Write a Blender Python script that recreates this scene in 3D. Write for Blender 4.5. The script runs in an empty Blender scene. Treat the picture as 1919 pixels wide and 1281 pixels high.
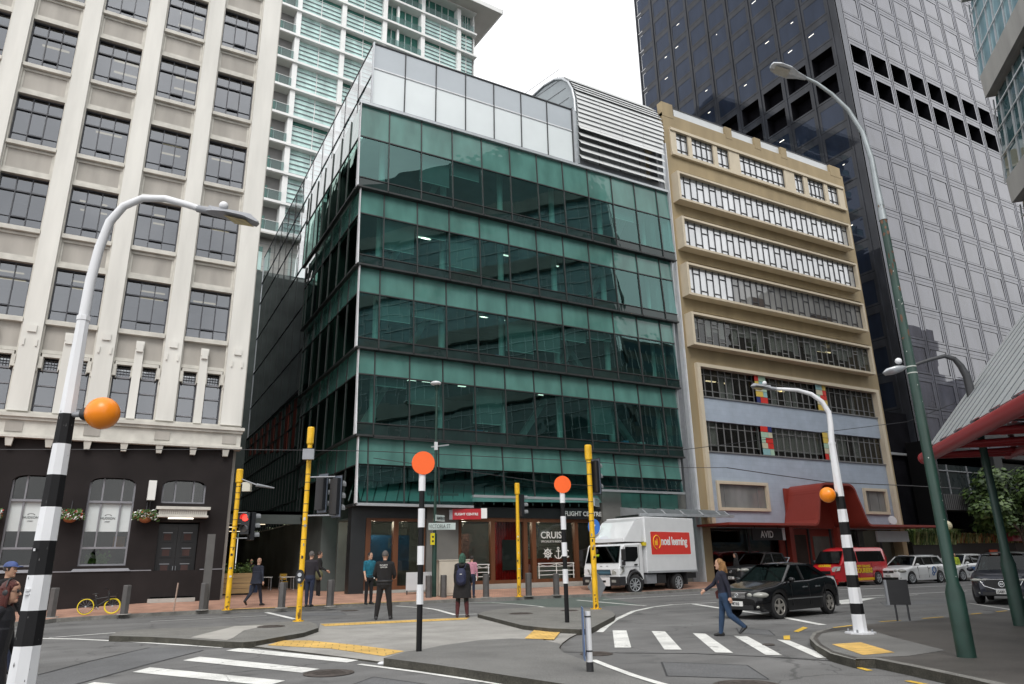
import bpy, math, random
from mathutils import Vector, Matrix
from math import sin, cos, pi, radians, sqrt
rnd = random.Random(7)
S = bpy.context.scene
COL = S.collection

# ---------------------------------------------------------------- camera model (also used to survey positions on the ground)
F, VZ, PP, H, AZ = 1335., (879., -3644.), (959.5, 640.5), 1.62, radians(60.8)
UPc = Vector((VZ[0]-PP[0], VZ[1]-PP[1], F)).normalized()
hd = (Vector((0, 0, 1)) - UPc*UPc.z).normalized()
rt = hd.cross(UPc).normalized()
if rt.x < 0: rt = -rt
XWc = sin(AZ)*rt + cos(AZ)*hd
YWc = -cos(AZ)*rt + sin(AZ)*hd
def ray(px, py):
    r = Vector((px-PP[0], py-PP[1], F)); return Vector((r.dot(XWc), r.dot(YWc), r.dot(UPc)))
def g(px, py, z=0.):
    r = ray(px, py); t = (z-H)/r.z; return Vector((r.x*t, r.y*t, z))
def fy(px, py, Y):
    r = ray(px, py); t = Y/r.y; return Vector((r.x*t, Y, H+r.z*t))
def fx(px, py, X):
    r = ray(px, py); t = X/r.x; return Vector((X, r.y*t, H+r.z*t))
def pr(x, y, z):
    v = XWc*x+YWc*y+UPc*(z-H); return (PP[0]+F*v.x/v.z, PP[1]+F*v.y/v.z)
cam = bpy.data.cameras.new('camera'); co = bpy.data.objects.new('camera', cam); COL.objects.link(co)
m = Matrix(((XWc.x, -XWc.y, -XWc.z, 0), (YWc.x, -YWc.y, -YWc.z, 0), (UPc.x, -UPc.y, -UPc.z, H), (0, 0, 0, 1)))
co.matrix_world = m
cam.sensor_width = 36; cam.lens = F/1919*36; cam.clip_start = .1; cam.clip_end = 2000
S.camera = co
S.view_settings.view_transform = 'Standard'; S.view_settings.look = 'None'
S.view_settings.exposure = .36; S.view_settings.gamma = 1
S.cycles.max_bounces = 7; S.cycles.glossy_bounces = 4; S.cycles.transparent_max_bounces = 12
S.cycles.diffuse_bounces = 3; S.cycles.transmission_bounces = 3; S.cycles.caustics_reflective = False; S.cycles.caustics_refractive = False
try: S.cycles.use_denoising = True
except Exception: pass

# ---------------------------------------------------------------- materials
MATS = {}
def M(name, col, rough=.6, var=.08, scale=2., bump=0., metal=0., spec=.5, emit=None, detail=4, stretch=(1, 1, 1), coat=0.):
    if name in MATS: return MATS[name]
    mt = bpy.data.materials.new(name); mt.use_nodes = True; nt = mt.node_tree; N = nt.nodes; L = nt.links
    b = N['Principled BSDF']; b.inputs['Roughness'].default_value = rough; b.inputs['Metallic'].default_value = metal
    b.inputs['Specular IOR Level'].default_value = spec; b.inputs['Coat Weight'].default_value = coat
    tc = N.new('ShaderNodeTexCoord'); mp = N.new('ShaderNodeMapping'); mp.inputs['Scale'].default_value = stretch
    L.new(tc.outputs['Object'], mp.inputs['Vector'])
    nz = N.new('ShaderNodeTexNoise'); nz.inputs['Scale'].default_value = scale; nz.inputs['Detail'].default_value = detail
    L.new(mp.outputs['Vector'], nz.inputs['Vector'])
    rp = N.new('ShaderNodeValToRGB'); rp.color_ramp.elements[0].position = .3; rp.color_ramp.elements[1].position = .7
    c = col
    rp.color_ramp.elements[0].color = (c[0]*(1-var), c[1]*(1-var), c[2]*(1-var), 1)
    rp.color_ramp.elements[1].color = (min(1, c[0]*(1+var)), min(1, c[1]*(1+var)), min(1, c[2]*(1+var)), 1)
    L.new(nz.outputs['Fac'], rp.inputs['Fac']); L.new(rp.outputs['Color'], b.inputs['Base Color'])
    if bump:
        n2 = N.new('ShaderNodeTexNoise'); n2.inputs['Scale'].default_value = scale*12; n2.inputs['Detail'].default_value = 3
        L.new(mp.outputs['Vector'], n2.inputs['Vector'])
        bp = N.new('ShaderNodeBump'); bp.inputs['Strength'].default_value = bump; bp.inputs['Distance'].default_value = .02
        L.new(n2.outputs['Fac'], bp.inputs['Height']); L.new(bp.outputs['Normal'], b.inputs['Normal'])
    if emit:
        b.inputs['Emission Color'].default_value = (*emit[:3], 1); b.inputs['Emission Strength'].default_value = emit[3]
    MATS[name] = mt; return mt
def glassmat(name, tint, ior=1.5, rough=.0, wob=.0, opaque=None, refl=(1, 1, 1), wscale=1.5):
    """tinted architectural glass: see-through colour (or an opaque body colour) under a mirror layer weighted by Fresnel"""
    mt = bpy.data.materials.new(name); mt.use_nodes = True; nt = mt.node_tree; N = nt.nodes; L = nt.links
    N.remove(N['Principled BSDF']); out = N['Material Output']
    lw = N.new('ShaderNodeLayerWeight'); lw.inputs['Blend'].default_value = .5      # Schlick, the same from both sides of a pane
    pw_ = N.new('ShaderNodeMath'); pw_.operation = 'POWER'; pw_.inputs[1].default_value = 5; L.new(lw.outputs['Facing'], pw_.inputs[0])
    f0 = ((ior-1)/(ior+1))**2
    fr = N.new('ShaderNodeMath'); fr.operation = 'MULTIPLY_ADD'; fr.inputs[1].default_value = 1-f0; fr.inputs[2].default_value = f0; L.new(pw_.outputs[0], fr.inputs[0])
    gl = N.new('ShaderNodeBsdfGlossy'); gl.inputs['Roughness'].default_value = rough; gl.inputs['Color'].default_value = (*refl, 1)
    tc = N.new('ShaderNodeTexCoord')
    if opaque is None:
        tr = N.new('ShaderNodeBsdfTransparent'); tr.inputs['Color'].default_value = (*tint, 1)
    else:
        tr = N.new('ShaderNodeBsdfDiffuse')
        nz = N.new('ShaderNodeTexNoise'); nz.inputs['Scale'].default_value = .9; nz.inputs['Detail'].default_value = 3
        mp = N.new('ShaderNodeMapping'); mp.inputs['Scale'].default_value = (1, 1, .35)
        L.new(tc.outputs['Object'], mp.inputs['Vector']); L.new(mp.outputs['Vector'], nz.inputs['Vector'])
        rp = N.new('ShaderNodeValToRGB'); a = opaque
        rp.color_ramp.elements[0].position = .3; rp.color_ramp.elements[1].position = .72
        rp.color_ramp.elements[0].color = (a[0]*.75, a[1]*.75, a[2]*.75, 1); rp.color_ramp.elements[1].color = (a[0]*1.3, a[1]*1.3, a[2]*1.3, 1)
        L.new(nz.outputs['Fac'], rp.inputs['Fac']); L.new(rp.outputs['Color'], tr.inputs['Color'])
    mx = N.new('ShaderNodeMixShader'); L.new(fr.outputs[0], mx.inputs[0]); L.new(tr.outputs[0], mx.inputs[1]); L.new(gl.outputs[0], mx.inputs[2])
    if wob:
        n2 = N.new('ShaderNodeTexNoise'); n2.inputs['Scale'].default_value = wscale; n2.inputs['Detail'].default_value = 1
        L.new(tc.outputs['Object'], n2.inputs['Vector'])
        bp = N.new('ShaderNodeBump'); bp.inputs['Strength'].default_value = wob; bp.inputs['Distance'].default_value = .05
        L.new(n2.outputs['Fac'], bp.inputs['Height']); L.new(bp.outputs['Normal'], gl.inputs['Normal']); L.new(bp.outputs['Normal'], lw.inputs['Normal'])
    L.new(mx.outputs[0], out.inputs['Surface']); MATS[name] = mt; return mt

white_paint = M('white_paint', (.70, .71, .73), .45, .10, 3, detail=7, stretch=(1, 1, .35))
black_paint = M('black_paint', (.010, .010, .011), .55, .15, 3, spec=.2)
grey_metal = M('grey_metal', (.28, .29, .31), .45, .08, 4, metal=.3)
dark_metal = M('dark_metal', (.035, .036, .04), .45, .15, 4)
mullion = M('mullion_bronze', (.05, .052, .052), .4, .1, 4, metal=.4)
alu = M('aluminium', (.5, .52, .54), .35, .06, 3, metal=.5)
yellow_paint = M('yellow_paint', (.80, .46, .012), .42, .2, 5, detail=8, stretch=(1, 1, .5))
orange_disc = M('orange_reflector', (.95, .13, .012), .35, .03, 3)
rubber = M('rubber', (.016, .016, .017), .75, .2, 8)
black_plastic = M('black_plastic', (.02, .02, .022), .5, .15, 5)

# ---------------------------------------------------------------- mesh builder
ORG = {}
def each(name, parent, boxes, mat):
    for q in boxes: b_ = MB(); b_.box(*q, mat); b_.build(name, parent)
class MB:
    def __init__(s): s.v = []; s.f = []; s.m = []; s.sm = []; s.mats = []; s.X = None
    def mi(s, mat):
        if mat not in s.mats: s.mats.append(mat)
        return s.mats.index(mat)
    def add(s, vs, fs, mat, smooth=False):
        o = len(s.v); i = s.mi(mat); used = sorted({k for f in fs for k in f})
        if len(used) < len(vs): mp_ = {k: j for j, k in enumerate(used)}; vs = [vs[k] for k in used]; fs = [[mp_[k] for k in f] for f in fs]
        for p in vs:
            p = Vector(p); s.v.append(s.X @ p if s.X is not None else p)
        for f in fs: s.f.append([o+k for k in f]); s.m.append(i); s.sm.append(smooth)
        return s
    def box(s, x0, x1, y0, y1, z0, z1, mat):
        return s.add([(x0, y0, z0), (x1, y0, z0), (x1, y1, z0), (x0, y1, z0), (x0, y0, z1), (x1, y0, z1), (x1, y1, z1), (x0, y1, z1)],
                     [(0, 3, 2, 1), (4, 5, 6, 7), (0, 1, 5, 4), (1, 2, 6, 5), (2, 3, 7, 6), (3, 0, 4, 7)], mat)
    def quad(s, a, b, c, d, mat): return s.add([a, b, c, d], [(0, 1, 2, 3)], mat)
    def tube(s, pts, r, mat, n=10, caps=True, smooth=True, flat=1.):
        pts = [Vector(p) for p in pts]; k = len(pts); rs = r if isinstance(r, (list, tuple)) else [r]*k
        vs = []; fs = []; ref = None
        for i, p in enumerate(pts):
            d = (pts[min(i+1, k-1)]-pts[max(i-1, 0)])
            if d.length < 1e-9: d = Vector((0, 0, 1))
            d.normalize()
            if ref is None:
                ref = Vector((1, 0, 0)) if abs(d.x) < .9 else Vector((0, 1, 0))
            u = (ref - d*ref.dot(d)).normalized(); w = d.cross(u); ref = u
            for j in range(n):
                a = 2*pi*(j+.5)/n; vs.append(p+u*cos(a)*rs[i]+w*sin(a)*rs[i]*flat)
        for i in range(k-1):
            for j in range(n): fs.append((i*n+j, i*n+(j+1) % n, (i+1)*n+(j+1) % n, (i+1)*n+j))
        s.add(vs, fs, mat, smooth)
        if caps:
            s.add([vs[j] for j in range(n)], [tuple(reversed(range(n)))], mat) if s.X is None else s._cap(vs[:n], True, mat)
            s.add([vs[(k-1)*n+j] for j in range(n)], [tuple(range(n))], mat) if s.X is None else s._cap(vs[-n:], False, mat)
        return s
    def _cap(s, vs, rev, mat): s.add(vs, [tuple(reversed(range(len(vs)))) if rev else tuple(range(len(vs)))], mat)
    def beam(s, a, b, w, h, mat, up=(0, 0, 1)):
        a = Vector(a); b = Vector(b); d = (b-a).normalized(); up = Vector(up)
        if abs(d.dot(up)) > .98: up = Vector((1, 0, 0))
        sd = d.cross(up).normalized()*w/2; u = sd.cross(d).normalized()*h/2
        vs = [a-sd-u, a+sd-u, a+sd+u, a-sd+u, b-sd-u, b+sd-u, b+sd+u, b-sd+u]
        return s.add(vs, [(0, 1, 2, 3), (7, 6, 5, 4), (0, 4, 5, 1), (1, 5, 6, 2), (2, 6, 7, 3), (3, 7, 4, 0)], mat)
    def sphere(s, c, r, mat, nu=14, nv=9):
        r = r if isinstance(r, (list, tuple)) else (r, r, r); vs = [(c[0], c[1], c[2]-r[2])]; fs = []
        for i in range(1, nv):
            t = -pi/2+pi*i/nv
            for j in range(nu):
                a = 2*pi*j/nu; vs.append((c[0]+r[0]*cos(t)*cos(a), c[1]+r[1]*cos(t)*sin(a), c[2]+r[2]*sin(t)))
        vs.append((c[0], c[1], c[2]+r[2])); e = len(vs)-1
        for j in range(nu):
            fs.append((0, 1+(j+1) % nu, 1+j)); fs.append((e, 1+(nv-2)*nu+j, 1+(nv-2)*nu+(j+1) % nu))
            for i in range(nv-2):
                a = 1+i*nu+j; b = 1+i*nu+(j+1) % nu; fs.append((a, b, b+nu, a+nu))
        return s.add(vs, fs, mat, True)
    def prism(s, pts, d, mat, smooth=False):
        """polygon pts (3d) swept by vector d"""
        pts = [Vector(p) for p in pts]; d = Vector(d); n = len(pts)
        vs = pts+[p+d for p in pts]
        fs = [tuple(range(n)), tuple(reversed(range(n, 2*n)))]+[(i, i+n, (i+1) % n+n, (i+1) % n) for i in range(n)]
        return s.add(vs, fs, mat, smooth)
    def disc(s, c, ax, r, mat, n=24, th=.01):
        c = Vector(c); ax = Vector(ax).normalized(); u = ax.orthogonal().normalized(); w = ax.cross(u)
        return s.prism([c+u*cos(2*pi*i/n)*r+w*sin(2*pi*i/n)*r for i in range(n)], ax*th, mat)
    def ring(s, c, ax, R, r, mat, n=24, k=6):
        c = Vector(c); ax = Vector(ax).normalized(); u = ax.orthogonal().normalized(); w = ax.cross(u); vs = []; fs = []
        for i in range(n):
            a = 2*pi*i/n; d = u*cos(a)+w*sin(a)
            for j in range(k):
                b = 2*pi*j/k; vs.append(c+d*(R+r*cos(b))+ax*r*sin(b))
        for i in range(n):
            for j in range(k): fs.append((i*k+j, i*k+(j+1) % k, ((i+1) % n)*k+(j+1) % k, ((i+1) % n)*k+j))
        return s.add(vs, fs, mat, True)
    def mesh(s, name, o=Vector((0, 0, 0))):
        me = bpy.data.meshes.new(name); me.from_pydata([tuple(p-o) for p in s.v], [], s.f)
        for mt in s.mats: me.materials.append(mt)
        me.polygons.foreach_set('material_index', s.m); me.polygons.foreach_set('use_smooth', s.sm)
        me.update(); return me
    def build(s, name, parent=None, **kw):
        o = ORG.get(parent.name, Vector((0, 0, 0))) if parent is not None else Vector((0, 0, 0))
        ob = bpy.data.objects.new(name, s.mesh(name, o)); COL.objects.link(ob)
        if parent is not None: ob.parent = parent; ORG[ob.name] = o
        if kw: tag(ob, **kw)
        return ob
def tag(o, label=None, cat=None, group=None, kind=None):
    if label: o['label'] = label
    if cat: o['category'] = cat
    if group: o['group'] = group
    if kind: o['kind'] = kind
    return o
def thing(name, loc, label, cat, group=None, rz=0, local=False):
    o = bpy.data.objects.new(name, None); COL.objects.link(o); o.location = loc; o.rotation_euler = (0, 0, rz); o.empty_display_size = .3
    ORG[o.name] = Vector((0, 0, 0)) if local or rz else Vector(loc)
    return tag(o, label, cat, group)
def dup(o, parent=None, loc=None, rz=None, **kw):
    c = o.copy(); COL.objects.link(c)
    if parent is not None: c.parent = parent
    if loc is not None: c.location = loc
    if rz is not None: c.rotation_euler = (0, 0, rz)
    for ch in list(o.children): dup(ch, c)
    if kw: tag(c, **kw)
    return c
def text(body, size, mat, origin, xdir, parent, name='lettering', ext=.004, align='LEFT', zdir=(0, 0, 1), sx=1., bold=0., space=1.):
    cu = bpy.data.curves.new('t', 'FONT'); cu.body = body; cu.size = size; cu.extrude = ext; cu.align_x = align; cu.offset = bold; cu.resolution_u = 3; cu.space_character = space
    to = bpy.data.objects.new('t', cu); COL.objects.link(to)
    dg = bpy.context.evaluated_depsgraph_get(); me = bpy.data.meshes.new_from_object(to.evaluated_get(dg))
    bpy.data.objects.remove(to); bpy.data.curves.remove(cu)
    xd = Vector(xdir).normalized()*sx; zd = Vector(zdir).normalized(); nd = xd.cross(zd).normalized()
    o = Vector(origin) - (ORG.get(parent.name, Vector((0, 0, 0))) if parent is not None else Vector((0, 0, 0)))
    for v in me.vertices: v.co = o+xd*v.co.x+zd*v.co.y+nd*v.co.z
    me.name = name; me.materials.clear(); me.materials.append(mat)
    ob = bpy.data.objects.new(name, me); COL.objects.link(ob)
    if parent is not None: ob.parent = parent
    return ob
def lerp(a, b, t): return a+(b-a)*t
# ---------------------------------------------------------------- sky and light
W = bpy.data.worlds.new('World'); S.world = W; W.use_nodes = True; nt = W.node_tree; N = nt.nodes; L = nt.links
bg = N['Background']; sky = N.new('ShaderNodeTexSky'); sky.sky_type = 'NISHITA'; sky.sun_disc = False
SE, SR = radians(50), radians(200)
sky.sun_elevation = SE; sky.sun_rotation = SR; sky.dust_density = 4; sky.air_density = 1.5
hs = N.new('ShaderNodeHueSaturation'); hs.inputs['Saturation'].default_value = .1; hs.inputs['Value'].default_value = 1.0
L.new(sky.outputs[0], hs.inputs['Color'])
# overcast: cloud deck, an almost even pale grey with soft darker patches
tc = N.new('ShaderNodeTexCoord'); nz = N.new('ShaderNodeTexNoise'); nz.inputs['Scale'].default_value = 2.2; nz.inputs['Detail'].default_value = 4
L.new(tc.outputs['Generated'], nz.inputs['Vector'])
rp = N.new('ShaderNodeValToRGB'); rp.color_ramp.elements[0].position = .36; rp.color_ramp.elements[1].position = .62
rp.color_ramp.elements[0].color = (6.3, 6.45, 6.75, 1); rp.color_ramp.elements[1].color = (12.2, 12.2, 12.3, 1)
L.new(nz.outputs['Fac'], rp.inputs['Fac'])
mx = N.new('ShaderNodeMixRGB'); mx.inputs[0].default_value = .88
L.new(hs.outputs[0], mx.inputs[1]); L.new(rp.outputs[0], mx.inputs[2]); L.new(mx.outputs[0], bg.inputs['Color'])
bg.inputs['Strength'].default_value = .12
sl = bpy.data.lights.new('sun', 'SUN'); sl.energy = 1.25; sl.angle = radians(25); sl.color = (1, .97, .92)
so = bpy.data.objects.new('sun', sl); COL.objects.link(so)
# Nishita: rotation measured clockwise from +Y
sd = Vector((sin(SR)*cos(SE), cos(SR)*cos(SE), sin(SE))); so.rotation_euler = sd.to_track_quat('Z', 'Y').to_euler()

# ---------------------------------------------------------------- ground materials
def groundmat(name, col, patch=.25, grain=.35, scale=.35, rough=.85, wet=0, crack=False):
    mt = bpy.data.materials.new(name); mt.use_nodes = True; nt = mt.node_tree; N = nt.nodes; L = nt.links; b = N['Principled BSDF']
    tc = N.new('ShaderNodeTexCoord')
    a = N.new('ShaderNodeTexNoise'); a.inputs['Scale'].default_value = scale; a.inputs['Detail'].default_value = 6; a.inputs['Roughness'].default_value = .65
    c = N.new('ShaderNodeTexNoise'); c.inputs['Scale'].default_value = 60; c.inputs['Detail'].default_value = 2
    L.new(tc.outputs['Object'], a.inputs['Vector']); L.new(tc.outputs['Object'], c.inputs['Vector'])
    r1 = N.new('ShaderNodeMapRange'); r1.inputs[1].default_value = .3; r1.inputs[2].default_value = .7; r1.inputs[3].default_value = 1-patch; r1.inputs[4].default_value = 1+patch
    r2 = N.new('ShaderNodeMapRange'); r2.inputs[1].default_value = .3; r2.inputs[2].default_value = .7; r2.inputs[3].default_value = 1-grain; r2.inputs[4].default_value = 1+grain
    L.new(a.outputs['Fac'], r1.inputs[0]); L.new(c.outputs['Fac'], r2.inputs[0])
    mu = N.new('ShaderNodeMath'); mu.operation = 'MULTIPLY'; L.new(r1.outputs[0], mu.inputs[0]); L.new(r2.outputs[0], mu.inputs[1])
    gv = N.new('ShaderNodeTexVoronoi'); gv.inputs['Scale'].default_value = 2.6; gv.inputs['Randomness'].default_value = 1; L.new(tc.outputs['Object'], gv.inputs['Vector'])     # trodden-in gum and drips
    gm_ = N.new('ShaderNodeMapRange'); gm_.inputs[1].default_value = .035; gm_.inputs[2].default_value = .06; gm_.inputs[3].default_value = .72; gm_.inputs[4].default_value = 1; L.new(gv.outputs['Distance'], gm_.inputs[0])
    m2 = N.new('ShaderNodeMath'); m2.operation = 'MULTIPLY'; L.new(mu.outputs[0], m2.inputs[0]); L.new(gm_.outputs[0], m2.inputs[1]); mu = m2
    if crack:
        def mr_(src, a_, b_, c_, d_):
            q = N.new('ShaderNodeMapRange'); q.inputs[1].default_value = a_; q.inputs[2].default_value = b_; q.inputs[3].default_value = c_; q.inputs[4].default_value = d_; L.new(src, q.inputs[0]); return q.outputs[0]
        def nn(sc, det, st=(1, 1, 1)):
            mp = N.new('ShaderNodeMapping'); mp.inputs['Scale'].default_value = st; q = N.new('ShaderNodeTexNoise'); q.inputs['Scale'].default_value = sc; q.inputs['Detail'].default_value = det; L.new(tc.outputs['Object'], mp.inputs[0]); L.new(mp.outputs[0], q.inputs['Vector']); return q
        def mul(x, y):
            q = N.new('ShaderNodeMath'); q.operation = 'MULTIPLY'; L.new(x, q.inputs[0]); L.new(y, q.inputs[1]); return q
        v = N.new('ShaderNodeTexVoronoi'); v.feature = 'DISTANCE_TO_EDGE'; v.inputs['Scale'].default_value = .33
        ds = nn(1.1, 4); av = N.new('ShaderNodeVectorMath'); av.operation = 'MULTIPLY_ADD'; av.inputs[1].default_value = (1.3, 1.3, 0); L.new(ds.outputs['Color'], av.inputs[0]); L.new(tc.outputs['Object'], av.inputs[2]); L.new(av.outputs[0], v.inputs['Vector'])
        ck = mr_(v.outputs['Distance'], .002, .009, .62, 1.)
        st = mr_(nn(1.1, 4).outputs['Fac'], .58, .72, 1., .66)
        tw = mr_(nn(1., 4, (.05, .9, 1)).outputs['Fac'], .35, .65, .86, 1.12)
        mu = mul(mul(mul(mu.outputs[0], ck).outputs[0], st).outputs[0], tw)
    vm = N.new('ShaderNodeVectorMath'); vm.operation = 'SCALE'; vm.inputs[0].default_value = col; L.new(mu.outputs[0], vm.inputs['Scale'])
    L.new(vm.outputs[0], b.inputs['Base Color']); b.inputs['Roughness'].default_value = rough; b.inputs['Specular IOR Level'].default_value = .35
    bp = N.new('ShaderNodeBump'); bp.inputs['Strength'].default_value = .35; bp.inputs['Distance'].default_value = .01
    L.new(c.outputs['Fac'], bp.inputs['Height']); L.new(bp.outputs['Normal'], b.inputs['Normal']); MATS[name] = mt; return mt
asphalt = groundmat('asphalt', (.152, .151, .149), .22, .35, crack=True)
asphalt2 = groundmat('asphalt_patch', (.136, .138, .141))
tar = groundmat('tar_seam', (.055, .055, .057), .1, .3)
islandtop = groundmat('island_chip_seal', (.185, .181, .168), .18, .55, 1.1)
rampseal = groundmat('walkway_seal', (.172, .170, .163), .2, .3, .7)
conc = groundmat('concrete_walk', (.32, .31, .29), .22, .2, .8)
concpale = groundmat('concrete_pale', (.40, .385, .355), .12, .15, 1.2)
kerbm = groundmat('kerb_stone', (.20, .195, .18), .35, .35, 2.)
kerbdark = groundmat('kerb_face', (.055, .052, .042), .4, .4, 3.)
wetpath = groundmat('footpath_seal', (.088, .082, .075), .35, .25, .6, rough=.55)
roadwhite = groundmat('road_white', (.72, .72, .69), .16, .16, 2.2, crack=True)
roadyellow = groundmat('road_yellow', (.70, .45, .06), .2, .2, 2.)
greenish = groundmat('cycle_green', (.105, .128, .115), .1, .3)
def brickmat(name, c1, c2, mort, sx, sy, rot=0., msz=.03, va=.24):
    mt = bpy.data.materials.new(name); mt.use_nodes = True; nt = mt.node_tree; N = nt.nodes; L = nt.links; b = N['Principled BSDF']
    tc = N.new('ShaderNodeTexCoord'); mp = N.new('ShaderNodeMapping'); mp.inputs['Rotation'].default_value = (0, 0, rot)
    L.new(tc.outputs['Object'], mp.inputs['Vector'])
    br = N.new('ShaderNodeTexBrick'); br.inputs['Scale'].default_value = 1; br.inputs['Brick Width'].default_value = sx; br.inputs['Row Height'].default_value = sy
    br.inputs['Mortar Size'].default_value = msz; br.inputs['Color1'].default_value = (*c1, 1); br.inputs['Color2'].default_value = (*c2, 1); br.inputs['Mortar'].default_value = (*mort, 1)
    L.new(mp.outputs['Vector'], br.inputs['Vector'])
    nz = N.new('ShaderNodeTexNoise'); nz.inputs['Scale'].default_value = 1.1; nz.inputs['Detail'].default_value = 5; L.new(tc.outputs['Object'], nz.inputs['Vector'])
    mr = N.new('ShaderNodeMapRange'); mr.inputs[1].default_value = .3; mr.inputs[2].default_value = .7; mr.inputs[3].default_value = 1-va*1.1; mr.inputs[4].default_value = 1+va*.8; L.new(nz.outputs['Fac'], mr.inputs[0])
    vm = N.new('ShaderNodeVectorMath'); vm.operation = 'SCALE'; L.new(br.outputs['Color'], vm.inputs[0]); L.new(mr.outputs[0], vm.inputs['Scale'])
    L.new(vm.outputs[0], b.inputs['Base Color']); b.inputs['Roughness'].default_value = .8; MATS[name] = mt; return mt
brick = brickmat('brick_paving', (.50, .275, .195), (.41, .215, .15), (.26, .19, .15), .24, .12, .5, .012)
tactile = brickmat('tactile_paving', (.72, .46, .13), (.66, .42, .12), (.40, .26, .08), .3, .3, .3, .012)

# ---------------------------------------------------------------- ground and road
b = MB(); b.box(-400, 500, -400, 600, -.4, -.008, asphalt); b.build('ground', kind='structure')
b = MB(); b.box(-60, 140, -20, 40, -.4, 0, asphalt); b.build('road', kind='structure')
def sheet(name, pts, z, mat, th=None, zs=None, kind='structure', side=None):
    """flat polygon surveyed from image points lying at height z; th = solid thickness below it"""
    P = [g(p[0], p[1], zs[i] if zs else z) for i, p in enumerate(pts)]
    b = MB(); n = len(P)
    a = sum(P[i].x*P[(i+1) % n].y-P[(i+1) % n].x*P[i].y for i in range(n))
    if a < 0: P.reverse()
    from mathutils.geometry import tessellate_polygon
    tris = tessellate_polygon([[Vector((p.x, p.y, 0)) for p in P]])
    fs = []
    for t in tris:
        c = (P[t[1]]-P[t[0]]).cross(P[t[2]]-P[t[0]]).z
        fs.append(tuple(t) if c > 0 else (t[0], t[2], t[1]))
    b.add(P, fs, mat)
    if th:
        vs = P+[Vector((p.x, p.y, -.05)) for p in P]
        b.add(vs, [(i, (i+1) % n, (i+1) % n+n, i+n)[::-1] for i in range(n)], side or kerbdark)
    return b.build(name, kind=kind)
def line(name, pts, w, z, mat, b=None):
    """painted line of constant real width along surveyed points"""
    P = [g(x, y, z) for x, y in pts]; own = b is None; b = b or MB(); vs = []
    for i, p in enumerate(P):
        d = (P[min(i+1, len(P)-1)]-P[max(i-1, 0)]).normalized(); n = Vector((-d.y, d.x, 0))*w/2; vs += [p-n, p+n]
    b.add(vs, [(2*i, 2*i+2, 2*i+3, 2*i+1) for i in range(len(P)-1)], mat)
    if own: return b.build(name, kind='structure')
ZK = .13
# far footpath: brick, kerb line surveyed, rising to the building line at Y = 35
kerb_px = [(78, 1162), (106, 1158.5), (230, 1151), (376, 1143.5), (427, 1142), (538, 1138), (640, 1132), (788, 1126), (880, 1121), (1000, 1117), (1111, 1113), (1180, 1110), (1290, 1104)]
K = [g(x, y, ZK) for x, y in kerb_px]
d0 = (K[2]-K[0]).normalized(); K = [K[0]-d0*30]+K+[Vector((34, 31.4, ZK)), Vector((58, 31.0, ZK)), Vector((120, 31.0, ZK))]
def zb(x): return lerp(.15, .37, min(1, max(0, (x+3)/5)))
def zf(x, y):
    for i in range(len(K)-1):
        if K[i].x <= x <= K[i+1].x:
            ky = lerp(K[i].y, K[i+1].y, (x-K[i].x)/(K[i+1].x-K[i].x)); break
    else: ky = 31
    return 0. if y < ky else lerp(ZK, zb(x), min(1, (y-ky)/(35-ky)))
b = MB(); kb = MB()
for i in range(len(K)-1):
    a, c = K[i], K[i+1]; d = (c-a).normalized(); n = Vector((0, .18, 0))
    kb.add([a, c, c+n+Vector((0, 0, .004)), a+n+Vector((0, 0, .004)), Vector((a.x, a.y, -.05)), Vector((c.x, c.y, -.05))], [(0, 1, 2, 3), (4, 5, 1, 0)], kerbm)
    m = 4
    for j in range(m):
        A = lerp(a, c, j/m); B = lerp(a, c, (j+1)/m); A = A+n; B = B+n
        b.add([(A.x, A.y, ZK), (B.x, B.y, ZK), (B.x, 35.3, zb(B.x)), (A.x, 35.3, zb(A.x))], [(0, 1, 2, 3)], brick)
b.build('footpath', kind='structure'); kb.build('kerb', kind='structure')
b = MB(); b.box(4, 12, 35.3, 90, .2, .371, brick); b.build('lane_paving', kind='structure')
# islands
isl = [(205, 1191), (216, 1185), (235, 1181), (300, 1177), (380, 1175), (455, 1171), (530, 1164.5), (575, 1163), (592, 1168), (597, 1176), (570, 1185), (530, 1192), (480, 1201), (455, 1203), (410, 1201), (340, 1196), (280, 1193)]
sheet('traffic_island', isl, .13, islandtop, .13)
sheet('concrete_patch', [(357, 1194), (383, 1187), (440, 1173), (495, 1171), (481, 1176), (457, 1181), (436, 1195), (425, 1199)], .134, concpale)
base = [(462, 1209), (500, 1203), (597, 1181), (600, 1168), (760, 1161), (895, 1155), (1000, 1175), (1092, 1182), (1068, 1194), (1053, 1205), (1048, 1214), (1056, 1224), (1085, 1236), (1110, 1245), (1200, 1278), (1290, 1310), (1400, 1345), (1200, 1345), (1070, 1300), (1000, 1287), (850, 1262), (718, 1240), (600, 1225)]
sheet('crossing_island', base, .03, conc, .03)
bp_ = [(719, 1232.6, .13), (763, 1220, .05), (790, 1217, .045), (827, 1209, .045), (900, 1199, .045), (958, 1196, .045), (1015, 1198, .05), (1050, 1206, .10), (1048, 1214, .13), (1056, 1222, .13), (1085, 1233, .13), (1110, 1242, .13), (1200, 1274, .13), (1290, 1306, .13), (1380, 1336, .13), (1200, 1330, .13), (1075, 1284, .13), (900, 1257.5, .13), (820, 1245.5, .13)]
sheet('island_footway', [p[:2] for p in bp_], 0, rampseal, .1, zs=[p[2] for p in bp_])
isc = [(895, 1150.5), (905, 1146), (930, 1141.5), (1000, 1137), (1060, 1138), (1110, 1139), (1145, 1144), (1153, 1151), (1150, 1155), (1106, 1177.5), (1085, 1179), (1030, 1177), (980, 1171.5)]
sheet('traffic_island', isc, .13, islandtop, .13)
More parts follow.
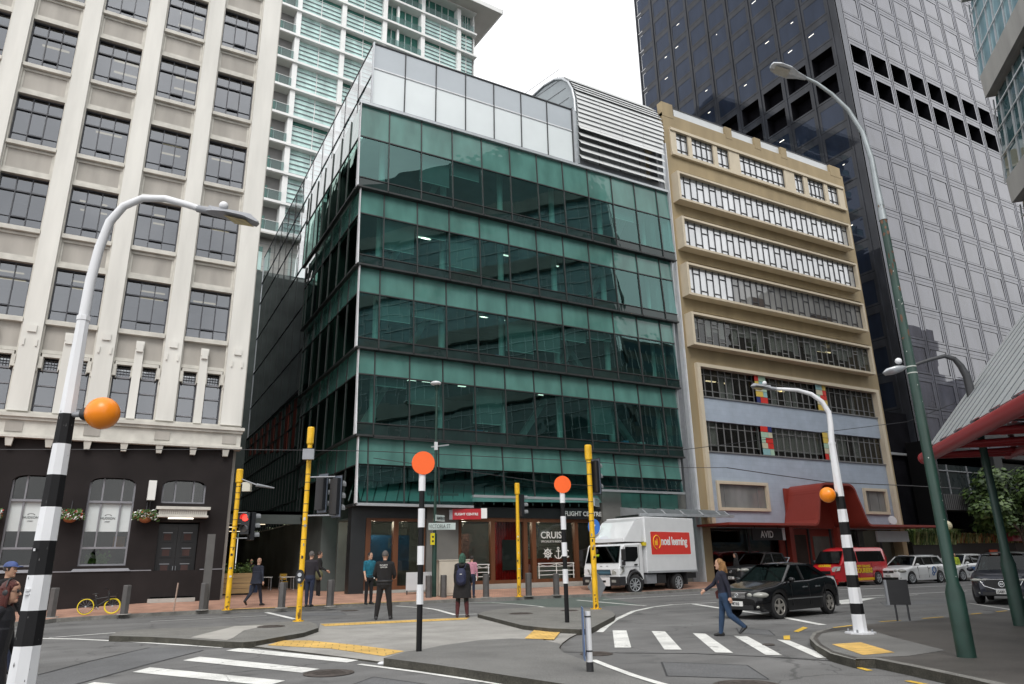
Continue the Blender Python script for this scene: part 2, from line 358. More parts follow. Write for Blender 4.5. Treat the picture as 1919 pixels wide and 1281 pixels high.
# near right footpath corner
rc = [(1603, 1234), (1560, 1222), (1536, 1208), (1524, 1196), (1530, 1186), (1562, 1176), (1622, 1169.5), (1706, 1164), (1777, 1156), (1892, 1145), (1990, 1136), (2300, 1130), (2600, 1400), (1990, 1312), (1855, 1281), (1823, 1273), (1709, 1248.5), (1640, 1235)]
sheet('footpath', rc, .13, wetpath, .13)
sheet('kerb', [(1603, 1236), (1556, 1224), (1530, 1209), (1517, 1196), (1524, 1184), (1560, 1174.5), (1562, 1176.5), (1532, 1186.5), (1527, 1196), (1539, 1207.5), (1562, 1220.5), (1606, 1232)], .126, kerbm, .1)
sheet('kerb', [(1603, 1234), (1640, 1234.5), (1709, 1248), (1823, 1272.5), (1855, 1280.5), (1990, 1311), (1990, 1303), (1860, 1275), (1712, 1244.5), (1642, 1231.5), (1606, 1232)], .134, kerbm)
sheet('concrete_patch', [(1540, 1187), (1580, 1180), (1622, 1179), (1650, 1186), (1672, 1193), (1772, 1218), (1700, 1229), (1640, 1231), (1606, 1231.5), (1562, 1220), (1540, 1207), (1532, 1196)], .134, rampseal)
tb = MB()
for nm, pts, z in [('a', [(600, 1168.8), (880, 1156.5), (873, 1160.5), (609, 1173)], .036), ('b', [(501, 1208.6), (529, 1199.6), (579, 1199.6), (662, 1207.5), (758, 1219.6), (719, 1229), (620, 1214.8)], .036),
                   ('c', [(983, 1196), (1001, 1180), (1051.6, 1181.7), (1038, 1198)], .0505), ('d', [(1559, 1206.7), (1612.7, 1203), (1676.8, 1222), (1617, 1226.8)], .139)]:
    sheet('tactile_paving', pts, z, tactile)
sheet('tactile_paving', [(428, 1137.3), (538, 1133), (640, 1127), (790, 1121.5), (787, 1125.6), (640, 1131.6), (538, 1137.6), (434, 1141.4)], .139, tactile)
sheet('cycle_box', [(880, 1130), (1120, 1116), (1200, 1133), (1110, 1137), (1045, 1139), (960, 1131)], .004, greenish)
wb = MB()
def poly(pts, z=.008, mat=roadwhite):
    P = [g(x, y, z) for x, y in pts]; wb.add(P, [tuple(range(len(P)))], mat)
    return
def bar(pts):
    b = MB(); b.add([g(x, y, .008) for x, y in pts], [tuple(range(len(pts)))], roadwhite); b.build('crossing_stripe', kind='structure')
for q in [[(650, 1241), (675.6, 1236), (450, 1213.6), (423.5, 1218.6)], [(565.5, 1260), (599, 1253), (374, 1230), (343, 1237)], [(502, 1284), (534.5, 1275), (281, 1250), (248.5, 1258.8)], [(420, 1313), (455, 1304), (177, 1277.8), (140, 1288)],
          [(1152, 1213), (1183, 1213), (1174, 1181), (1148, 1181)], [(1245, 1216.6), (1277.5, 1217), (1246.5, 1183), (1221, 1182)], [(1340.6, 1222), (1374, 1223), (1322, 1187), (1298, 1186)],
          [(1434.6, 1226.5), (1466.7, 1227.6), (1400, 1191.6), (1375, 1191)], [(1531, 1232), (1563, 1234), (1480, 1200), (1456, 1198)]]: bar(q)
for pts, w in [([(72, 1196), (140, 1197), (250, 1202), (340, 1208), (418, 1213)], .16), ([(92, 1194.5), (218, 1185)], .12), ([(673, 1244), (780, 1258), (900, 1275.6), (1010, 1293)], .11),
               ([(1124, 1184), (1136, 1173), (1152.6, 1161), (1187, 1145), (1223.6, 1137), (1260, 1132.5), (1343, 1128.5)], .17), ([(1300, 1131.5), (1342, 1138), (1420, 1149), (1476, 1158), (1542, 1170.5)], .22),
               ([(1111, 1236), (1141, 1248), (1187, 1265), (1233, 1279), (1300, 1297)], .13), ([(1081, 1124), (1210, 1135)], .17), ([(1130, 1123), (1180, 1120.5), (1331, 1112)], .14),
               ([(499, 1147), (552, 1159.5)], .2), ([(742, 1135), (799, 1139), (818, 1142), (854, 1152)], .18), ([(855, 1152), (894, 1150)], .16), ([(877, 1128.5), (921, 1128.5), (967, 1131.5), (1008, 1135.5), (1042, 1141)], .12), ([(282, 1164), (500, 1153)], .1),
               ([(1562, 1105), (1700, 1100.5), (1900, 1092)], .15), ([(1617, 1117), (1812, 1107)], .15), ([(1817, 1130), (1915, 1145)], .1), ([(1600, 1122), (1720, 1114)], .1)]:
    line('lane_marking', pts, w, .008, roadwhite)
b = MB(); b.add([g(x, y, .0085) for x, y in [(1553, 1133), (1598, 1130.5), (1616, 1126), (1642, 1120), (1590, 1122.5), (1560, 1126)]], [(0, 1, 2, 3, 4, 5)], roadwhite); b.build('road_arrow', kind='structure')
for i, q in enumerate([[(1487, 1182.7), (1505, 1174), (1514, 1176), (1496, 1184)], [(1468, 1191), (1480, 1190), (1481, 1198), (1469, 1198)], [(1570, 1240), (1630, 1256)], [(1700, 1275), (1745, 1284)], [(1649, 1164.5), (1687, 1162)], [(1729, 1158.5), (1768, 1155.5)], [(1819, 1150.5), (1839, 1148.5)], [(1867, 1145.8), (1887, 1144)], [(1560, 1176), (1600, 1171)]]):
    if len(q) == 2: line('yellow_marking', q, .1, .0085, roadyellow)
    else: b = MB(); b.add([g(x, y, .0085) for x, y in q], [(0, 1, 2, 3)], roadyellow); b.build('yellow_marking', kind='structure')
sheet('road_patch', [(0, 1283), (280, 1213), (381, 1218), (152, 1279), (100, 1300)], .004, asphalt2)
for pts in ([(0, 1283), (60, 1267), (170, 1238), (280, 1213)], [(100, 1293), (152, 1279), (270, 1246), (381, 1218)], [(1180, 1223), (1300, 1224), (1440, 1230), (1560, 1238)]): line('tar_seam', pts, .05, .0065, tar)
for q in ([(1240, 1240), (1400, 1246), (1440, 1272), (1250, 1266)], [(1380, 1176), (1440, 1180), (1452, 1190), (1385, 1186)], [(520, 1150), (640, 1147), (650, 1152), (525, 1156)], [(1650, 1128), (1790, 1121), (1806, 1128), (1660, 1136)], [(700, 1268), (860, 1290), (820, 1310), (640, 1290)]):
    sheet('road_patch', q, .0045, asphalt2); line('tar_seam', q+q[:1], .035, .0062, tar)
line('tar_seam', [(1050, 1221), (1120, 1222), (1180, 1223)], .04, .0065, tar)
iron = M('cast_iron', (.075, .062, .055), .6, .3, 9, bump=.6)
def manhole(px, py, z, r, name='manhole_cover', lab=None):
    t = g(px, py, z); b = MB(); b.disc((t.x, t.y, z), (0, 0, 1), r, iron, 28, .006)
    b.ring((t.x, t.y, z+.004), (0, 0, 1), r*.86, .012, iron, 28, 4)
    for k in range(-3, 4): b.box(t.x-r*.6, t.x+r*.6, t.y+k*r*.17-.012, t.y+k*r*.17+.012, z+.006, z+.011, iron)
    b.build(name, label=lab, cat='manhole cover', group='manhole covers in the road and islands')
manhole(616, 1261, .008, .40, lab='large rusty manhole cover at the end of a zebra stripe in the near road')
manhole(508, 1173.5, .136, .36, lab='manhole cover on the left island beside the tall yellow signal pole')
manhole(976, 1149.5, .131, .38, lab='manhole cover in the island behind the slim banded post with orange disc')
manhole(1067, 1144, .131, .30, lab='manhole cover right beside the foot of the banded post on the island')
manhole(655, 1144, .005, .35, lab='round cover in the road left of the two men at the kerb')
manhole(1400, 1284, .005, .45, lab='manhole cover at the very bottom of the picture in the right road')
manhole(1118, 1225, .006, .3, lab='round cover in worn seal beside the leaning white post')
manhole(1440, 1208, .009, .12, lab='small round cover breaking the fourth stripe of the right crossing')
for px, py, l in ((411, 1209, 'white domed road stud at the kerb of the left island'), (717, 1243, 'white domed road stud at the near kerb corner of the centre island')):
    t = g(px, py, .004); b = MB(); b.sphere((t.x, t.y, .004), (.09, .07, .035), white_paint); b.build('road_stud', label=l, cat='road stud', group='white road studs')
# ================================================================ LEFT OFFICE BUILDING
cream = M('cream_render', (.70, .685, .64), .75, .10, 1.3, bump=.12, stretch=(1, 1, .15), detail=8)
taupe = M('taupe_render', (.40, .375, .34), .8, .17, 1.3, bump=.12, stretch=(1, 1, .22), detail=9)
creamdk = M('trim_render', (.57, .55, .50), .75, .14, 2.2, bump=.12, detail=8)
charcoal = M('charcoal_render', (.020, .0165, .0165), .8, .22, .8, bump=.1, spec=.2)
greyframe = M('grey_window_frame', (.22, .22, .24), .5, .08, 4)
steelwin = M('steel_window_bars', (.055, .058, .07), .5, .1, 5)
winglass = glassmat('window_glass', (.40, .42, .45), 2.45, .0, .3, wscale=.6, refl=(.95, .97, 1))
shopglass = glassmat('shop_glass', (.62, .64, .62), 1.55, .0, .1)
room = M('dark_room', (.05, .05, .052), .9, .3, .5)
ceilm = M('room_ceiling', (.10, .10, .105), .9, .1, 1)
frost = M('frosted_film', (.62, .66, .66), .5, .04, 2)
lamp = M('ceiling_tube', (.9, .8, .55), .5, 0, 1, emit=(1, .82, .5, 1.4))
lampw = M('ceiling_tube_white', (.9, .9, .85), .5, 0, 1, emit=(1, .93, .8, 1.6))
lb = thing('office_building', (4.9, 35, .3), 'cream and taupe office building with tall pilasters above a charcoal ground floor', 'building')
PC = [4.45, 1.66, -1.04, -3.80, -6.52, -9.27, -12.0]
ZT = 37.2
w = MB()
w.box(-13, 4.9, 39.2, 74, 6.6, ZT, taupe); w.box(-13, -12.6, 35.2, 60, .2, ZT, taupe)
w.box(4.55, 4.9, 35.45, 74, .2, ZT, taupe)
w.build('wall', lb)
for i, c in enumerate(PC):
    pil = MB(); hw = .45 if i == 0 else .365
    pil.box(c-hw, c+hw, 34.78, 35.4, 7.98, ZT, cream)
    pil.box(c-hw-.07, c-hw, 34.98, 35.4, 7.98, ZT, creamdk); pil.box(c+hw, c+hw+.07, 34.98, 35.4, 7.98, ZT, creamdk)
    pil.box(c-.16, c+.16, 34.70, 34.78, 11.35, 11.65, white_paint if 0 else cream)
    for sx in (-.26, .2): pil.box(c+sx, c+sx+.07, 34.72, 34.78, 10.75, 11.05, cream)
    pil.build('pilaster', lb)
SILL = [12.0+4.085*k for k in range(6)]
winx = []
for i in range(len(PC)-1):
    xr = PC[i]-(.45 if i == 0 else .365)-.07; xl = PC[i+1]+.365+.07; winx.append((xl, xr))
    for k, z in enumerate(SILL):
        sp = MB(); tr = MB(); zt = z+2.5; zn = z+4.085 if k < 5 else ZT
        sp.box(xl, xr, 35.12, 35.4, zt, zn-.02, taupe); sp.build('spandrel', lb)      # panel between this window head and the sill above
        tr.box(xl, xr, 35.0, 35.12, zt, zt+.16, creamdk); tr.box(xl, xr, 35.06, 35.12, zt+.16, zt+.3, creamdk)
        tr.box(xl, xr, 35.06, 35.12, zn-.34, zn-.22, creamdk)
        tr.box(xl+.001, xl+.09, 35.09, 35.12, zt+.3, zn-.34, creamdk); tr.box(xr-.09, xr-.001, 35.09, 35.12, zt+.3, zn-.34, creamdk); tr.build('panel_moulding', lb)
        tr = MB(); tr.box(xl-.03, xr+.03, 34.88, 35.3, z-.2, z-.02, creamdk); tr.box(xl, xr, 34.96, 35.12, z-.02, z+.03, creamdk); tr.build('window_sill', lb)
    sp = MB(); sp.box(xl, xr, 35.12, 35.4, 10.55, 11.80, taupe); sp.box(xl, xr, 35.2, 35.4, 10.4, 10.55, taupe); sp.box(xl, xr, 35.04, 35.12, 10.55, 10.7, creamdk); sp.build('spandrel', lb)
    xm = (xl+xr)/2
    for q in (-1, 1):
        cx = xm+q*(xr-xl)/4+q*.05; tr = MB()      # stepped hood mould over each slit window
        tr.box(cx-.36, cx+.36, 34.9, 35.12, 10.36, 10.5, creamdk); tr.box(cx-.44, cx-.30, 34.9, 35.12, 9.86, 10.36, creamdk); tr.box(cx+.30, cx+.44, 34.9, 35.12, 9.86, 10.36, creamdk)
        tr.box(cx-.52, cx-.44, 34.9, 35.12, 9.70, 9.95, creamdk); tr.box(cx+.44, cx+.52, 34.9, 35.12, 9.70, 9.95, creamdk)
        tr.box(cx-.30, cx-.27, 35.0, 35.4, 9.8, 10.36, creamdk); tr.box(cx+.27, cx+.30, 35.0, 35.4, 9.8, 10.36, creamdk); tr.build('hood_mould', lb)
    tr = MB(); tr.box(xm-.17, xm+.17, 34.84, 35.35, 7.98, 11.15, cream); tr.box(xm-.13, xm+.13, 34.74, 34.84, 11.0, 11.4, cream); tr.box(xm-.17, xm+.17, 34.80, 35.1, 11.15, 11.5, cream); tr.build('pier', lb)
# cornice band over the ground floor, corbels
c = MB(); c.box(-13, 4.96, 34.82, 35.4, 6.98, 7.6, creamdk); c.box(-13, 5.06, 34.6, 35.4, 7.72, 7.86, creamdk); c.box(-13, 5.0, 34.7, 35.4, 7.6, 7.72, creamdk)
c.box(-13, 5.02, 34.66, 35.4, 6.88, 6.98, creamdk); c.box(-13, 4.9, 34.9, 35.4, 7.86, 8.0, creamdk)
for cx in PC:
    c.box(cx-.3, cx+.3, 34.78, 34.82, 7.12, 7.5, taupe)
c.build('cornice', lb)
cx = 4.35
while cx > -13:
    b = MB(); b.prism([(cx-.15, 34.70, 6.88), (cx+.15, 34.70, 6.88), (cx+.10, 34.76, 6.54), (cx-.10, 34.76, 6.54)], (0, .24, 0), creamdk); b.build('corbel', lb); cx -= 1.37
# floors, ceilings and lights inside
b = MB()
for z in SILL: b.box(-12.6, 4.5, 35.6, 39.2, z+2.55, z+2.7, ceilm); b.box(-12.6, 4.5, 35.6, 39.2, z-.6, z-.5, room)
b.box(-12.6, 4.5, 39.1, 39.19, .3, ZT, room)
b.box(-12.6, 4.5, 35.6, 39.2, 10.75, 10.85, ceilm); b.box(-12.6, 4.5, 35.6, 39.2, 7.3, 7.4, room); b.box(-12.6, 4.5, 35.6, 39.2, 6.2, 6.3, ceilm)
b.build('interior', lb)
for k, z in enumerate(SILL+[8.25]):
    for i, (xl, xr) in enumerate(winx):
        if rnd.random() < (.62 if k < 6 else .9):
            zz = z+2.5; x = xl+rnd.uniform(.2, .8)
            for yy in ((36.5, 37.5) if rnd.random() < .6 else (36.9,)): each('ceiling_light', lb, [(x, x+1.15, yy, yy+.13, zz-.02, zz+.02)], lamp if k < 6 else lampw)
bl_ = M('blind_pale', (.34, .33, .31), .8, .12, 3, stretch=(6, 1, .3)); r = random.Random(21)
for k, z in enumerate(SILL):
    for i, (xl, xr) in enumerate(winx):
        if r.random() < .55:
            b = MB(); q = r.choice((0, 1, 2)); w_ = (xr-xl)/3; b.box(xl+w_*q+.02, xl+w_*(q+1)-.02, 35.5, 35.52, z+(.1 if r.random() < .6 else 1.3), z+2.45, bl_); b.build('curtain', lb)
# windows: one built, the others copies
def upper_window(xl, xr, z):
    wd = MB(); wd.box(xl, xr, 35.30, 35.31, z+.03, z+2.5, winglass); o = wd.build('window', lb)
    f = MB(); W_ = xr-xl; z0 = z+.03; z1 = z+2.5
    f.box(xl, xr, 35.22, 35.29, z0, z0+.06, steelwin); f.box(xl, xr, 35.22, 35.29, z1-.05, z1, steelwin)
    f.box(xl, xl+.05, 35.22, 35.29, z0+.06, z1-.05, steelwin); f.box(xr-.05, xr, 35.22, 35.29, z0+.06, z1-.05, steelwin)
    zt = z0+1.72
    f.box(xl+.05, xr-.05, 35.21, 35.28, zt, zt+.06, steelwin)
    for t in (.34, .66): f.box(xl+W_*t-.022, xl+W_*t+.022, 35.23, 35.285, z0+.06, z1-.05, steelwin)
    f.box(xl+.05, xl+W_*.34-.02, 35.25, 35.285, z0+.5, z0+.52, steelwin); f.box(xl+W_*.66+.02, xr-.05, 35.25, 35.285, z0+.5, z0+.52, steelwin)
    f.box(xl+W_*.34+.02, xl+W_*.66-.02, 35.18, 35.27, z0+.48, z0+.54, steelwin)
    f.build('frame', o); return o
for i, (xl, xr) in enumerate(winx):
    for k, z in enumerate(SILL): upper_window(xl, xr, z)
    xm = (xl+xr)/2
    for q in (-1, 1):
        a, c_ = (xl+.0, xm-.17) if q < 0 else (xm+.17, xr); cx = xm+q*(xr-xl)/4+q*.05
        wd = MB(); wd.box(a, c_, 35.30, 35.31, 8.0, 9.85, winglass); wd.box(cx-.27, cx+.27, 35.30, 35.31, 9.85, 10.36, winglass); o = wd.build('window', lb)
        f = MB(); f.box(a, a+.06, 35.2, 35.29, 8.0, 9.85, steelwin); f.box(c_-.06, c_, 35.2, 35.29, 8, 9.85, steelwin); f.box(a+.06, c_-.06, 35.2, 35.29, 9.8, 9.88, greyframe)
        for zz in (8.3, 9.15): f.box(a+.06, c_-.06, 35.22, 35.28, zz, zz+.05, greyframe)
        for t in range(-2, 3): f.box(cx+t*.11-.008, cx+t*.11+.008, 35.24, 35.28, 9.9, 10.36, steelwin)
        for t in range(1, 4): f.box(cx-.27, cx+.27, 35.24, 35.28, 9.88+t*.12, 9.895+t*.12, steelwin)
        f.build('frame', o)
# ---- ground floor: charcoal wall in pieces round the arched openings
OP = [(-6.15, -4.55, 1.85, 5.42), (-3.52, -1.85, 1.85, 5.42), (-.82, .92, 1.85, 5.42), (1.95, 3.72, 4.42, 5.40), (2.0, 3.62, .55, 3.6)]
b = MB(); Yo, Yi = 35.0, 35.4
def gwall(x0, x1, z0, z1): b.box(x0, x1, Yo, Yi, z0, z1, charcoal)
xs = [-12.6, -6.15, -4.55, -3.52, -1.85, -.82, .92, 1.95, 3.72, 4.72]
gwall(-12.6, -6.15, 0, 6.9); gwall(-4.55, -3.52, 0, 6.9); gwall(-1.85, -.82, 0, 6.9); gwall(.92, 1.95, 0, 6.9); gwall(3.72, 4.72, 0, 6.9)
for x0, x1 in ((-6.15, -4.55), (-3.52, -1.85), (-.82, .92), (1.95, 3.72)):
    if x0 < 1: gwall(x0, x1, 0, 1.85)
    gwall(x0, x1, 5.5, 6.9)
    n = 12   # flat segmental arch
    pts = [(x0, Yo, 5.5)]
    for j in range(n+1):
        t = j/n; pts.append((lerp(x0, x1, t), Yo, 5.20+.22*(1-(2*t-1)**4)**.7))
    pts.append((x1, Yo, 5.5)); b.prism(pts, (0, .4, 0), charcoal)
gwall(1.95, 3.72, 3.62, 4.42)
gwall(1.95, 2.0, .3, 3.62); gwall(3.62, 3.72, .3, 3.62)
b.box(-12.6, 4.74, 34.95, 35.0, 0, 1.62, charcoal); 
b.build('ground_floor_wall', lb)
b = MB(); b.box(-12.6, 1.9, 34.93, 35.0, 1.62, 1.66, greyframe); b.box(3.8, 4.76, 34.93, 35.0, 1.62, 1.66, greyframe)
b.build('dado_rail', lb)
for (x0, x1, z0, z1) in OP[:4]:
    tall = z1-z0 > 2
    wd = MB()
    if tall:
        wd.box(x0, x1, 35.28, 35.29, z0, 3.22, shopglass); wd.box(x0, x1, 35.28, 35.29, 4.45, z1+.05, shopglass)
        wd.box(x0, x1, 35.28, 35.29, 3.22, 4.40, frost)
    else: wd.box(x0, x1, 35.28, 35.29, z0, z1+.05, shopglass)
    o = wd.build('window', lb); f = MB()
    f.box(x0, x0+.07, 35.15, 35.27, z0, z1+.05, greyframe); f.box(x1-.07, x1, 35.15, 35.27, z0, z1+.05, greyframe); f.box(x0, x1, 35.14, 35.27, z0, z0+.07, greyframe)
    for t in (.30, .72): f.box(lerp(x0, x1, t)-.03, lerp(x0, x1, t)+.03, 35.17, 35.27, (z0 if not tall else 2.6), z1+.05, greyframe)
    if tall:
        f.box(x0+.07, x1-.07, 35.13, 35.27, 4.38, 4.47, greyframe); f.box(x0+.07, x1-.07, 35.15, 35.27, 2.52, 2.6, greyframe)
    f.build('frame', o)
    if tall:
        s_ = MB(); s_.prism([(x0-.04, 35.1, z0), (x1+.04, 35.1, z0), (x1+.2, 34.9, z0-.22), (x0-.2, 34.9, z0-.22)], (0, .05, -.01), greyframe); s_.build('sill', o)
    if tall:
        xm = (x0+x1)/2-.02
        text('HUDSON', .13, black_plastic, (xm, 35.27, 3.72), (1, 0, 0), o, align='CENTER')
        text('STREET', .06, black_plastic, (xm, 35.27, 3.60), (1, 0, 0), o, align='CENTER')
        e = MB(); e.add([(xm+cos(a)*r, 35.272, 3.86+sin(a)*r*.5) for r in (.10, .13) for a in [pi*j/8 for j in range(9)]], [(j, j+1, j+10, j+9) for j in range(8)], black_plastic); e.build('emblem', o)
# room contents glimpsed through the lower panes
b = MB(); rr = M('room_red', (.055, .028, .025), .8, .2, 2); oo = M('room_orange', (.5, .2, .03), .7, .1, 2)
b.box(-.1, .5, 36.2, 36.6, 1.6, 2.9, rr); b.box(.35, .8, 35.9, 36.2, 2.6, 3.05, oo); b.box(-.6, .8, 36.6, 36.9, .4, 1.5, rr); b.box(-3, -2.2, 36.5, 36.9, 1.0, 2.6, rr); b.build('room_furniture', lb)
b = MB(); r = random.Random(4); lfp = M('potted_leaf', (.10, .22, .03), .5, .3, 6)
for k in range(160):
    P = Vector((r.choice((-.35, .05))+r.gauss(0, .12), 35.6+r.uniform(-.1, .1), 1.95+abs(r.gauss(0, .16)))); s_ = r.uniform(.03, .07); b.add([P+Vector((-s_, 0, 0)), P+Vector((0, .02, -s_)), P+Vector((s_, 0, .02)), P+Vector((0, 0, s_*1.6))], [(0, 1, 2, 3)], lfp)
b.build('window_plants', lb)
# ---- door
dk = M('black_door', (.008, .008, .009), .45, .1, 3)
d = MB(); d.box(2.02, 2.79, 35.3, 35.36, .55, 3.55, dk); d.box(2.80, 3.60, 35.3, 35.36, .55, 3.55, dk); dr = d.build('door', lb)
for x0 in (2.18, 2.98):
    for z0 in (.85, 1.5, 2.15, 2.8):
        p = MB(); p.box(x0, x0+.44, 35.265, 35.3, z0, z0+.42, dk); p.box(x0+.03, x0+.41, 35.25, 35.265, z0+.37, z0+.40, grey_metal); p.box(x0+.08, x0+.36, 35.255, 35.265, z0+.07, z0+.33, rr); p.build('door_panel', dr)
h = MB(); h.tube([(2.74, 35.22, 1.5), (2.74, 35.22, 1.8)], .015, grey_metal); h.tube([(2.85, 35.22, 1.5), (2.85, 35.22, 1.8)], .015, grey_metal); h.build('handle', dr)
b = MB(); b.box(1.9, 3.72, 34.75, 35.3, .34, .5, concpale); b.box(1.98, 3.66, 34.95, 35.3, .5, .56, concpale); b.build('door_step', lb)
b = MB(); b.box(1.78, 3.92, 34.35, 35.0, 4.12, 4.24, creamdk); b.box(1.9, 3.8, 34.45, 35.0, 3.88, 4.12, creamdk); b.box(1.84, 3.86, 34.4, 35.0, 3.8, 3.88, creamdk)
for k in range(22): x = 1.94+k*.083; b.box(x, x+.045, 34.43, 34.45, 3.93, 4.07, taupe)
b.build('door_hood', lb)
b = MB(); b.box(2.3, 3.3, 34.7, 34.8, 3.74, 3.79, lampw); b.build('hood_light', lb)
b = MB(); b.box(1.38, 1.68, 34.5, 34.95, 4.5, 5.32, M('lightbox_white', (.75, .75, .72), .4, .03, 2)); b.tube([(1.53, 34.75, 4.5), (1.53, 34.75, 4.0), (1.53, 34.98, 3.95)], .02, dark_metal)
b.build('projecting_sign', label='blank white projecting light box beside the black panelled door', cat='sign')
# flower baskets
leafm = M('basket_leaves', (.07, .14, .03), .6, .4, 9); flw = M('white_petals', (.8, .8, .78), .6, .03, 8); flr = M('red_petals', (.5, .05, .03), .6, .1, 8)
basket = M('terracotta_basket', (.32, .11, .04), .8, .15, 9)
def flower_basket(x, z, lab):
    t = thing('flower_basket', (x, 34.65, z), lab, 'flower basket', 'hanging flower baskets on the charcoal wall')
    b = MB(); b.sphere((x, 34.65, z-.02), (.24, .2, .17), basket); b.build('basket', t)
    b = MB(); b.tube([(x, 34.98, z+.62), (x, 34.66, z+.68), (x, 34.65, z+.2)], .015, dark_metal, 6); b.build('bracket', t)
    b = MB(); r = random.Random(int(x*10))
    for k in range(620):
        a = r.uniform(0, 2*pi); q = r.uniform(0, 1)**.5; px = x+cos(a)*q*.52; py = 34.6+sin(a)*q*.32; pz = z+.18+r.uniform(-.16, .16)-.25*max(0, q-.75)*2
        s_ = r.uniform(.025, .06); d = Vector((r.uniform(-1, 1), r.uniform(-1, 1), r.uniform(-.6, 1))).normalized(); u = d.orthogonal()*s_; w_ = d.cross(u)
        mt = leafm if r.random() < .68 else (flw if r.random() < .7 else flr)
        P = Vector((px, py, pz)); b.add([P-u, P-w_*.6, P+u, P+w_*.6], [(0, 1, 2, 3)], mt)
    b.build('flowers', t)
flower_basket(-1.32, 3.72, 'hanging basket of white and red flowers left of the middle arched window')
flower_basket(1.42, 3.74, 'hanging basket of white flowers between the arched window and the black door')
flower_basket(-4.1, 3.74, 'hanging flower basket at the left edge between the arched windows')
# ================================================================ GREEN GLASS BUILDING
gb = thing('glass_building', (21, 35, .3), 'green glass office block with overlapping storeys and a curved louvred rooftop', 'building')
visg = glassmat('green_vision_glass', (.36, .60, .57), 2.15, .0, .10, wscale=.5, refl=(.56, .93, .88))
spang = glassmat('green_spandrel_glass', (0, 0, 0), 1.6, .02, .25, opaque=(.082, .198, .172))
sillg = glassmat('green_sill_glass', (0, 0, 0), 1.6, .02, .1, opaque=(.012, .026, .024))
sideg = glassmat('side_glass', (.34, .52, .46), 1.8, .0, .35, wscale=.8, refl=(.50, .68, .60))
crowng = M('crown_white_glass', (.76, .81, .82), .25, .03, .6, spec=.6)
crowng2 = M('crown_grey_glass', (.47, .51, .545), .22, .03, .6, spec=.6)
fitg = M('interior_dark', (.11, .13, .125), .9, .3, .5); colg = M('interior_column', (.42, .5, .47), .7, .05, 2); blind = M('interior_blind', (.12, .15, .145), .8, .06, 3)
# storeys: z top, z bottom, X left, X right, first mullion, pitch, spandrel bottom, sill top
ST = [(27.25, 21.85, 9.80, 32.75, 11.55, 2.010, 25.1, 22.42), (21.85, 17.22, 10.02, 32.45, 11.42, 1.995, 20.28, 17.75), (17.22, 12.55, 10.18, 32.1, 11.35, 1.960, 15.64, 13.07),
      (12.55, 7.98, 10.35, 31.9, 11.25, 1.935, 11.15, 8.58), (7.98, 4.60, 10.55, 31.6, 11.08, 1.92, 6.5, 6.5)]
def fyy(z, zt, zb_): return 35.0-.26*(zt-z)/(zt-zb_)      # storeys lap like weatherboards
br = random.Random(3)
for si, (zt, zb0, xl, xr, m0, pt, zs, zl) in enumerate(ST):
    zbase = zb0
    xsx = [xl]+[m0+pt*k for k in range(11) if m0+pt*k < xr-.4]+[xr]
    mu = MB()
    for k in range(len(xsx)-1):
        a, c = xsx[k], xsx[k+1]; zb_ = zb0
        if si == 4: zb_ = 4.6 if a < 16.5 else (5.16 if a < 24 else 5.72)
        j = lambda: br.uniform(-.006, .006)
        pn = MB()
        def Q(z0, z1, mt):
            y0 = fyy(z0, zt, zb_); y1 = fyy(z1, zt, zb_)
            pn.quad((a, y0+j(), z0), (c, y0+j(), z0), (c, y1+j(), z1), (a, y1+j(), z1), mt)
        if si < 4: Q(zb_, zl, sillg); Q(zl, zs, visg); Q(zs, zt, spang)
        else: Q(zb_, zs, visg); Q(zs, zt, spang)
        pn.build('glass_panel', gb)
        for zz, h in ((zs, .07), (zl, .05)):
            y = fyy(zz, zt, zb_); mu.box(a, c, y-.05, y+.03, zz-h/2, zz+h/2, mullion)
        y0 = fyy(zb_, zt, zb_)
        mu.add([(a-.028, y0-.075, zb_), (a+.028, y0-.075, zb_), (a+.028, 34.92, zt), (a-.028, 34.92, zt), (a-.028, y0+.03, zb_), (a+.028, y0+.03, zb_), (a+.028, 35.03, zt), (a-.028, 35.03, zt)],
               [(0, 1, 2, 3), (0, 3, 7, 4), (1, 5, 6, 2)], mullion if k else white_paint)
        if si == 4: mu.box(a, c, 34.58, 34.8, zb_-.13, zb_, alu)
        else: mu.box(a-.02, c+.02, 34.64, 35.0, zb_-.10, zb_, mullion)
    mu.build('mullions', gb)
    each('edge_trim', gb, [(xr-.03, xr+.03, 34.8, 35.0, zb0 if si < 4 else 5.72, zt)], alu); each('edge_trim', gb, [(xl-.045, xl, 34.76, 35.0, zb0, zt)], white_paint)
b = MB(); b.box(9.7, 32.8, 34.8, 35.1, 27.25, 27.42, alu); b.build('roof_edge', gb)
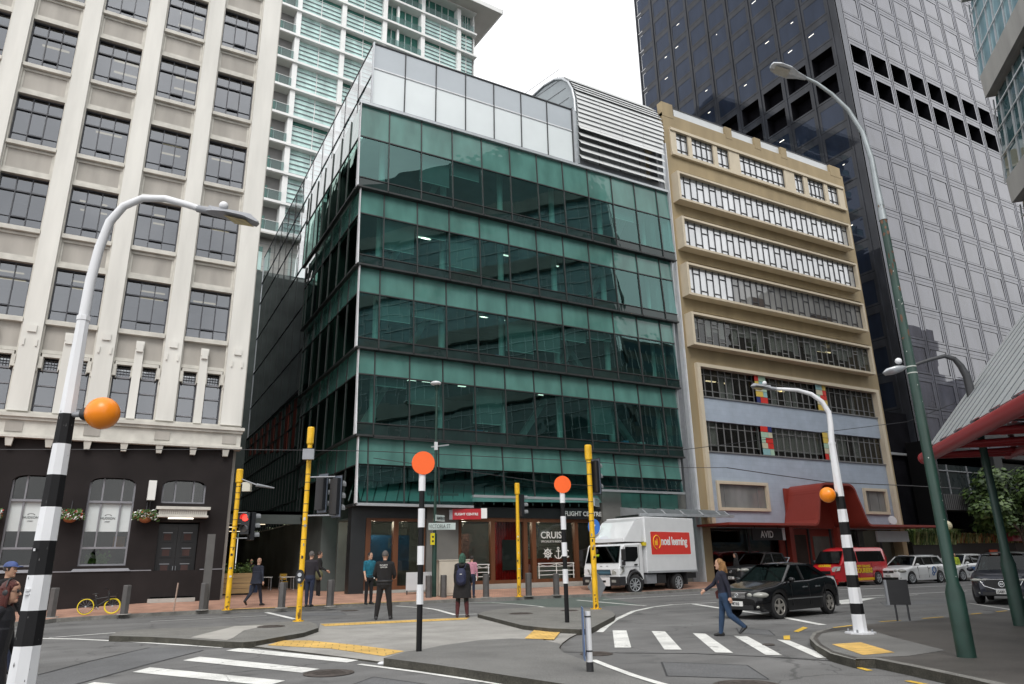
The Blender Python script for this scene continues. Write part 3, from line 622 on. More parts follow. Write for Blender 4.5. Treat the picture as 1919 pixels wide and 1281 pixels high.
# interior: slabs, core, columns, raking braces, blinds, lights
b = MB()
for z in (27.0, 21.85, 17.22, 12.55, 7.98): b.box(10.8, 31.6, 35.35, 46, z-.55, z-.1, fitg)
b.box(10.8, 31.6, 42, 46, .3, 27.2, fitg); b.build('floor_slabs', gb)
for x in [11.3+3.93*k for k in range(6)]:
    b = MB(); b.tube([(x+.3, 36.1, 5.6), (x+.3, 36.1, 26.5)], .19, colg, 12); b.build('column', gb)
b = MB()
for (x0, z0, x1, z1) in ((11, 8, 16, 17.2), (23.5, 17.2, 31, 8), (31, 26.5, 24, 12.5), (18.5, 4.8, 24, 12.5), (12, 17.2, 16.5, 26.5)):
    b = MB(); b.beam((x0, 37.6, z0), (x1, 37.6, z1), .34, .34, colg); b.build('brace', gb)
for si, (zt, zb0, xl, xr, m0, pt, zs, zl) in enumerate(ST[:4]):
    for k in range(10):
        if br.random() < .36:
            x = m0+pt*k; d = br.choice((.45, .8, 1.25, 1.7, 2.0)); b = MB(); b.box(x+.05, x+pt-.05, 35.2, 35.22, zs-d, zs, blind); b.box(x+.05, x+pt-.05, 35.19, 35.225, zs-d-.03, zs-d, colg); b.build('blind', gb)
b = MB(); bb = [M('desk_blue', (.05, .2, .35), .6, .1, 3), M('desk_white', (.5, .55, .55), .6, .1, 3), M('desk_yellow', (.5, .45, .1), .6, .1, 3)]
for si, (zt, zb0, xl, xr, m0, pt, zs, zl) in enumerate(ST[:4]):
    for k in range(14): x = br.uniform(12, 31); h = br.uniform(.08, .32); b.box(x, x+br.uniform(.1, .6), 35.5, 35.8, zl-.02, zl+h, br.choice(bb+[fitg]))
b.build('desk_items', gb)
b = MB()
for zt in (21.3, 16.7, 12.0):
    for k in range(5): x = br.uniform(12, 30); b.box(x, x+.5, 38.2, 38.35, zt-.03, zt, lampw)
b.build('ceiling_light', gb)
# added ribbed sheet behind the lowest glass, imitating the bus shelter roof's reflection
b = MB(); aw_ = M('reflection_sheet', (.22, .36, .34), .5, .1, 1); aw2 = M('reflection_rib', (.04, .07, .065), .5, .1, 1)
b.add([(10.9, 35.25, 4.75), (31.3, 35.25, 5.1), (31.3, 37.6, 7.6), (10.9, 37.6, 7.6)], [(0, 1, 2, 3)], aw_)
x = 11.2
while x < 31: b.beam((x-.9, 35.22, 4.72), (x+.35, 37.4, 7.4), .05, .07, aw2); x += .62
b.build('reflected_roof', gb)
for x, y in ((12.2, 37), (14.0, 37.5), (17.2, 36.8), (20.0, 36.9), (22.3, 37.2), (24.2, 37.4)):
    pl_ = bpy.data.lights.new('downlight', 'POINT'); pl_.energy = 75; pl_.color = (1, .86, .68); pl_.shadow_soft_size = .12; po = bpy.data.objects.new('downlight', pl_); COL.objects.link(po); po.location = (x, y, 3.75)
# left side wall, same lapped storeys, running back along the lane
SX = 10.5
YB = 47.5
for si, (zt, zb0, xl, xr, m0, pt, zs, zl) in enumerate(ST):
    y = 35.0; xt = xl+.03; xb = xl-.02; k = 0
    mu = MB()
    while y < YB-.5:
        y1 = min(y+1.95, YB); j = lambda: br.uniform(-.018, .018)
        pn = MB()
        pn.quad((xb+j(), y1, zb0), (xb+j(), y, zb0), (xt+j()*.5, y, zs), (xt+j()*.5, y1, zs), sideg)
        pn.quad((xt, y1, zs), (xt, y, zs), (xt+.04, y, zt), (xt+.04, y1, zt), spang)
        pn.build('side_glass_panel', gb)
        mu.beam((xb-.03, y1, zb0), (xt-.03, y1, zs), .05, .05, mullion); mu.beam((xt-.03, y1, zs), (xt+.01, y1, zt), .05, .05, mullion); y = y1; k += 1
    mu.box(xb-.06, xt+.1, 35.0, YB, zb0-.12, zb0, mullion); mu.box(xt-.05, xt+.03, 35.0, YB, zs-.03, zs+.03, mullion)
    mu.build('side_mullions', gb)
b = MB(); b.box(10.85, 12.2, YB+.02, 72, .3, 13.5, fitg); b.box(10.85, 31.6, YB-.1, YB, .3, 27.2, fitg); b.box(31.2, 31.6, 35.3, 72, .3, 27.2, fitg); b.build('rear_wing', gb)
redp = M('red_panel_and_reflection', (.20, .035, .02), .5, .2, 1)
each('red_panel_and_reflection', gb, [(10.74, 10.79, 48+k*2.6, 49+k*2.6, 9.2+.3*k, 13.2) for k in range(9)], redp)  # added panels standing in for reddish reflections along the lane
# glazed screen (sail) continuing the side wall upward and back
sail = glassmat('sail_glass', (.40, .46, .48), 1.75, .0, .15, wscale=.7)
b = MB(); Ys = [35+37*k/12 for k in range(13)]
def sx(y): return 10.42+.012*(y-35)
def ztop(y): return 31.85+.02*(y-35)
ev = MB()
for k in range(12):
    y0, y1 = Ys[k], Ys[k+1]; zlow = 27.4 if y1 < YB+1 else 13.5
    rows = [zlow]+[z for z in (16.5, 20., 23.6, 27.4, 29.6) if z > zlow+.5]+[None]
    for r_ in range(len(rows)-1):
        za = rows[r_]; zb_ = rows[r_+1]
        b.quad((sx(y1), y1, za), (sx(y0), y0, za), (sx(y0), y0, zb_ or ztop(y0)), (sx(y1), y1, zb_ or ztop(y1)), sail)
        ev.box(sx(y0)-.03, sx(y0)+.03, y0, y1, za-.03, za+.03, dark_metal)
    ev.beam((sx(y0), y0, ztop(y0)), (sx(y1), y1, ztop(y1)), .06, .08, dark_metal)
    if k: ev.box(sx(y0)-.02, sx(y0)+.1, y0-.02, y0+.02, zlow, ztop(y0), dark_metal)
ev.box(sx(72)-.05, sx(72)+.05, 71.9, 72.05, 5, ztop(72), alu)
b.build('glass_screen', gb); ev.build('screen_bars', gb)
# lower lane glazing behind (dark) down to the ground
b = MB()
for k in range(12):
    y0, y1 = YB+(72-YB)*k/12, YB+(72-YB)*(k+1)/12
    for za, zb_ in ((4.4, 8), (8, 13.5)): b.quad((10.8, y1, za), (10.8, y0, za), (10.8, y0, zb_), (10.8, y1, zb_), sideg)
b.build('lane_glazing', gb); b = MB()
for k in range(25): y = lerp(YB, 72, k/24); b.box(10.74, 10.80, y-.03, y+.03, 4.4, 13.5, mullion)
for z in (4.4, 5.9, 8, 9.6, 11.2, 12.5, 13.5): b.box(10.73, 10.79, YB, 72, z-.04, z+.04, mullion)
b.build('lane_mullions', gb)
# crown screen of pale glass
b = MB(); fb = MB(); cx = [10.42]+[10.42+2.03*k for k in range(1, 7)]+[24.62]
for k in range(7):
    a, c = cx[k]+.03, cx[k+1]-.03
    b.box(a, c, 35.02, 35.05, 27.6, 29.98, crowng); b.box(a, c, 35.02, 35.05, 30.1, 31.7, crowng2)
    fb.box(c, c+.06, 34.96, 35.08, 27.45, 31.78, dark_metal)
fb.box(10.4, 24.65, 34.97, 35.07, 29.98, 30.06, white_paint); fb.box(10.4, 24.65, 34.96, 35.08, 31.72, 31.8, dark_metal); fb.box(10.38, 10.45, 34.9, 35.1, 27.42, 31.8, alu)
b.build('crown_glass', gb); fb.build('crown_frame', gb)
b = MB(); b.box(24.66, 24.9, 34.86, 35.1, 27.42, 31.7, alu); b.build('crown_post', gb)
# barrel-vaulted louvre plant screen
prof = [(34.95, 27.6), (34.92, 31.6), (34.95, 32.6), (35.15, 33.6), (35.6, 34.5), (36.3, 35.25), (37.3, 35.9), (38.8, 36.35), (40.8, 36.55), (43, 36.6)]
b = MB(); ins = M('vault_cladding', (.38, .42, .44), .5, .06, 1.2, metal=.1)
b.prism([(24.95, y, z) for y, z in prof]+[(24.95, 43, 27.6)], (.15, 0, 0), ins)
b.build('vault_end_wall', gb)
b = MB()
for k in range(1, 9):
    z = 28+k*1.05; b.beam((24.94, 35.2+max(0, z-32)*.35, z), (24.94, 43, z+1.5), .02, .03, dark_metal)
b.tube([(24.9, y, z) for y, z in prof[1:]], .09, alu, 8); b.build('vault_rim', gb)
b = MB()
b.box(25.1, 32.2, 36.4, 36.5, 27.6, 33.8, M('vault_back', (.62, .64, .64), .6, .05, 1)); b.add([(25.1, y+.35, z-.3) for y, z in prof[2:]]+[(32.3, y+.35, z-.3) for y, z in prof[2:]], [(i, i+1, i+9, i+8) for i in range(7)], ins); b.build('vault_lining', gb)
louv = M('louvre_aluminium', (.68, .69, .69), .45, .07, 2, metal=.15, stretch=(.3, 1, 1))
def pat(s):
    acc = 0
    for i in range(len(prof)-1):
        a = Vector((0, *prof[i])); c = Vector((0, *prof[i+1])); l = (c-a).length
        if acc+l >= s: return a.lerp(c, (s-acc)/l), (c-a).normalized()
        acc += l
    return Vector((0, *prof[-1])), Vector((0, 1, 0))
s_ = .45; k = 0; lvs = []
while s_ < 15:
    p, d = pat(s_); n = Vector((0, -d.z, d.y))   # outward
    if n.y > 0 and d.y < .5: n = -n
    x0, x1 = 25.02, 32.35+min(.5, .05*k)
    step = .58 if s_ < 2.6 else .37
    lo = p - d*.24 + n*.36; hi = p + d*.18 + n*.08
    if s_ > 2.9: lo = p-d*.27+n*.17; hi = p+d*.17+n*.06
    lvs.append((x0, x1, lo, hi)); s_ += step; k += 1
for x0, x1, lo, hi in lvs:
    b = MB(); th = Vector((0, .0, .035))
    for q in range(4):
        xa = lerp(x0, x1, q/4)+.01; xb_ = lerp(x0, x1, (q+1)/4)-.01
        b.prism([(xa, lo.y, lo.z), (xb_, lo.y, lo.z), (xb_, hi.y, hi.z), (xa, hi.y, hi.z)], th, louv); b.prism([(xa, hi.y, hi.z), (xb_, hi.y, hi.z), (xb_, hi.y+.22, hi.z-.03), (xa, hi.y+.22, hi.z-.03)], th, louv)
    b.build('louvre', gb)
b = MB()
for q in range(5):
    x = lerp(25.05, 32.3, q/4); b.tube([(x, y+.12, z) for y, z in prof], .04, grey_metal, 6)
b.box(25.1, 32.5, 35.0, 35.2, 27.45, 27.95, grey_metal)
b.build('louvre_posts', gb)
# grey reveal between the glass and the tan building
b = MB(); b.box(32.62, 33.0, 35.02, 36, .3, 31.5, alu); b.box(32.2, 32.62, 35.2, 36, .3, 30.8, grey_metal); b.box(32.95, 33.02, 34.9, 35.02, .3, 31.5, white_paint); b.build('downpipe_panel', gb)
# ---- shopfronts
wood = M('timber_frame', (.13, .05, .022), .45, .2, 2.5, stretch=(1, 1, .15)); greyst = M('grey_stone_pier', (.165, .165, .155), .6, .08, 1.5, bump=.1); fascia = M('dark_fascia', (.022, .024, .026), .35, .1, 2)
redw = M('red_corrugated', (.6, .02, .015), .5, .1, 3); reds = M('sign_red', (.42, .012, .02), .4, .05, 3)
each('pier', gb, [(10.6, 11.35, 35.6, 36.2, .3, 4.7)], fascia); each('pier', gb, [(14.6, 16.4, 35.55, 36.3, .3, 5.3), (25.6, 27.0, 35.2, 36.2, .3, 5.9), (31.6, 32.3, 35.3, 36.2, .3, 5.9)], greyst)
b = MB(); b.box(11.35, 14.6, 35.6, 36.1, 3.95, 4.6, fascia); b.box(16.4, 25.6, 35.6, 36.1, 4.05, 4.62, fascia); b.box(10.6, 32, 35.3, 36.4, 5.8, 6.0, fascia)
b.box(10.7, 16.8, 34.86, 36.3, 4.5, 4.58, fascia); b.build('fascia', gb)
b = MB(); b.box(11.35, 14.6, 35.5, 36.0, .3, .5, concpale); b.box(16.4, 25.6, 35.45, 36, .3, .62, concpale); b.build('plinth', gb)
each('timber_post', gb, [(x-.13, x+.13, 35.62, 35.9, .5, 3.95) for x in (11.5, 12.95, 14.42)]+[(x-.12, x+.12, 35.62, 35.9, .62, 4.05) for x in (16.48, 18.5, 20.55, 21.1, 23.95, 25.3)], wood)
b = MB()
b.box(11.5, 14.5, 35.64, 35.88, 3.8, 3.95, wood); b.box(16.4, 25.6, 35.64, 35.88, 3.85, 4.05, wood); b.box(11.5, 14.5, 35.64, 35.88, .5, .68, wood); b.box(16.4, 25.6, 35.64, 35.88, .62, .8, wood)
b.build('timber_rail', gb)
b = MB(); b.box(11.6, 14.4, 35.78, 35.79, .68, 3.8, shopglass); b.box(16.5, 25.4, 35.78, 35.79, .8, 3.85, shopglass); b.build('shop_window', gb)
b = MB(); b.box(11.2, 25.6, 40, 40.2, .3, 4.2, fitg); b.box(11.2, 25.6, 36.2, 40, .3, .36, room); b.box(11.2, 25.6, 36.1, 40, 4.0, 4.1, fitg)
mapb = M('map_blue', (.02, .10, .22), .6, .5, 1.2); b.box(12.0, 14.4, 37.5, 37.6, 1.4, 3.2, mapb); b.box(13.2, 14.4, 36.8, 37, .4, 1.2, fitg)
b.box(16.7, 18.2, 38, 38.2, 1.0, 3.3, M('shelf_brochures', (.12, .07, .06), .7, .8, 6)); b.box(22, 25, 38, 38.3, .5, 1.9, redp); b.box(22.4, 24.6, 37.4, 37.8, .4, 1.5, bb[1]); b.box(17, 18, 37.3, 37.8, .4, 1.4, bb[1])
for k in range(9): b.box(18.9+k*.165, 18.98+k*.165, 36.02, 36.1, .7, 3.9, redw)
b.box(18.85, 20.4, 36.1, 36.3, .7, 3.9, redw); b.box(19.25, 20.15, 35.95, 36.02, 1.3, 2.9, fitg)
for x, y in ((12.2, 37), (17.2, 36.8), (17.9, 38), (22.3, 37.2), (24.2, 37.4)): b.disc((x, y, 3.99), (0, 0, -1), .14, M('downlight', (1, 1, 1), .5, 0, 1, emit=(1, .93, .8, 8)), 12)
b.build('shop_interior', gb)
whl = M('lettering_white', (.8, .8, .78), .5, .02, 3)
# railing of white bars in the windows
def rail(x0, x1):
    b = MB(); y = 35.7
    for z in (1.0, 1.22, 1.45): b.tube([(x0, y, z), (x1, y, z)], .018, whl, 6)
    for x in (x0+.05, (x0+x1)/2, x1-.05): b.tube([(x, y, .7), (x, y, 1.6)], .025, whl, 6)
    b.tube([(x0, y, 1.62), (x1, y, 1.62)], .022, whl, 6)
    for q in range(2):
        xa = lerp(x0, x1, q/2); xb_ = lerp(x0, x1, (q+1)/2); b.tube([(lerp(xa, xb_, t/6), y-.02, 1.6-.14*sin(pi*t/6)) for t in range(7)], .014, whl, 5)
    b.build('white_railing', label=('white rope-style railing in the shop window behind the backpack person' if x0 < 20 else 'white rope-style railing below the cruise lettering in the shop window'), cat='railing', group='white railings in the shop windows')
rail(16.75, 18.3); rail(21.35, 23.75)
text('CRUISE', .52, whl, (21.6, 35.76, 2.98), (1, 0, 0), gb, bold=.008); text('SPECIALISTS INSIDE', .16, whl, (21.62, 35.76, 2.75), (1, 0, 0), gb)
# ship wheel, anchor, letter C
b = MB(); o = (22.05, 35.76, 2.15); b.ring(o, (0, 1, 0), .2, .03, whl, 20, 4); b.ring(o, (0, 1, 0), .07, .025, whl, 12, 4)
for k in range(8): a = k*pi/4; b.tube([(o[0]+cos(a)*.06, 35.76, o[2]+sin(a)*.06), (o[0]+cos(a)*.31, 35.76, o[2]+sin(a)*.31)], .02, whl, 5)
b.tube([(22.75, 35.76, 1.9), (22.75, 35.76, 2.38)], .028, whl, 5); b.ring((22.75, 35.76, 2.42), (0, 1, 0), .06, .02, whl, 12, 4); b.tube([(22.6, 35.76, 2.27), (22.9, 35.76, 2.27)], .022, whl, 5)
b.tube([(22.75+.25*sin(a), 35.76, 2.12-.25*cos(a)) for a in [-1.3+2.6*t/10 for t in range(11)]], .028, whl, 5); b.build('nautical_symbols', gb)
text('C', .62, whl, (23.05, 35.76, 1.92), (1, 0, 0), gb)
text('FLIGHT CENTRE', .36, whl, (23.0, 35.35, 4.22), (1, 0, 0), gb, bold=.01)
b = MB(); b.box(22.9, 25.7, 35.4, 35.6, 4.05, 4.65, fascia); b.build('sign_board', gb)
# red projecting sign
t = thing('projecting_sign', (16.5, 34.6, 4.2), 'red projecting shop sign with white letters under the glass edge', 'sign')
b = MB(); b.X = Matrix.Translation((15.75, 34.9, 4.15)) @ Matrix.Rotation(radians(-18), 4, 'Z'); b.box(0, 1.5, -.08, .08, -.27, .27, reds); b.box(-.17, 0, -.07, .07, -.27, .22, grey_metal); b.box(1.5, 1.82, -.06, .06, -.22, .3, whl); b.build('panel', t)
text('FLIGHT CENTRE', .17, whl, Vector((15.82, 34.765, 4.09)), (cos(radians(-18)), sin(radians(-18)), 0), t, bold=.004)
b = MB(); b.tube([(16.5, 34.7, 4.4), (16.5, 35.5, 4.45)], .03, dark_metal); b.build('bracket', t)
# canopy of glass fins over the right-hand entrance
gcan = glassmat('canopy_glass', (.55, .63, .62), 1.6, .05, 0)
t = thing('glass_canopy', (30.5, 33.6, 4.2), 'pale green glass awning on grey fins above the truck', 'canopy')
b = MB(); b.box(26.5, 33.6, 33.0, 35.2, 4.16, 4.2, gcan); b.build('pane', t)
b = MB()
for x in (26.9, 28.3, 29.7, 31.2, 32.6, 33.3): b.prism([(x, 32.8, 4.22), (x, 35.2, 4.22), (x, 35.2, 4.75), (x, 33.2, 4.5)], (.12, 0, 0), alu)
b.box(26.5, 33.8, 32.85, 33.0, 4.1, 4.26, alu); b.build('fins', t)
b = MB(); b.box(27.05, 31.5, 35.25, 35.27, 4.6, 5.6, spang); b.box(28.5, 28.56, 35.2, 35.25, 4.6, 5.6, mullion); b.box(30, 30.06, 35.2, 35.25, 4.6, 5.6, mullion); b.box(27, 31.6, 35.2, 35.3, 4.5, 4.6, alu); b.box(27, 31.5, 35.6, 35.7, .4, 4.1, fitg); b.build('low_window', gb)
# soffit and fascia in the lane
b = MB(); b.box(4.95, 10.6, 46, 72, 4.75, 4.95, fitg); b.box(4.95, 10.6, 46, 46.2, 4.2, 4.95, fitg); b.build('lane_ceiling', label='dark covered-way ceiling across the lane between the buildings', cat='ceiling')
tt = M('lane_lamp', (.9, .8, .6), .5, 0, 1, emit=(1, .85, .6, 1.2))
b = MB()
for y in (47.5, 51, 55, 60, 66): b.box(7.6, 8.9, y, y+.25, 4.70, 4.74, tt); b.box(9.3, 10.2, y+.8, y+1, 4.70, 4.74, tt)
b.build('lane_lights', label='strip lights under the dark ceiling of the covered lane', cat='ceiling lights')
b = MB(); b.box(4.3, 10.8, 72, 72.4, .3, 31, fitg)
b.build('lane_end_wall', label='dark wall closing the far end of the covered lane', cat='wall')
# ================================================================ TAN BUILDING
tan = M('ochre_render', (.345, .270, .160), .8, .16, .8, bump=.15, stretch=(1, 1, .2), detail=8); tancream = M('cream_surround', (.62, .54, .41), .7, .05, 1.2, bump=.08)
tile = brickmat('blue_glazed_tile', (.42, .485, .575), (.395, .46, .55), (.36, .42, .50), .6, .3, .3, .008, .08)
# brick texture is laid in XY; stand it up for the facade
nt_ = tile.node_tree
for n_ in nt_.nodes:
    if n_.type == 'MAPPING': n_.inputs['Rotation'].default_value = (radians(90), 0, 0)
canred = M('canopy_red', (.25, .036, .024), .5, .06, 1); winbar = M('window_bars_dark', (.05, .05, .055), .5, .1, 4); winbarl = M('window_bars_grey', (.2, .2, .2), .5, .1, 4)
skyglass = glassmat('bright_window_glass', (.25, .28, .30), 3.2, .0, .25, wscale=.8, opaque=(.42, .44, .46))
midglass = glassmat('window_glass_curtained', (0, 0, 0), 1.9, .0, .25, wscale=.8, opaque=(.22, .22, .215))
lowglass = glassmat('low_window_glass', (.62, .64, .63), 1.55, .0, .2, wscale=.8)
curt = M('curtain_grey', (.74, .73, .69), .8, .1, 5, stretch=(4, 1, .1)); roomd = M('office_dark', (.05, .04, .035), .9, .4, .6)
tb_ = thing('apartment_building', (43, 35, .3), 'ochre building with cream framed window strips, blue tiled lower floors and mosaic panels', 'building')
b = MB()
b.box(33.02, 53.8, 35.4, 60, 15, 34.2, tan) if 0 else None
# front wall in pieces round the strips
X0, X1 = 33.02, 53.85
rows = [(27.1, 29.55), (23.2, 25.85), (19.5, 22.2), (15.8, 18.4)]
b.box(X0, X1, 35, 35.4, 33.0, 34.3, tan); b.box(X0, 34.0, 35, 35.4, 30.7, 33.0, tan); b.box(53.4, X1, 35, 35.4, 30.7, 33.0, tan)
zt = 30.7
for z0, z1 in rows: b.box(X0, X1, 35, 35.4, z1, zt, tan); b.box(X0, 34.2, 35, 35.4, z0, z1, tan); b.box(53.4, X1, 35, 35.4, z0, z1, tan); zt = z0
b.box(X0, X1, 35, 35.4, 14.5, zt, tan); b.box(X0, 33.8, 35, 35.4, .2, 14.5, tan); b.box(53.3, X1, 35, 35.4, .2, 14.5, tan)
b.box(X0, X0+.3, 35.4, 60, .2, 34.3, tan); b.box(X1-.3, X1, 35.4, 60, .2, 34.3, tan); b.box(X0, X1, 35.4, 60, 33.6, 33.9, tan)
b.build('wall', tb_)
for x in (33.02, 39.6, 42.9, 46.0, 52.2):
    w_ = 1.1 if x < 34 else (1.4 if x > 52 else .7); b = MB(); b.box(x, x+w_, 34.98, 35.5, 34.0, 35.05 if x > 34 else 35.25, tan); b.build('parapet_post', tb_)
pw = M('parapet_white_glass', (.62, .64, .65), .4, .04, 1); b = MB(); b.box(34.4, 52.2, 35.2, 35.24, 34.3, 35.1, pw); b.build('parapet_glass', tb_)
b = MB(); b.box(34.4, 52.2, 35.17, 35.27, 35.1, 35.18, dark_metal); b.build('parapet_rail', tb_)
# top band of windows
TW = [fy(x, y, 35.1).x for x, y in ((1263.5, 262), (1286, 272), (1293, 275), (1333.5, 290), (1341, 292), (1363, 300), (1383, 307), (1467, 335), (1486, 342), (1503, 348), (1511, 351), (1542, 362), (1548.5, 364), (1568, 371))]
XA, XZ = fy(1258.5, 262, 34.8).x, 53.42
b = MB(); b.box(XA, XZ, 34.78, 35.0, 32.8, 33.02, tancream); b.box(XA, XZ, 34.78, 35.0, 30.68, 30.92, tancream)
ed = [XA]+TW+[XZ]
for k in range(0, len(ed), 2): b.box(ed[k], ed[k+1], 34.88, 35.3, 30.92, 32.8, tancream)
b.build('top_window_surround', tb_)
tw = [(TW[2*i], TW[2*i+1], n) for i, n in enumerate((2, 4, 2, 8, 2, 4, 2))]
def barwin(x0, x1, z0, z1, n, y, glass, trans=(.32, .8), bar=winbar):
    wd = MB(); wd.box(x0, x1, y, y+.01, z0, z1, glass); o = wd.build('window', tb_); f = MB()
    for k in range(n+1): x = lerp(x0, x1, k/n); f.box(x-.025, x+.025, y-.07, y-.005, z0, z1, bar)
    for t in trans: z = lerp(z0, z1, t); f.box(x0, x1, y-.06, y-.007, z-.02, z+.02, bar)
    f.build('frame', o); return o
for x0, x1, n in tw: barwin(x0, x1, 30.92, 32.8, n, 35.08, skyglass, (.25, .75))
# four projecting strips
for ri, (z0, z1) in enumerate([(26.62, 28.95), (22.88, 25.28), (19.25, 21.68), (15.62, 17.98)]):
    x0, x1 = 33.30, 52.62; yf = 34.28
    b = MB(); b.box(x0, x1, yf, 35.0, z0, z0+.16, tancream); b.box(x0, x1, yf, 35.0, z1-.16, z1, tancream); b.box(x0, x0+.2, yf, 35.0, z0+.16, z1-.16, tancream); b.box(x1-.2, x1, yf, 35.0, z0+.16, z1-.16, tancream)
    sf = b.build('strip_surround', tb_)
    za, zb_ = z0+.16, z1-.16; xa, xb_ = x0+.2, x1-.2; n = 30; pt = (xb_-xa)/n; yw = 34.62
    g1 = MB()
    gl_ = [skyglass, skyglass, midglass, lowglass][ri]
    if ri == 2:
        g1.box(xa, xa+pt*7, yw, yw+.01, za, zb_, skyglass); g1.box(xa+pt*7, xb_, yw, yw+.01, za, zb_, midglass)
    else: g1.box(xa, xb_, yw, yw+.01, za, zb_, gl_)
    o = g1.build('window', tb_); f = MB(); bar = winbar if ri < 3 else winbarl
    for k in range(n+1): x = xa+pt*k; f.box(x-.022, x+.022, yw-.06, yw-.005, za, zb_, bar)
    for k in range(n):
        x = xa+pt*k; t = .68 if k % 2 else .2
        if k % 4 == 1: t = .78
        f.box(x+.022, x+pt-.022, yw-.06, yw-.006, lerp(za, zb_, t)-.025, lerp(za, zb_, t)+.025, bar)
        if ri == 3 and k % 3 == 0: f.box(x+.022, x+pt-.022, yw-.06, yw-.006, lerp(za, zb_, .8)-.025, lerp(za, zb_, .8)+.025, bar)
    f.build('frame', o)
    if ri == 3:
        q = MB(); q.box(xa, xb_, 36.5, 36.6, za-.3, zb_+.3, roomd); q.box(xa, xb_, 34.7, 36.5, zb_+.0, zb_+.05, curt)
        for k in range(n):
            if rnd.random() < .8: x = xa+pt*k; q.box(x, x+pt*.97, 34.68, 34.70, lerp(za, zb_, rnd.choice((.25, .35, .35, .55))), zb_, curt)
        q.box(xa+pt*9.2, xa+pt*10.4, 34.85, 35.0, za, zb_, white_paint); q.box(xa+pt*19.2, xa+pt*20.6, 34.85, 35.0, za, zb_, white_paint); q.build('office_interior', tb_)
        q = MB(); q.beam((xa+pt*22.5, 35.6, zb_-.5), (xa+pt*25, 35.6, zb_-.45), .16, .05, lamp); q.build('ceiling_light', tb_)
    else:
        q = MB(); q.box(xa, xb_, 35.0, 35.35, za-.1, zb_+.1, roomd)
        q.build('office_interior', tb_)
        if ri == 2:
            q = MB()
            for k in (10, 11, 20, 21, 22, 23): q.box(xa+pt*k+.05, xa+pt*(k+1)-.05, yw-.012, yw-.006, za+.1, za+(.85 if k < 12 else .55), roomd)
            q.build('open_sashes', o)
# plant behind glass
b = MB(); r = random.Random(5)
for k in range(90):
    P = Vector((39.2+r.uniform(-.5, .5), 34.72, 16.1+r.uniform(-.3, .45))); s_ = r.uniform(.05, .1); b.add([P+Vector((-s_, 0, 0)), P+Vector((0, .02, -s_)), P+Vector((s_, 0, .02)), P+Vector((0, 0, s_*2))], [(0, 1, 2, 3)], leafm)
b.build('plant', label='green pot plant behind the glass of the lowest projecting window strip', cat='plant')
# lower framed panel, Y recessed
b = MB(); b.box(33.8, 53.3, 34.75, 35.2, 14.28, 14.52, tancream); b.box(33.8, 34.12, 34.75, 35.2, 3.6, 14.28, tancream); b.box(52.95, 53.3, 34.75, 35.2, 3.6, 14.28, tancream); b.build('lower_surround', tb_)
b = MB(); b.box(34.12, 52.95, 35.04, 35.3, 10.6, 12.22, tile)
for x0, x1, z0, z1 in ((34.12, 52.95, 6.62, 8.5), (34.12, 34.7, 3.6, 6.62), (39.45, 49.6, 3.6, 6.62), (52.4, 52.95, 3.6, 6.62), (34.7, 39.45, 3.6, 4.7), (49.6, 52.4, 3.6, 4.7)): b.box(x0, x1, 35.04, 35.3, z0, z1, tile)
b.build('tiled_wall', tb_)
b = MB(); b.box(34.12, 52.95, 34.96, 35.06, 12.2, 12.28, winbarl); b.box(34.12, 52.95, 34.96, 35.06, 8.48, 8.56, winbarl); b.build('window_sills', tb_)
mcol = [M('mosaic_red', (.68, .03, .02), .35, .05, 5), M('mosaic_yellow', (.72, .52, .10), .35, .05, 5), M('mosaic_cream', (.62, .58, .42), .35, .05, 5), M('mosaic_aqua', (.28, .50, .52), .35, .05, 5), M('mosaic_navy', (.02, .03, .16), .35, .05, 5), M('mosaic_mint', (.42, .6, .46), .35, .05, 5)]
for z0, z1, gm in ((12.28, 14.28, lowglass), (8.56, 10.6, lowglass)):
    for x0, x1, n in ((34.12, 39.45, 8), (40.55, 45.95, 8), (47.05, 52.95, 9)): barwin(x0, x1, z0, z1, n, 35.25, gm, (.22, .80), winbarl)
    for x0 in (39.45, 45.95):
        b = MB(); r = random.Random(int(x0+z0)); z = z0; rows_ = [.0, .22, .42, .6, .8, 1.0]
        R_, Y_, C_, A_, N_, T_ = mcol; pat_ = {(39.45, 1): [(N_, R_), (Y_, A_), (C_, T_), (Y_, A_), (R_, T_)], (45.95, 1): [(Y_, T_), (C_, Y_), (T_, R_), (C_, R_), (A_, Y_)], (39.45, 0): [(A_, T_), (C_, R_), (T_, R_), (T_, C_), (R_, N_)], (45.95, 0): [(R_, T_), (C_, R_), (T_, A_), (Y_, R_), (Y_, C_)]}[(x0, 1 if z0 > 12 else 0)]
        for q in range(5):
            za, zb_ = lerp(z0, z1, rows_[q]), lerp(z0, z1, rows_[q+1]); sp_ = r.choice((.35, .5, .65))
            c1, c2 = pat_[q]; b.box(x0, x0+1.1*sp_-.015, 34.97, 35.2, za+.015, zb_-.015, c1); b.box(x0+1.1*sp_+.015, x0+1.1, 34.97, 35.2, za+.015, zb_-.015, c2)
        b.box(x0, x0+1.1, 35.0, 35.2, z0, z1, winbar); b.build('mosaic_panel', tb_)
q = MB(); q.box(34.12, 52.95, 37.5, 37.6, 3.6, 14.4, roomd)
for z in (14.3, 10.62): q.box(34.12, 52.95, 35.35, 37.5, z, z+.06, ceilm); q.box(34.12, 52.95, 35.35, 37.5, z-2.3, z-2.2, roomd)
for k in range(25):
    x = 34.2+.74*k
    if rnd.random() < .9 and not 36.2 < x < 38.8 and not 50 < x < 52: q.box(x, x+.72, 35.34, 35.36, 8.95, 10.6, curt)
    if rnd.random() < .3: q.box(x, x+.5, 35.5, 35.52, 12.3, 14.2, curt)
q.build('office_interior', tb_)
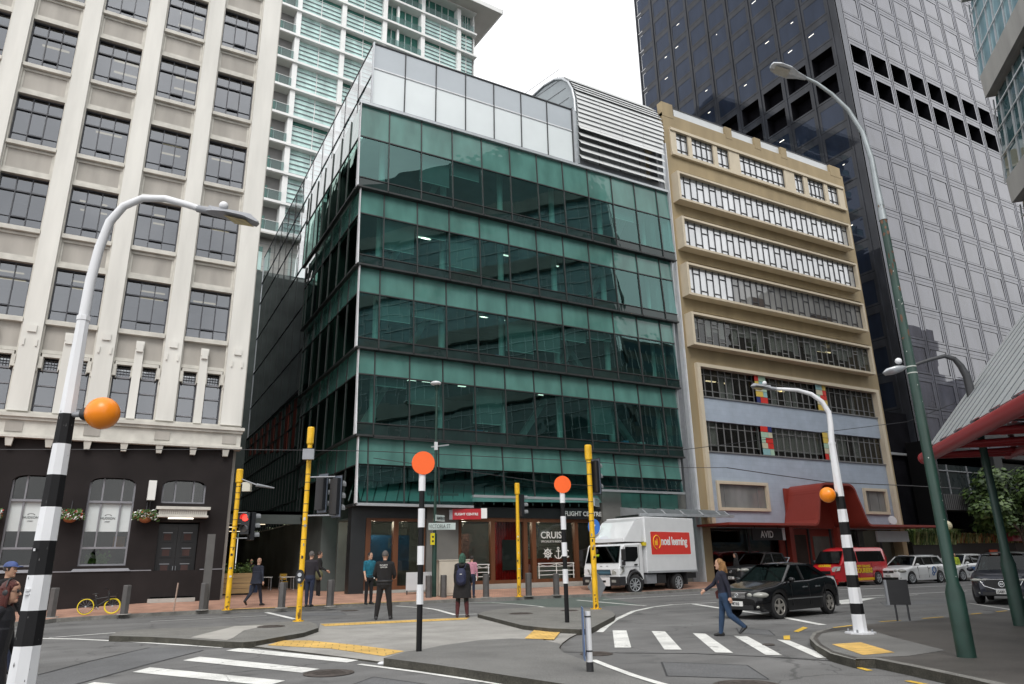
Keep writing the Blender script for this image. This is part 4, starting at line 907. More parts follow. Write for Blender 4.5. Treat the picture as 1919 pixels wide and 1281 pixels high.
each('ceiling_light', tb_, [(x, x+.9, 36.6, 36.75, 13.9, 13.96) for x in (36.4, 37.6, 42, 44, 43.2)], lamp)
for x0, x1 in ((34.7, 39.45), (49.6, 52.4)):
    b = MB(); b.box(x0, x1, 34.9, 35.1, 6.42, 6.62, tancream); b.box(x0, x1, 34.9, 35.1, 4.7, 4.9, tancream); b.box(x0, x0+.2, 34.9, 35.1, 4.9, 6.42, tancream); b.box(x1-.2, x1, 34.9, 35.1, 4.9, 6.42, tancream); o = b.build('window', tb_)
    b = MB(); b.box(x0+.2, x1-.2, 35.12, 35.13, 4.9, 6.42, midglass)
    for x in (x0+.75, x1-.95): b.box(x, x+.04, 35.08, 35.115, 4.9, 6.42, winbarl)
    b.build('pane', o)
# ground floor shopfront
b = MB(); b.box(33.8, 52.95, 35.5, 35.6, .3, 3.6, shopglass); b.box(40.4, 46.5, 35.42, 35.5, .3, 3.6, canred); b.build('shop_window', tb_)
b = MB(); b.box(33.8, 53, 38, 38.1, .3, 3.7, roomd)
for x in (33.85, 37.4, 41.0, 43.3, 45.6, 48.6, 51.2): b.box(x, x+.12, 35.3, 35.42, .3, 3.6, winbar)
b.box(43.8, 45.5, 35.38, 35.41, .6, 3.1, M('door_glass_grey', (.12, .12, .11), .2, .2, 1)); b.box(41.3, 43.1, 35.38, 35.41, .5, 3.2, roomd)
b.box(34, 37.3, 36, 36.2, 1.2, 1.5, redp); b.build('shopfront', tb_)
t = thing('hanging_sign', (37.4, 33.6, 3.4), 'black hanging shop sign with white letters under the red canopy', 'sign')
b = MB(); b.box(35.9, 38.6, 33.5, 33.62, 2.78, 3.52, black_plastic); b.box(38.6, 38.85, 33.48, 33.64, 2.78, 3.56, white_paint); b.build('panel', t); text('AVID', .6, whl, (36.6, 33.48, 2.94), (1, 0, 0), t, sx=.85, bold=.01)
b = MB()
for x in (36.2, 38.3): b.tube([(x, 33.56, 3.5), (x, 33.56, 3.85)], .02, dark_metal, 5)
b.build('hangers', t)
t = thing('hanging_sign', (49.5, 33.4, 3.4), 'pale grey hanging sign with fine lettering under the right end of the red canopy', 'sign')
b = MB(); b.box(48.0, 51.6, 33.3, 33.42, 2.65, 3.4, M('sign_pale', (.42, .44, .46), .5, .05, 2)); b.build('panel', t); text('LAMBTON PHYSIOTHERAPY', .22, dark_metal, (48.2, 33.28, 2.95), (1, 0, 0), t) if 0 else None
# red canopy with arched hood, one folded sheet
def ribbon(pr_, y0, y1, th, mat, bld):
    """profile in XZ swept from y0 to y1 with thickness"""
    n = len(pr_); off = []
    for i, (x, z) in enumerate(pr_):
        a = Vector(pr_[max(i-1, 0)]); c = Vector(pr_[min(i+1, n-1)]); d = (c-a).normalized(); off.append((x-d.y*th, z+d.x*th))
    vs = [(x, y0, z) for x, z in pr_]+[(x, y0, z) for x, z in off]+[(x, y1, z) for x, z in pr_]+[(x, y1, z) for x, z in off]
    fs = []
    for i in range(n-1):
        fs += [(i, i+1, n+i+1, n+i), (2*n+i, 3*n+i, 3*n+i+1, 2*n+i+1), (i, 2*n+i, 2*n+i+1, i+1), (n+i, n+i+1, 3*n+i+1, 3*n+i)]
    fs += [(0, n, 3*n, 2*n), (n-1, 3*n-1, 4*n-1, 2*n-1)]
    bld.add(vs, fs, mat, False)
def arc(cx, cz, r, a0, a1, n=7): return [(cx+cos(radians(a0+(a1-a0)*k/n))*r, cz+sin(radians(a0+(a1-a0)*k/n))*r) for k in range(n+1)]
zc = 3.78
prf = [(32.7, zc), (40.25, zc)]+arc(40.35, zc+.4, .4, -90, -5, 5)+[(41.2, 5.75)]+arc(41.95, 5.72, .75, 172, 90, 6)+[(44.3, 6.47)]+arc(44.3, 5.72, .75, 90, 8, 6)+[(45.75, zc+.3)]+arc(46.15, zc+.4, .4, 185, 270, 5)+[(53.9, zc)]
b = MB(); ribbon(prf, 32.25, 35.0, -.14, canred, b); b.box(40.9, 45.6, 34.85, 34.98, 3.6, 6.3, canred); b.box(40.6, 41.0, 34.6, 34.95, .3, 3.7, canred); b.box(45.5, 45.9, 34.6, 34.95, .3, 3.7, canred); b.build('red_canopy', label='dark red folded street canopy with a tall arched hood over the entrance', cat='canopy')
b = MB(); b.disc((50.9, 33.9, 4.2), (-.5, -1, .3), .32, white_paint, 20, .05); b.tube([(50.95, 34.0, 4.2), (51, 34.2, 3.95), (51, 34.2, 3.8)], .03, grey_metal); b.tube([(51.2, 34.1, 3.8), (51.2, 34.1, 5.0)], .015, grey_metal); b.build('satellite_dish', label='small white satellite dish standing on the right end of the red canopy', cat='satellite dish')
# ================================================================ DARK TOWER
TX, TY = 62.47, 38.0
def towermat(name, base_, ior, rough, jit):
    mt = glassmat(name, (0, 0, 0), ior, rough, .12, opaque=base_, wscale=.25); return mt
tg_f = towermat('tower_panel_front_sky', (.10, .104, .13), 2.0, .02, 0); tg_w = towermat('tower_window_front_sky', (.070, .073, .098), 2.2, .0, 0)  # front copies of the tower glass, sky reflection lightened into the colour
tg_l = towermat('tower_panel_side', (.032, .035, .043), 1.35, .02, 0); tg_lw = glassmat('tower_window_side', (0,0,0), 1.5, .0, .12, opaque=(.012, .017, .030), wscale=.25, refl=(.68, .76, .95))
void = M('louvre_void', (.006, .006, .008), .9, .3, 1, spec=.05); joint = M('tower_joint', (.008, .008, .009), .8, .1, 1, spec=.1); ribm = M('tower_rib', (.10, .105, .12), .22, .1, 1, metal=.6)
tw_ = thing('office_tower', (TX, TY, .3), 'dark glass office tower with a double row of black plant room openings', 'building')
b = MB(); b.box(TX+1.3, 120, TY+1.3, 70.3, 0, 112, void); b.build('core', tw_)
FP = 3.42; z0f = 11.2; NF = 29; openf = None
kopen = [k for k in range(NF) if abs((z0f+FP*k)-49.9*1.0) < 0]
# openings between z 48.9..51.2 and 52.3..54.7
def zrow(k): return 52.25+FP*(k)      # row 0 = upper opening row
XB = [TX+1.05+3.46*k for k in range(17)]
def bay(bld, P, Q, z, kind, wm, pm, side):
    """one window bay: P,Q base corners on face; inset pane"""
    P = Vector(P); Q = Vector(Q)
    d = (Q-P); L_ = d.length; d.normalize()
    n = Vector((0, -1, 0)) if side == 'f' else Vector((-1, 0, 0))
    def pt(u, w_, o): return P+d*u+Vector((0, 0, w_))+n*o
    u0, u1, w0, w1 = .42, L_-.42, .22, 2.62
    J = lambda: rnd.uniform(-.012, .012)
    a = [pt(u0, w0, 0), pt(u1, w0, 0), pt(u1, w1, 0), pt(u0, w1, 0)]
    if kind == 'void':
        c = [p-n*1.2 for p in a]
        bld.add(a+c, [(4, 5, 6, 7), (0, 1, 5, 4), (1, 2, 6, 5), (2, 3, 7, 6), (3, 0, 4, 7)], void)
    else:
        o_ = [p+n*(-.03+J()) for p in a]; bld.add(o_, [(0, 1, 2, 3)], wm)
    # panel frame round pane
    e = [pt(.06, 0, 0), pt(L_-.06, 0, 0), pt(L_-.06, FP-.05, 0), pt(.06, FP-.05, 0)]
    bld.add(e+a, [(0, 1, 5, 4), (1, 2, 6, 5), (2, 3, 7, 6), (3, 0, 4, 7)], pm)
    if side == 'f' and kind != 'void':
        o2 = [pt(u0-.018, w0-.018, .004), pt(u1+.018, w0-.018, .004), pt(u1+.018, w1+.018, .004), pt(u0-.018, w1+.018, .004)]; i2 = [p+n*.004 for p in a]
        bld.add(o2+i2, [(0, 1, 5, 4), (1, 2, 6, 5), (2, 3, 7, 6), (3, 0, 4, 7)], joint)
rows_ = range(-12, 17)
def strip(xs, ys, side, wm, pm):
    for i in range(len(xs)):
        pass
for i in range(len(XB)-1):
    b = MB()
    for k in rows_:
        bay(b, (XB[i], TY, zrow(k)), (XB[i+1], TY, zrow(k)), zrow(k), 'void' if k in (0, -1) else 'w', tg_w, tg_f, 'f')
    b.build('window_strip', tw_)
b = MB()
for x in XB: b.box(x-.10, x+.10, TY-.04, TY, z0f, 112, tg_f); b.box(x+.10, x+.15, TY-.06, TY, z0f, 112, joint)
b.box(TX, XB[0], TY-.05, TY+.2, z0f, 112, ribm)
for k in rows_:
    b.box(TX, XB[-1], TY-.012, TY-.004, zrow(k)-.06, zrow(k)+.0, joint); b.box(TX, XB[-1], TY-.010, TY-.004, zrow(k)+2.98, zrow(k)+3.0, joint)
b.build('ribs', tw_)
YL = [TY+.8+3.46*k for k in range(10)]
for i in range(len(YL)-1):
    b = MB()
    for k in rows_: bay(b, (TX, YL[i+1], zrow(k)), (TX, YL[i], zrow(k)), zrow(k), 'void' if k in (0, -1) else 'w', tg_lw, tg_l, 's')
    b.build('window_strip', tw_)
b = MB()
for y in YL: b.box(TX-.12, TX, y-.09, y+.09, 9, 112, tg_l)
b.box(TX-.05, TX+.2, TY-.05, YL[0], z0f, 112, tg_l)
b.build('ribs', tw_)
b = MB(); r = random.Random(11)
for i in range(8):
    for k in rows_:
        if k not in (0, -1) and r.random() < .3:
            y = YL[i]+r.uniform(.9, 2.2); b.box(TX-.045, TX-.04, y, y+r.uniform(.15, .7), zrow(k)+2.1, zrow(k)+2.17, lampw)
b.build('ceiling_lights', tw_)
# podium: columns, glass, stone balcony, planted wall, entrance
pstone = M('podium_stone', (.10, .10, .105), .5, .15, .6); pgl = glassmat('podium_glass', (0, 0, 0), 1.5, .0, .25, opaque=(.012, .018, .02)); pblack = M('podium_black', (.012, .013, .014), .6, .15, 1)
b = MB(); b.box(TX-6, 95, 42, 43, .2, 11.2, void); b.box(54.2, 62.4, 38.5, 60, .2, 14, void); b.box(61.2, 62.6, 36.6, 38.2, .3, 11.2, ribm); b.box(61.0, 61.25, 36.55, 38.2, .3, 11.2, joint); b.box(54, 62, 38.2, 38.5, 10.1, 10.3, alu); b.box(62.6, 95, 37.8, 42, 10.6, 11.2, pblack)
b.box(56.8, 57.2, 38.0, 38.5, .3, 14, pstone); b.box(72.4, 73.8, 37.0, 38.2, .3, 11.2, pblack)
b.build('podium', tw_)
b = MB(); b.box(63.2, 72.4, 38.3, 38.35, 6.8, 9.6, pgl); b.box(74, 94, 38.3, 38.35, 6.8, 10.2, pgl); b.box(56.2, 61, 38.55, 38.6, 2, 9.6, pgl); b.box(63, 72.4, 40.0, 40.05, .6, 5.3, pgl); o = b.build('podium_window', tw_)
b = MB()
for x in (63.2, 66.6, 69.8, 72.3, 76, 79.5, 83): b.box(x, x+.09, 38.2, 38.3, 6.8, 9.6, grey_metal)
b.box(63.2, 72.4, 38.2, 38.3, 9.0, 9.08, grey_metal); b.build('frame', o)
b = MB(); b.box(62.7, 72.2, 36.9, 38.3, 5.4, 6.75, pstone)
for k in range(32): b.box(62.75+k*.29, 62.80+k*.29, 36.87, 36.9, 5.4, 6.75, pblack)
b.build('balcony', tw_)
b = MB(); b.box(56.4, 75, 36.2, 36.9, .2, 2.75, pblack); b.box(75, 95, 36.2, 36.9, .2, 2.75, pblack); b.build('planted_wall', label='low black wall carrying a planted bed in front of the dark tower', cat='wall')
def strap(name, x0, x1, y, z, n, h, mats, lab):
    r = random.Random(int(x0)); b = MB()
    for k in range(n):
        bx = r.uniform(x0, x1); by = y+r.uniform(-.3, .3); a = r.uniform(0, 2*pi); l = r.uniform(.5, 1)*h; w_ = r.uniform(.03, .06)
        d = Vector((cos(a), sin(a), 0)); sdv = Vector((-sin(a), cos(a), 0))*w_; P = Vector((bx, by, z)); p1 = P+d*l*.3+Vector((0, 0, l*.75)); p2 = P+d*l*.8+Vector((0, 0, l*.7))
        b.add([P-sdv*.6, P+sdv*.6, p1+sdv, p1-sdv, p2], [(0, 1, 2, 3), (3, 2, 4)], r.choice(mats))
    return b.build(name, label=lab, cat='plants', kind='stuff')
lg = [M('strap_leaf_light', (.16, .24, .06), .5, .3, 5), M('strap_leaf_dark', (.04, .10, .03), .5, .3, 5), M('strap_leaf_pale', (.32, .36, .18), .5, .2, 5)]
lr = lg+[M('leaf_red', (.22, .05, .03), .5, .3, 5), M('leaf_amber', (.30, .16, .05), .5, .3, 5)]
strap('plant_bed', 56.4, 62.3, 36.35, 2.5, 1500, 1.7, lg, 'mass of pale strap leaved plants on the low black wall')
strap('plant_bed', 62.3, 75, 36.4, 2.6, 2600, 1.15, lr, 'mass of red and amber shrubs along the low black wall')
awn = M('awning_maroon', (.22, .02, .035), .5, .06, 2)
t = thing('shop_awning', (72, 35.6, 2.9), 'maroon awning fascia with white letters at the right edge', 'awning')
b = MB(); b.box(68.6, 84, 34.9, 36.2, 2.75, 3.5, awn); b.box(68.6, 84, 34.86, 36.2, 3.5, 3.58, whl); b.build('panel', t); text('tasting', .5, whl, (71.2, 34.88, 3.05), (1, 0, 0), t) if 0 else text('tasty', .5, whl, (71.4, 34.88, 3.02), (1, 0, 0), t)
osn = M('sign_orange', (.62, .08, .015), .5, .05, 2)
t = thing('wall_sign', (67.5, 36.1, 1.5), 'orange square sign with white band on the black wall', 'sign'); b = MB(); b.box(66.9, 68.1, 36.08, 36.16, .95, 2.05, osn); b.box(67.0, 68.0, 36.06, 36.08, 1.6, 1.85, whl); b.build('panel', t)
for x, l, yy in ((61.0, 'cream globe lamp on a short post above the planted wall', 35.9), (71.1, 'white globe lamp beside the tree behind the dark canopy post', 36.1)):
    t = thing('globe_lamp', (x, yy, .2), l, 'lamp', 'globe lamps on the planted wall'); b = MB(); b.sphere((x, yy, 4.0), .42, M('globe_cream', (.66, .6, .42), .3, .04, 1)); b.build('globe', t); b = MB(); b.tube([(x, yy, .2), (x, yy, 3.65)], .05, dark_metal); b.build('post', t)
# ---------------------------------------------------------------- tree at right
def leafcrown(name, c, rr_, n, mats, seed, parent, size=(.10, .2)):
    r = random.Random(seed); b = MB(); cl = []
    for k in range(26):
        a = r.uniform(0, 2*pi); t = r.uniform(-.8, 1); q = r.uniform(.35, 1)
        cl.append((Vector((c[0]+cos(a)*rr_[0]*q*sqrt(1-t*t*.8), c[1]+sin(a)*rr_[1]*q*sqrt(1-t*t*.8), c[2]+t*rr_[2])), r.uniform(.22, .42)*rr_[0]))
    for k in range(n):
        cc, cr = r.choice(cl); d = Vector((r.gauss(0, 1), r.gauss(0, 1), r.gauss(0, 1))).normalized()*cr*r.uniform(.3, 1)**.6; d.z *= .6
        P = cc+d; s_ = r.uniform(*size); nn = (d.normalized()+Vector((0, 0, .8))+Vector((r.uniform(-.6, .6), r.uniform(-.6, .6), 0))).normalized(); u = nn.orthogonal().normalized(); w_ = nn.cross(u); a = r.uniform(0, 6.3); u2 = (u*cos(a)+w_*sin(a))*s_; w2 = (w_*cos(a)-u*sin(a))*s_*.55
        b.add([P-u2, P-w2, P+u2, P+w2], [(0, 1, 2, 3)], r.choice(mats))
    o = b.build(name, parent); return cl
tm = [M('tree_leaf', (.055, .10, .022), .55, .3, 4), M('tree_leaf_light', (.09, .145, .035), .5, .2, 4), M('tree_leaf_dark', (.03, .06, .015), .6, .2, 4)]; bark = M('bark', (.07, .05, .04), .9, .3, 8, bump=.5)
tc_ = fy(1895, 945, 33.8); t = thing('street_tree', (tc_.x, tc_.y, .3), 'leafy green street tree at the right edge beyond the parked cars', 'tree')
cl = leafcrown('crown', (tc_.x+.8, tc_.y, tc_.z), (4.6, 2.6, 2.5), 9000, tm, 4, t, size=(.14, .30))
b = MB(); bt = Vector((tc_.x+.8, tc_.y, .3)); b.tube([bt, bt+Vector((.1, 0, 1.5)), bt+Vector((0, .1, 3.2))], [.17, .14, .12], bark, 8)
for cc, cr in cl[:12]: b.tube([bt+Vector((0, .1, 3.1)), (bt+Vector((0, .1, 3.2))).lerp(cc, .5)+Vector((0, 0, .15)), cc], [.09, .05, .02], bark, 5)
b.build('trunk', t)
# ================================================================ WHITE APARTMENT TOWER (rotated 4 degrees)
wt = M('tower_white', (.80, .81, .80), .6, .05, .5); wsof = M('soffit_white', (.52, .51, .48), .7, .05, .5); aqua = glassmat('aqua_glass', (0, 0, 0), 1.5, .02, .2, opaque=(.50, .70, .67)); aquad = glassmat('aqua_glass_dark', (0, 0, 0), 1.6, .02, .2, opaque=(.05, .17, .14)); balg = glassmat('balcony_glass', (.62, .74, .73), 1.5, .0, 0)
k_ = 76/60.
at_ = thing('apartment_tower', (6.7*k_, 76, .3), 'white apartment tower with aqua louvred glass and open balconies behind', 'building', rz=radians(4), local=True)
def WX(x): return (x-6.7)*k_
FH = 3.02*k_; NB = 14; zb0 = (29.7-.3)*1.0*k_ - 1.62*(k_-1)*1.0
wcols = [10.1, 14.6, 19.0, 23.4, 27.9]
wfl = MB()
topz = zb0+FH*10.0
b = MB(); b.box(WX(5.4), WX(30), .5, 22, 20, topz+FH, wt)
b.build('body', at_)
b = MB()
for k in range(12):
    z = zb0+FH*k; b.box(WX(5.2), WX(30.1), -1.1, .5, z-.14, z+.16, wt)
b.build('floor_slabs', at_)
b = MB()
for x in wcols: b.box(WX(x)-.30, WX(x)+.30, -.85, .5, zb0, topz+FH*.9, wt)
b.box(WX(30)-.1, WX(30)+.1, -.4, .5, zb0, topz+FH, wt); b.build('columns', at_)
for k in range(11):
    z = zb0+FH*k
    # balcony at the left
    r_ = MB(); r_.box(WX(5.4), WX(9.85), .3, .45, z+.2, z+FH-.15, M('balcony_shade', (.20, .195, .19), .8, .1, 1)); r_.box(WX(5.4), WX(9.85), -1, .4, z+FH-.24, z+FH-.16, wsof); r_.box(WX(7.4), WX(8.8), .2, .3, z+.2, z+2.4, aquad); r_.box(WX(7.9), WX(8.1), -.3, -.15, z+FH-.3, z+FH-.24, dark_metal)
    o = r_.build('balcony', at_); r_ = MB(); r_.box(WX(5.4), WX(9.85), -1.02, -1.0, z+.25, z+1.35, balg); r_.box(WX(5.4), WX(9.85), -1.04, -.98, z+1.35, z+1.4, wt)
    for q in range(5): x = lerp(WX(5.4), WX(9.8), q/4); r_.box(x-.02, x+.02, -1.0, -.96, z+.2, z+1.35, wt)
    r_.build('balustrade', o)
    for i in range(5):
        xa, xb_ = WX(wcols[i])+.3, (WX(wcols[i+1]) if i < 4 else WX(30))-.3
        openb = (i == 2 and k in (7, 8, 9)) or k == 10 or (i == 3 and k > 9); dark_t = rnd.random() < .35
        w_ = MB()
        if openb:
            w_.box(xa, xb_, .25, .3, z+.16, z+FH-.14, aquad); w_.box(xa, xb_, -.95, -.93, z+.2, z+1.3, balg); o = w_.build('window', at_)
            f = MB()
            for q in range(1, 5): x = lerp(xa, xb_, q/5); f.box(x-.03, x+.03, .1, .24, z+.2, z+FH-.2, wt)
            f.box((xa+xb_)/2-.9, (xa+xb_)/2-.6, -.5, .0, z+.3, z+FH-.3, wt) if i == 2 else None
            f.build('frame', o)
        else:
            if dark_t: w_.box(xa, xb_, -.30, -.25, z+.16, z+FH-.8, aqua); w_.box(xa, xb_, -.30, -.25, z+FH-.8, z+FH-.14, aquad)
            else: w_.box(xa, xb_, -.30, -.25, z+.16, z+FH-.14, aqua)
            o = w_.build('window', at_); f = MB()
            for q in range(5): zz = z+.55+q*.62; f.box(xa, xb_, -.42, -.32, zz, zz+.07, grey_metal if q < 4 or not dark_t else wt)
            f.box((xa+xb_)/2-.04, (xa+xb_)/2+.04, -.44, -.31, z+.2, z+FH-.2, wt); f.build('louvres', o)
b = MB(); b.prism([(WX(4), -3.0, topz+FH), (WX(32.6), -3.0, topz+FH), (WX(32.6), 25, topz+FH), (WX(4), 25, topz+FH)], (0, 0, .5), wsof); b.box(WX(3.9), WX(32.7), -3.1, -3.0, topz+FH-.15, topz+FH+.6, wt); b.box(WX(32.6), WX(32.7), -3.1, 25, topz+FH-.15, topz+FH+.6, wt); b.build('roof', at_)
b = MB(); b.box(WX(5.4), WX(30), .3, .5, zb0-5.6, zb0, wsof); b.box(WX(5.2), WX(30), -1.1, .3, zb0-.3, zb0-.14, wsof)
for k in range(6): b.box(WX(5.4), WX(30), .28, .3, zb0-5.5+.9*k, zb0-5.47+.9*k, grey_metal)
b.build('lower_wall', at_)
b = MB()
for x0, x1 in ((7.7, 8.9), (11.2, 14.6), (16.4, 19)): b.box(WX(x0), WX(x1), .2, .28, zb0-4.2, zb0-1.4, aqua); b.box(WX(x0), WX(x1), .18, .2, zb0-2.0, zb0-1.4, aquad)
b.build('low_window', at_)
b = MB(); b.box(WX(3), WX(30), -2, 10, 10, zb0-5.6, void); b.build('dark_base', at_)
# ================================================================ RIGHT CONCRETE BUILDING
D_ = 1.0; cdir = Vector((.717, .697, 0)); nrm_ = Vector((-.697, .717, 0)); C0 = Vector((41.5, 17.4, 0))
cb = thing('office_building', (41.5, 17.4, 0), 'concrete banded glass building leaning in at the top right corner', 'building', rz=0)
ORG[cb.name] = Vector((41.5, 17.4, 0))
rmx = Matrix((( -cdir.x, -nrm_.x, 0, C0.x), (-cdir.y, -nrm_.y, 0, C0.y), (0, 0, 1, 0), (0, 0, 0, 1)))  # local x runs back toward the street, y into the building
cc_ = M('board_marked_concrete', (.34, .335, .32), .85, .14, .8, bump=.3, stretch=(1, 1, .3)); bglass = glassmat('blue_glass', (0, 0, 0), 1.9, .0, .45, opaque=(.20, .33, .37), wscale=.5); bglassd = glassmat('blue_glass_dark', (0, 0, 0), 1.9, .0, .45, opaque=(.05, .10, .11), wscale=.5)
def BX(b, *a): b.X = rmx; b.box(*a); b.X = None
b = MB()
for z in (20.15, 26.95, 33.75, 40.55): BX(b, 0, 36, 0, 14, z, z+1.45, cc_)
for z in (20.2, 27.0): BX(b, .3, 36, .25, 1.2, z-.06, z-.003, cc_)
b.build('concrete_band', cb)
b = MB(); BX(b, 1.2, 36, 1.6, 13, .2, 50, bglassd); b.build('body', cb)
for zi, z in enumerate((14.8, 21.6, 28.4, 35.2)):
    b = MB(); b.X = rmx; b.add([(-.35, .12, z), (36, .12, z), (36, .55, z+5.35), (-.1, .55, z+5.35), (-.35, 6, z), (-.1, 6, z+5.35)], [(0, 1, 2, 3), (4, 0, 3, 5)], bglass if zi > 1 else bglassd); o = b.build('window', cb); f = MB(); f.X = rmx; q = -.35; k = 0
    while q < 36: f.beam((q, .08, z), (q, .51, z+5.35), .07, .07, alu, up=(0, 1, 0)); q += 1.35 if k % 2 else .9; k += 1
    for zz in (1.5, 3.2, 4.5): y_ = .06+.43*zz/5.35; f.box(-.3, 36, y_-.05, y_, z+zz, z+zz+.08, alu)
    f.build('frame', o)
# ================================================================ BUILDINGS ACROSS THE STREET (behind the camera; seen in the glass)
ob = thing('office_building', (45, -26, 0), 'tall banded office building across the street, mirrored in the green glass', 'building')
obw = M('opp_concrete', (.20, .19, .17), .8, .1, .5); obg = glassmat('opp_glass', (0, 0, 0), 1.5, .05, 0, opaque=(.02, .07, .10))
b = MB()
b.box(31, 66, -48, -26, 0, 66, obw); b.box(36, 96, -50, -30, 0, 50, obw); b.box(18, 31, -46, -30, 0, 22, obw); b.box(96, 130, -48, -30, 0, 38, obw); b.box(130, 200, -52, -34, 0, 62, obw); b.box(200, 330, -55, -30, 0, 48, obw); b.build('body', ob)
b = MB(); f = MB()
for k in range(18):
    z = 3+3.6*k
    if z < 62: b.box(31.3, 65.7, -25.98, -25.9, z+1.2, z+3.1, obg)
    if z < 47: b.box(66.3, 95.5, -29.98, -29.9, z+1.2, z+3.1, obg)
    if z < 20: b.box(18.3, 30.7, -29.98, -29.9, z+1.2, z+3.0, obg); b.box(96.5, 129, -29.98, -29.9, z+1.2, z+3, obg)
for k in range(24): f.box(31.3+k*1.45, 31.42+k*1.45, -25.9, -25.8, 3, 64, wt)
for k in range(20): f.box(66.3+k*1.45, 66.42+k*1.45, -29.9, -29.8, 3, 48, wt)
b.build('glazing', ob); f.build('mullions', ob)
# ================================================================ STREET FURNITURE
lens_o = M('beacon_amber', (.90, .26, .01), .3, .03, 3); wood_l = M('planter_boards', (.46, .32, .16), .7, .2, 3, stretch=(.3, 1, 5)); green_p = M('green_pole_paint', (.012, .042, .031), .45, .25, 3); rust = M('rusty_paint', (.12, .06, .035), .8, .5, 5)
def fit(px, py, z, X=None, Y=None): return fy(px, py, Y) if Y is not None else fx(px, py, X)
# ---- banded lamp columns with globe beacon
def banded(b, base, r0, r1, segs, n=8):
    """vertical pole with bands; segs = [(z, mat)...] boundaries from the base up"""
    z0 = segs[0][0]; zt = segs[-1][0]
    for i in range(len(segs)-1):
        za, zb_ = segs[i][0], segs[i+1][0]
        b.tube([(base[0], base[1], za), (base[0], base[1], zb_)], [lerp(r0, r1, (za-z0)/(zt-z0)), lerp(r0, r1, (zb_-z0)/(zt-z0))], segs[i][1], n, smooth=False)
def lamp_column(base, lab, bands, arm, globe, r0, r1, head):
    t = thing('street_lamp', base, lab, 'street lamp', 'banded black and white crossing lamp columns')
    b = MB(); banded(b, base, r0, r1, bands); b.tube([(base[0], base[1], bands[-1][0]-.03), (base[0], base[1], bands[-1][0]+.02)], r1*1.12, white_paint, 8, smooth=False); b.build('column', t)
    b = MB(); n = len(arm); b.tube(arm, [lerp(r1*.92, .035, i/(n-1)) for i in range(n)], white_paint, 8); b.build('arm', t)
    gx = Vector(globe); col = Vector((base[0], base[1], globe[2])); d = (gx-col).normalized()
    b = MB(); b.sphere(gx, .165, lens_o, 20, 14); gl = b.build('beacon', t); b = MB(); b.tube([col, gx-d*.17], .03, grey_metal, 8); b.tube([gx-d*.22, gx-d*.13], [.06, .085], black_plastic, 10); b.build('beacon_bracket', gl)
    a, c = Vector(arm[-1]), Vector(head); d = (c-a).normalized(); sdv = d.cross(Vector((0, 0, 1))).normalized()
    b = MB(); b.tube([a-d*.05, a+d*.22], .045, grey_metal, 8); L_ = (c-a).length
    top = [(.12, .05), (.3, .11), (.55, .16), (.85, .15), (1.0, .03)]
    vs = []; fs = []
    for t_, w_ in top:
        p = a+d*L_*t_; vs += [p-sdv*w_-Vector((0, 0, .02)), p+Vector((0, 0, .07 if t_ < 1 else 0)), p+sdv*w_-Vector((0, 0, .02)), p-Vector((0, 0, .05 if t_ < 1 else .02))]
    for i in range(len(top)-1):
        for q in range(4): fs.append((i*4+q, i*4+(q+1) % 4, (i+1)*4+(q+1) % 4, (i+1)*4+q))
    fs += [(0, 3, 2, 1), (16, 17, 18, 19)]; b.add(vs, fs, grey_metal); p = a+d*L_*.38; b.sphere(p+Vector((0, 0, .10)), .05, white_paint)
    p = a+d*L_*.7; b.box(0, 0, 0, 0, 0, 0, grey_metal) if 0 else None; hd_ = b.build('lamp_head', t)
    b = MB(); q0 = a+d*L_*.5-Vector((0, 0, .052)); q1 = a+d*L_*.86-Vector((0, 0, .05)); b.add([q0-sdv*.11, q0+sdv*.11, q1+sdv*.09, q1-sdv*.09], [(0, 1, 2, 3)], M('lamp_lens', (.5, .40, .16), .2, .3, 9)); b.build('lens', hd_)
    return t
# near left
DL = 7.25/8.5
def at(px, py, D):
    r = ray(px, py); t = D/(r.x*.4879+r.y*.8729); return Vector((r.x*t, r.y*t, H+r.z*t))
p0 = at(127, 770, 7.25); bx, by = p0.x, p0.y
def zat(py, px): return at(px, py, 7.25).z
bands = [(.02, white_paint)]
for py, px, m_ in ((1281, 42, None),): pass
zz = [(.02, black_paint), (zat(1278, 44)-.25, white_paint), (zat(1209, 62), black_paint), (zat(1143, 72), white_paint), (zat(1077, 80), black_paint), (zat(1013, 88), white_paint), (zat(950, 98), black_paint), (zat(890, 108), white_paint), (zat(832, 116), black_paint), (zat(776, 127), white_paint), (zat(596, 158), white_paint)]
arm = [(bx, by, zz[-1][0])]+[tuple(at(x, y, 7.25)) for x, y in ((172, 525), (186, 465), (206, 415), (232, 386), (268, 371), (310, 372), (350, 383), (378, 392))]
arm[1] = (lerp(arm[1][0], bx, .7), lerp(arm[1][1], by, .7), arm[1][2])
lamp_column((bx, by, 0), 'nearest banded lamp column at the left edge with curved white arm and amber globe', zz, arm, tuple(at(192, 774, 7.2)), .135, .062, tuple(at(484, 414, 7.1)))
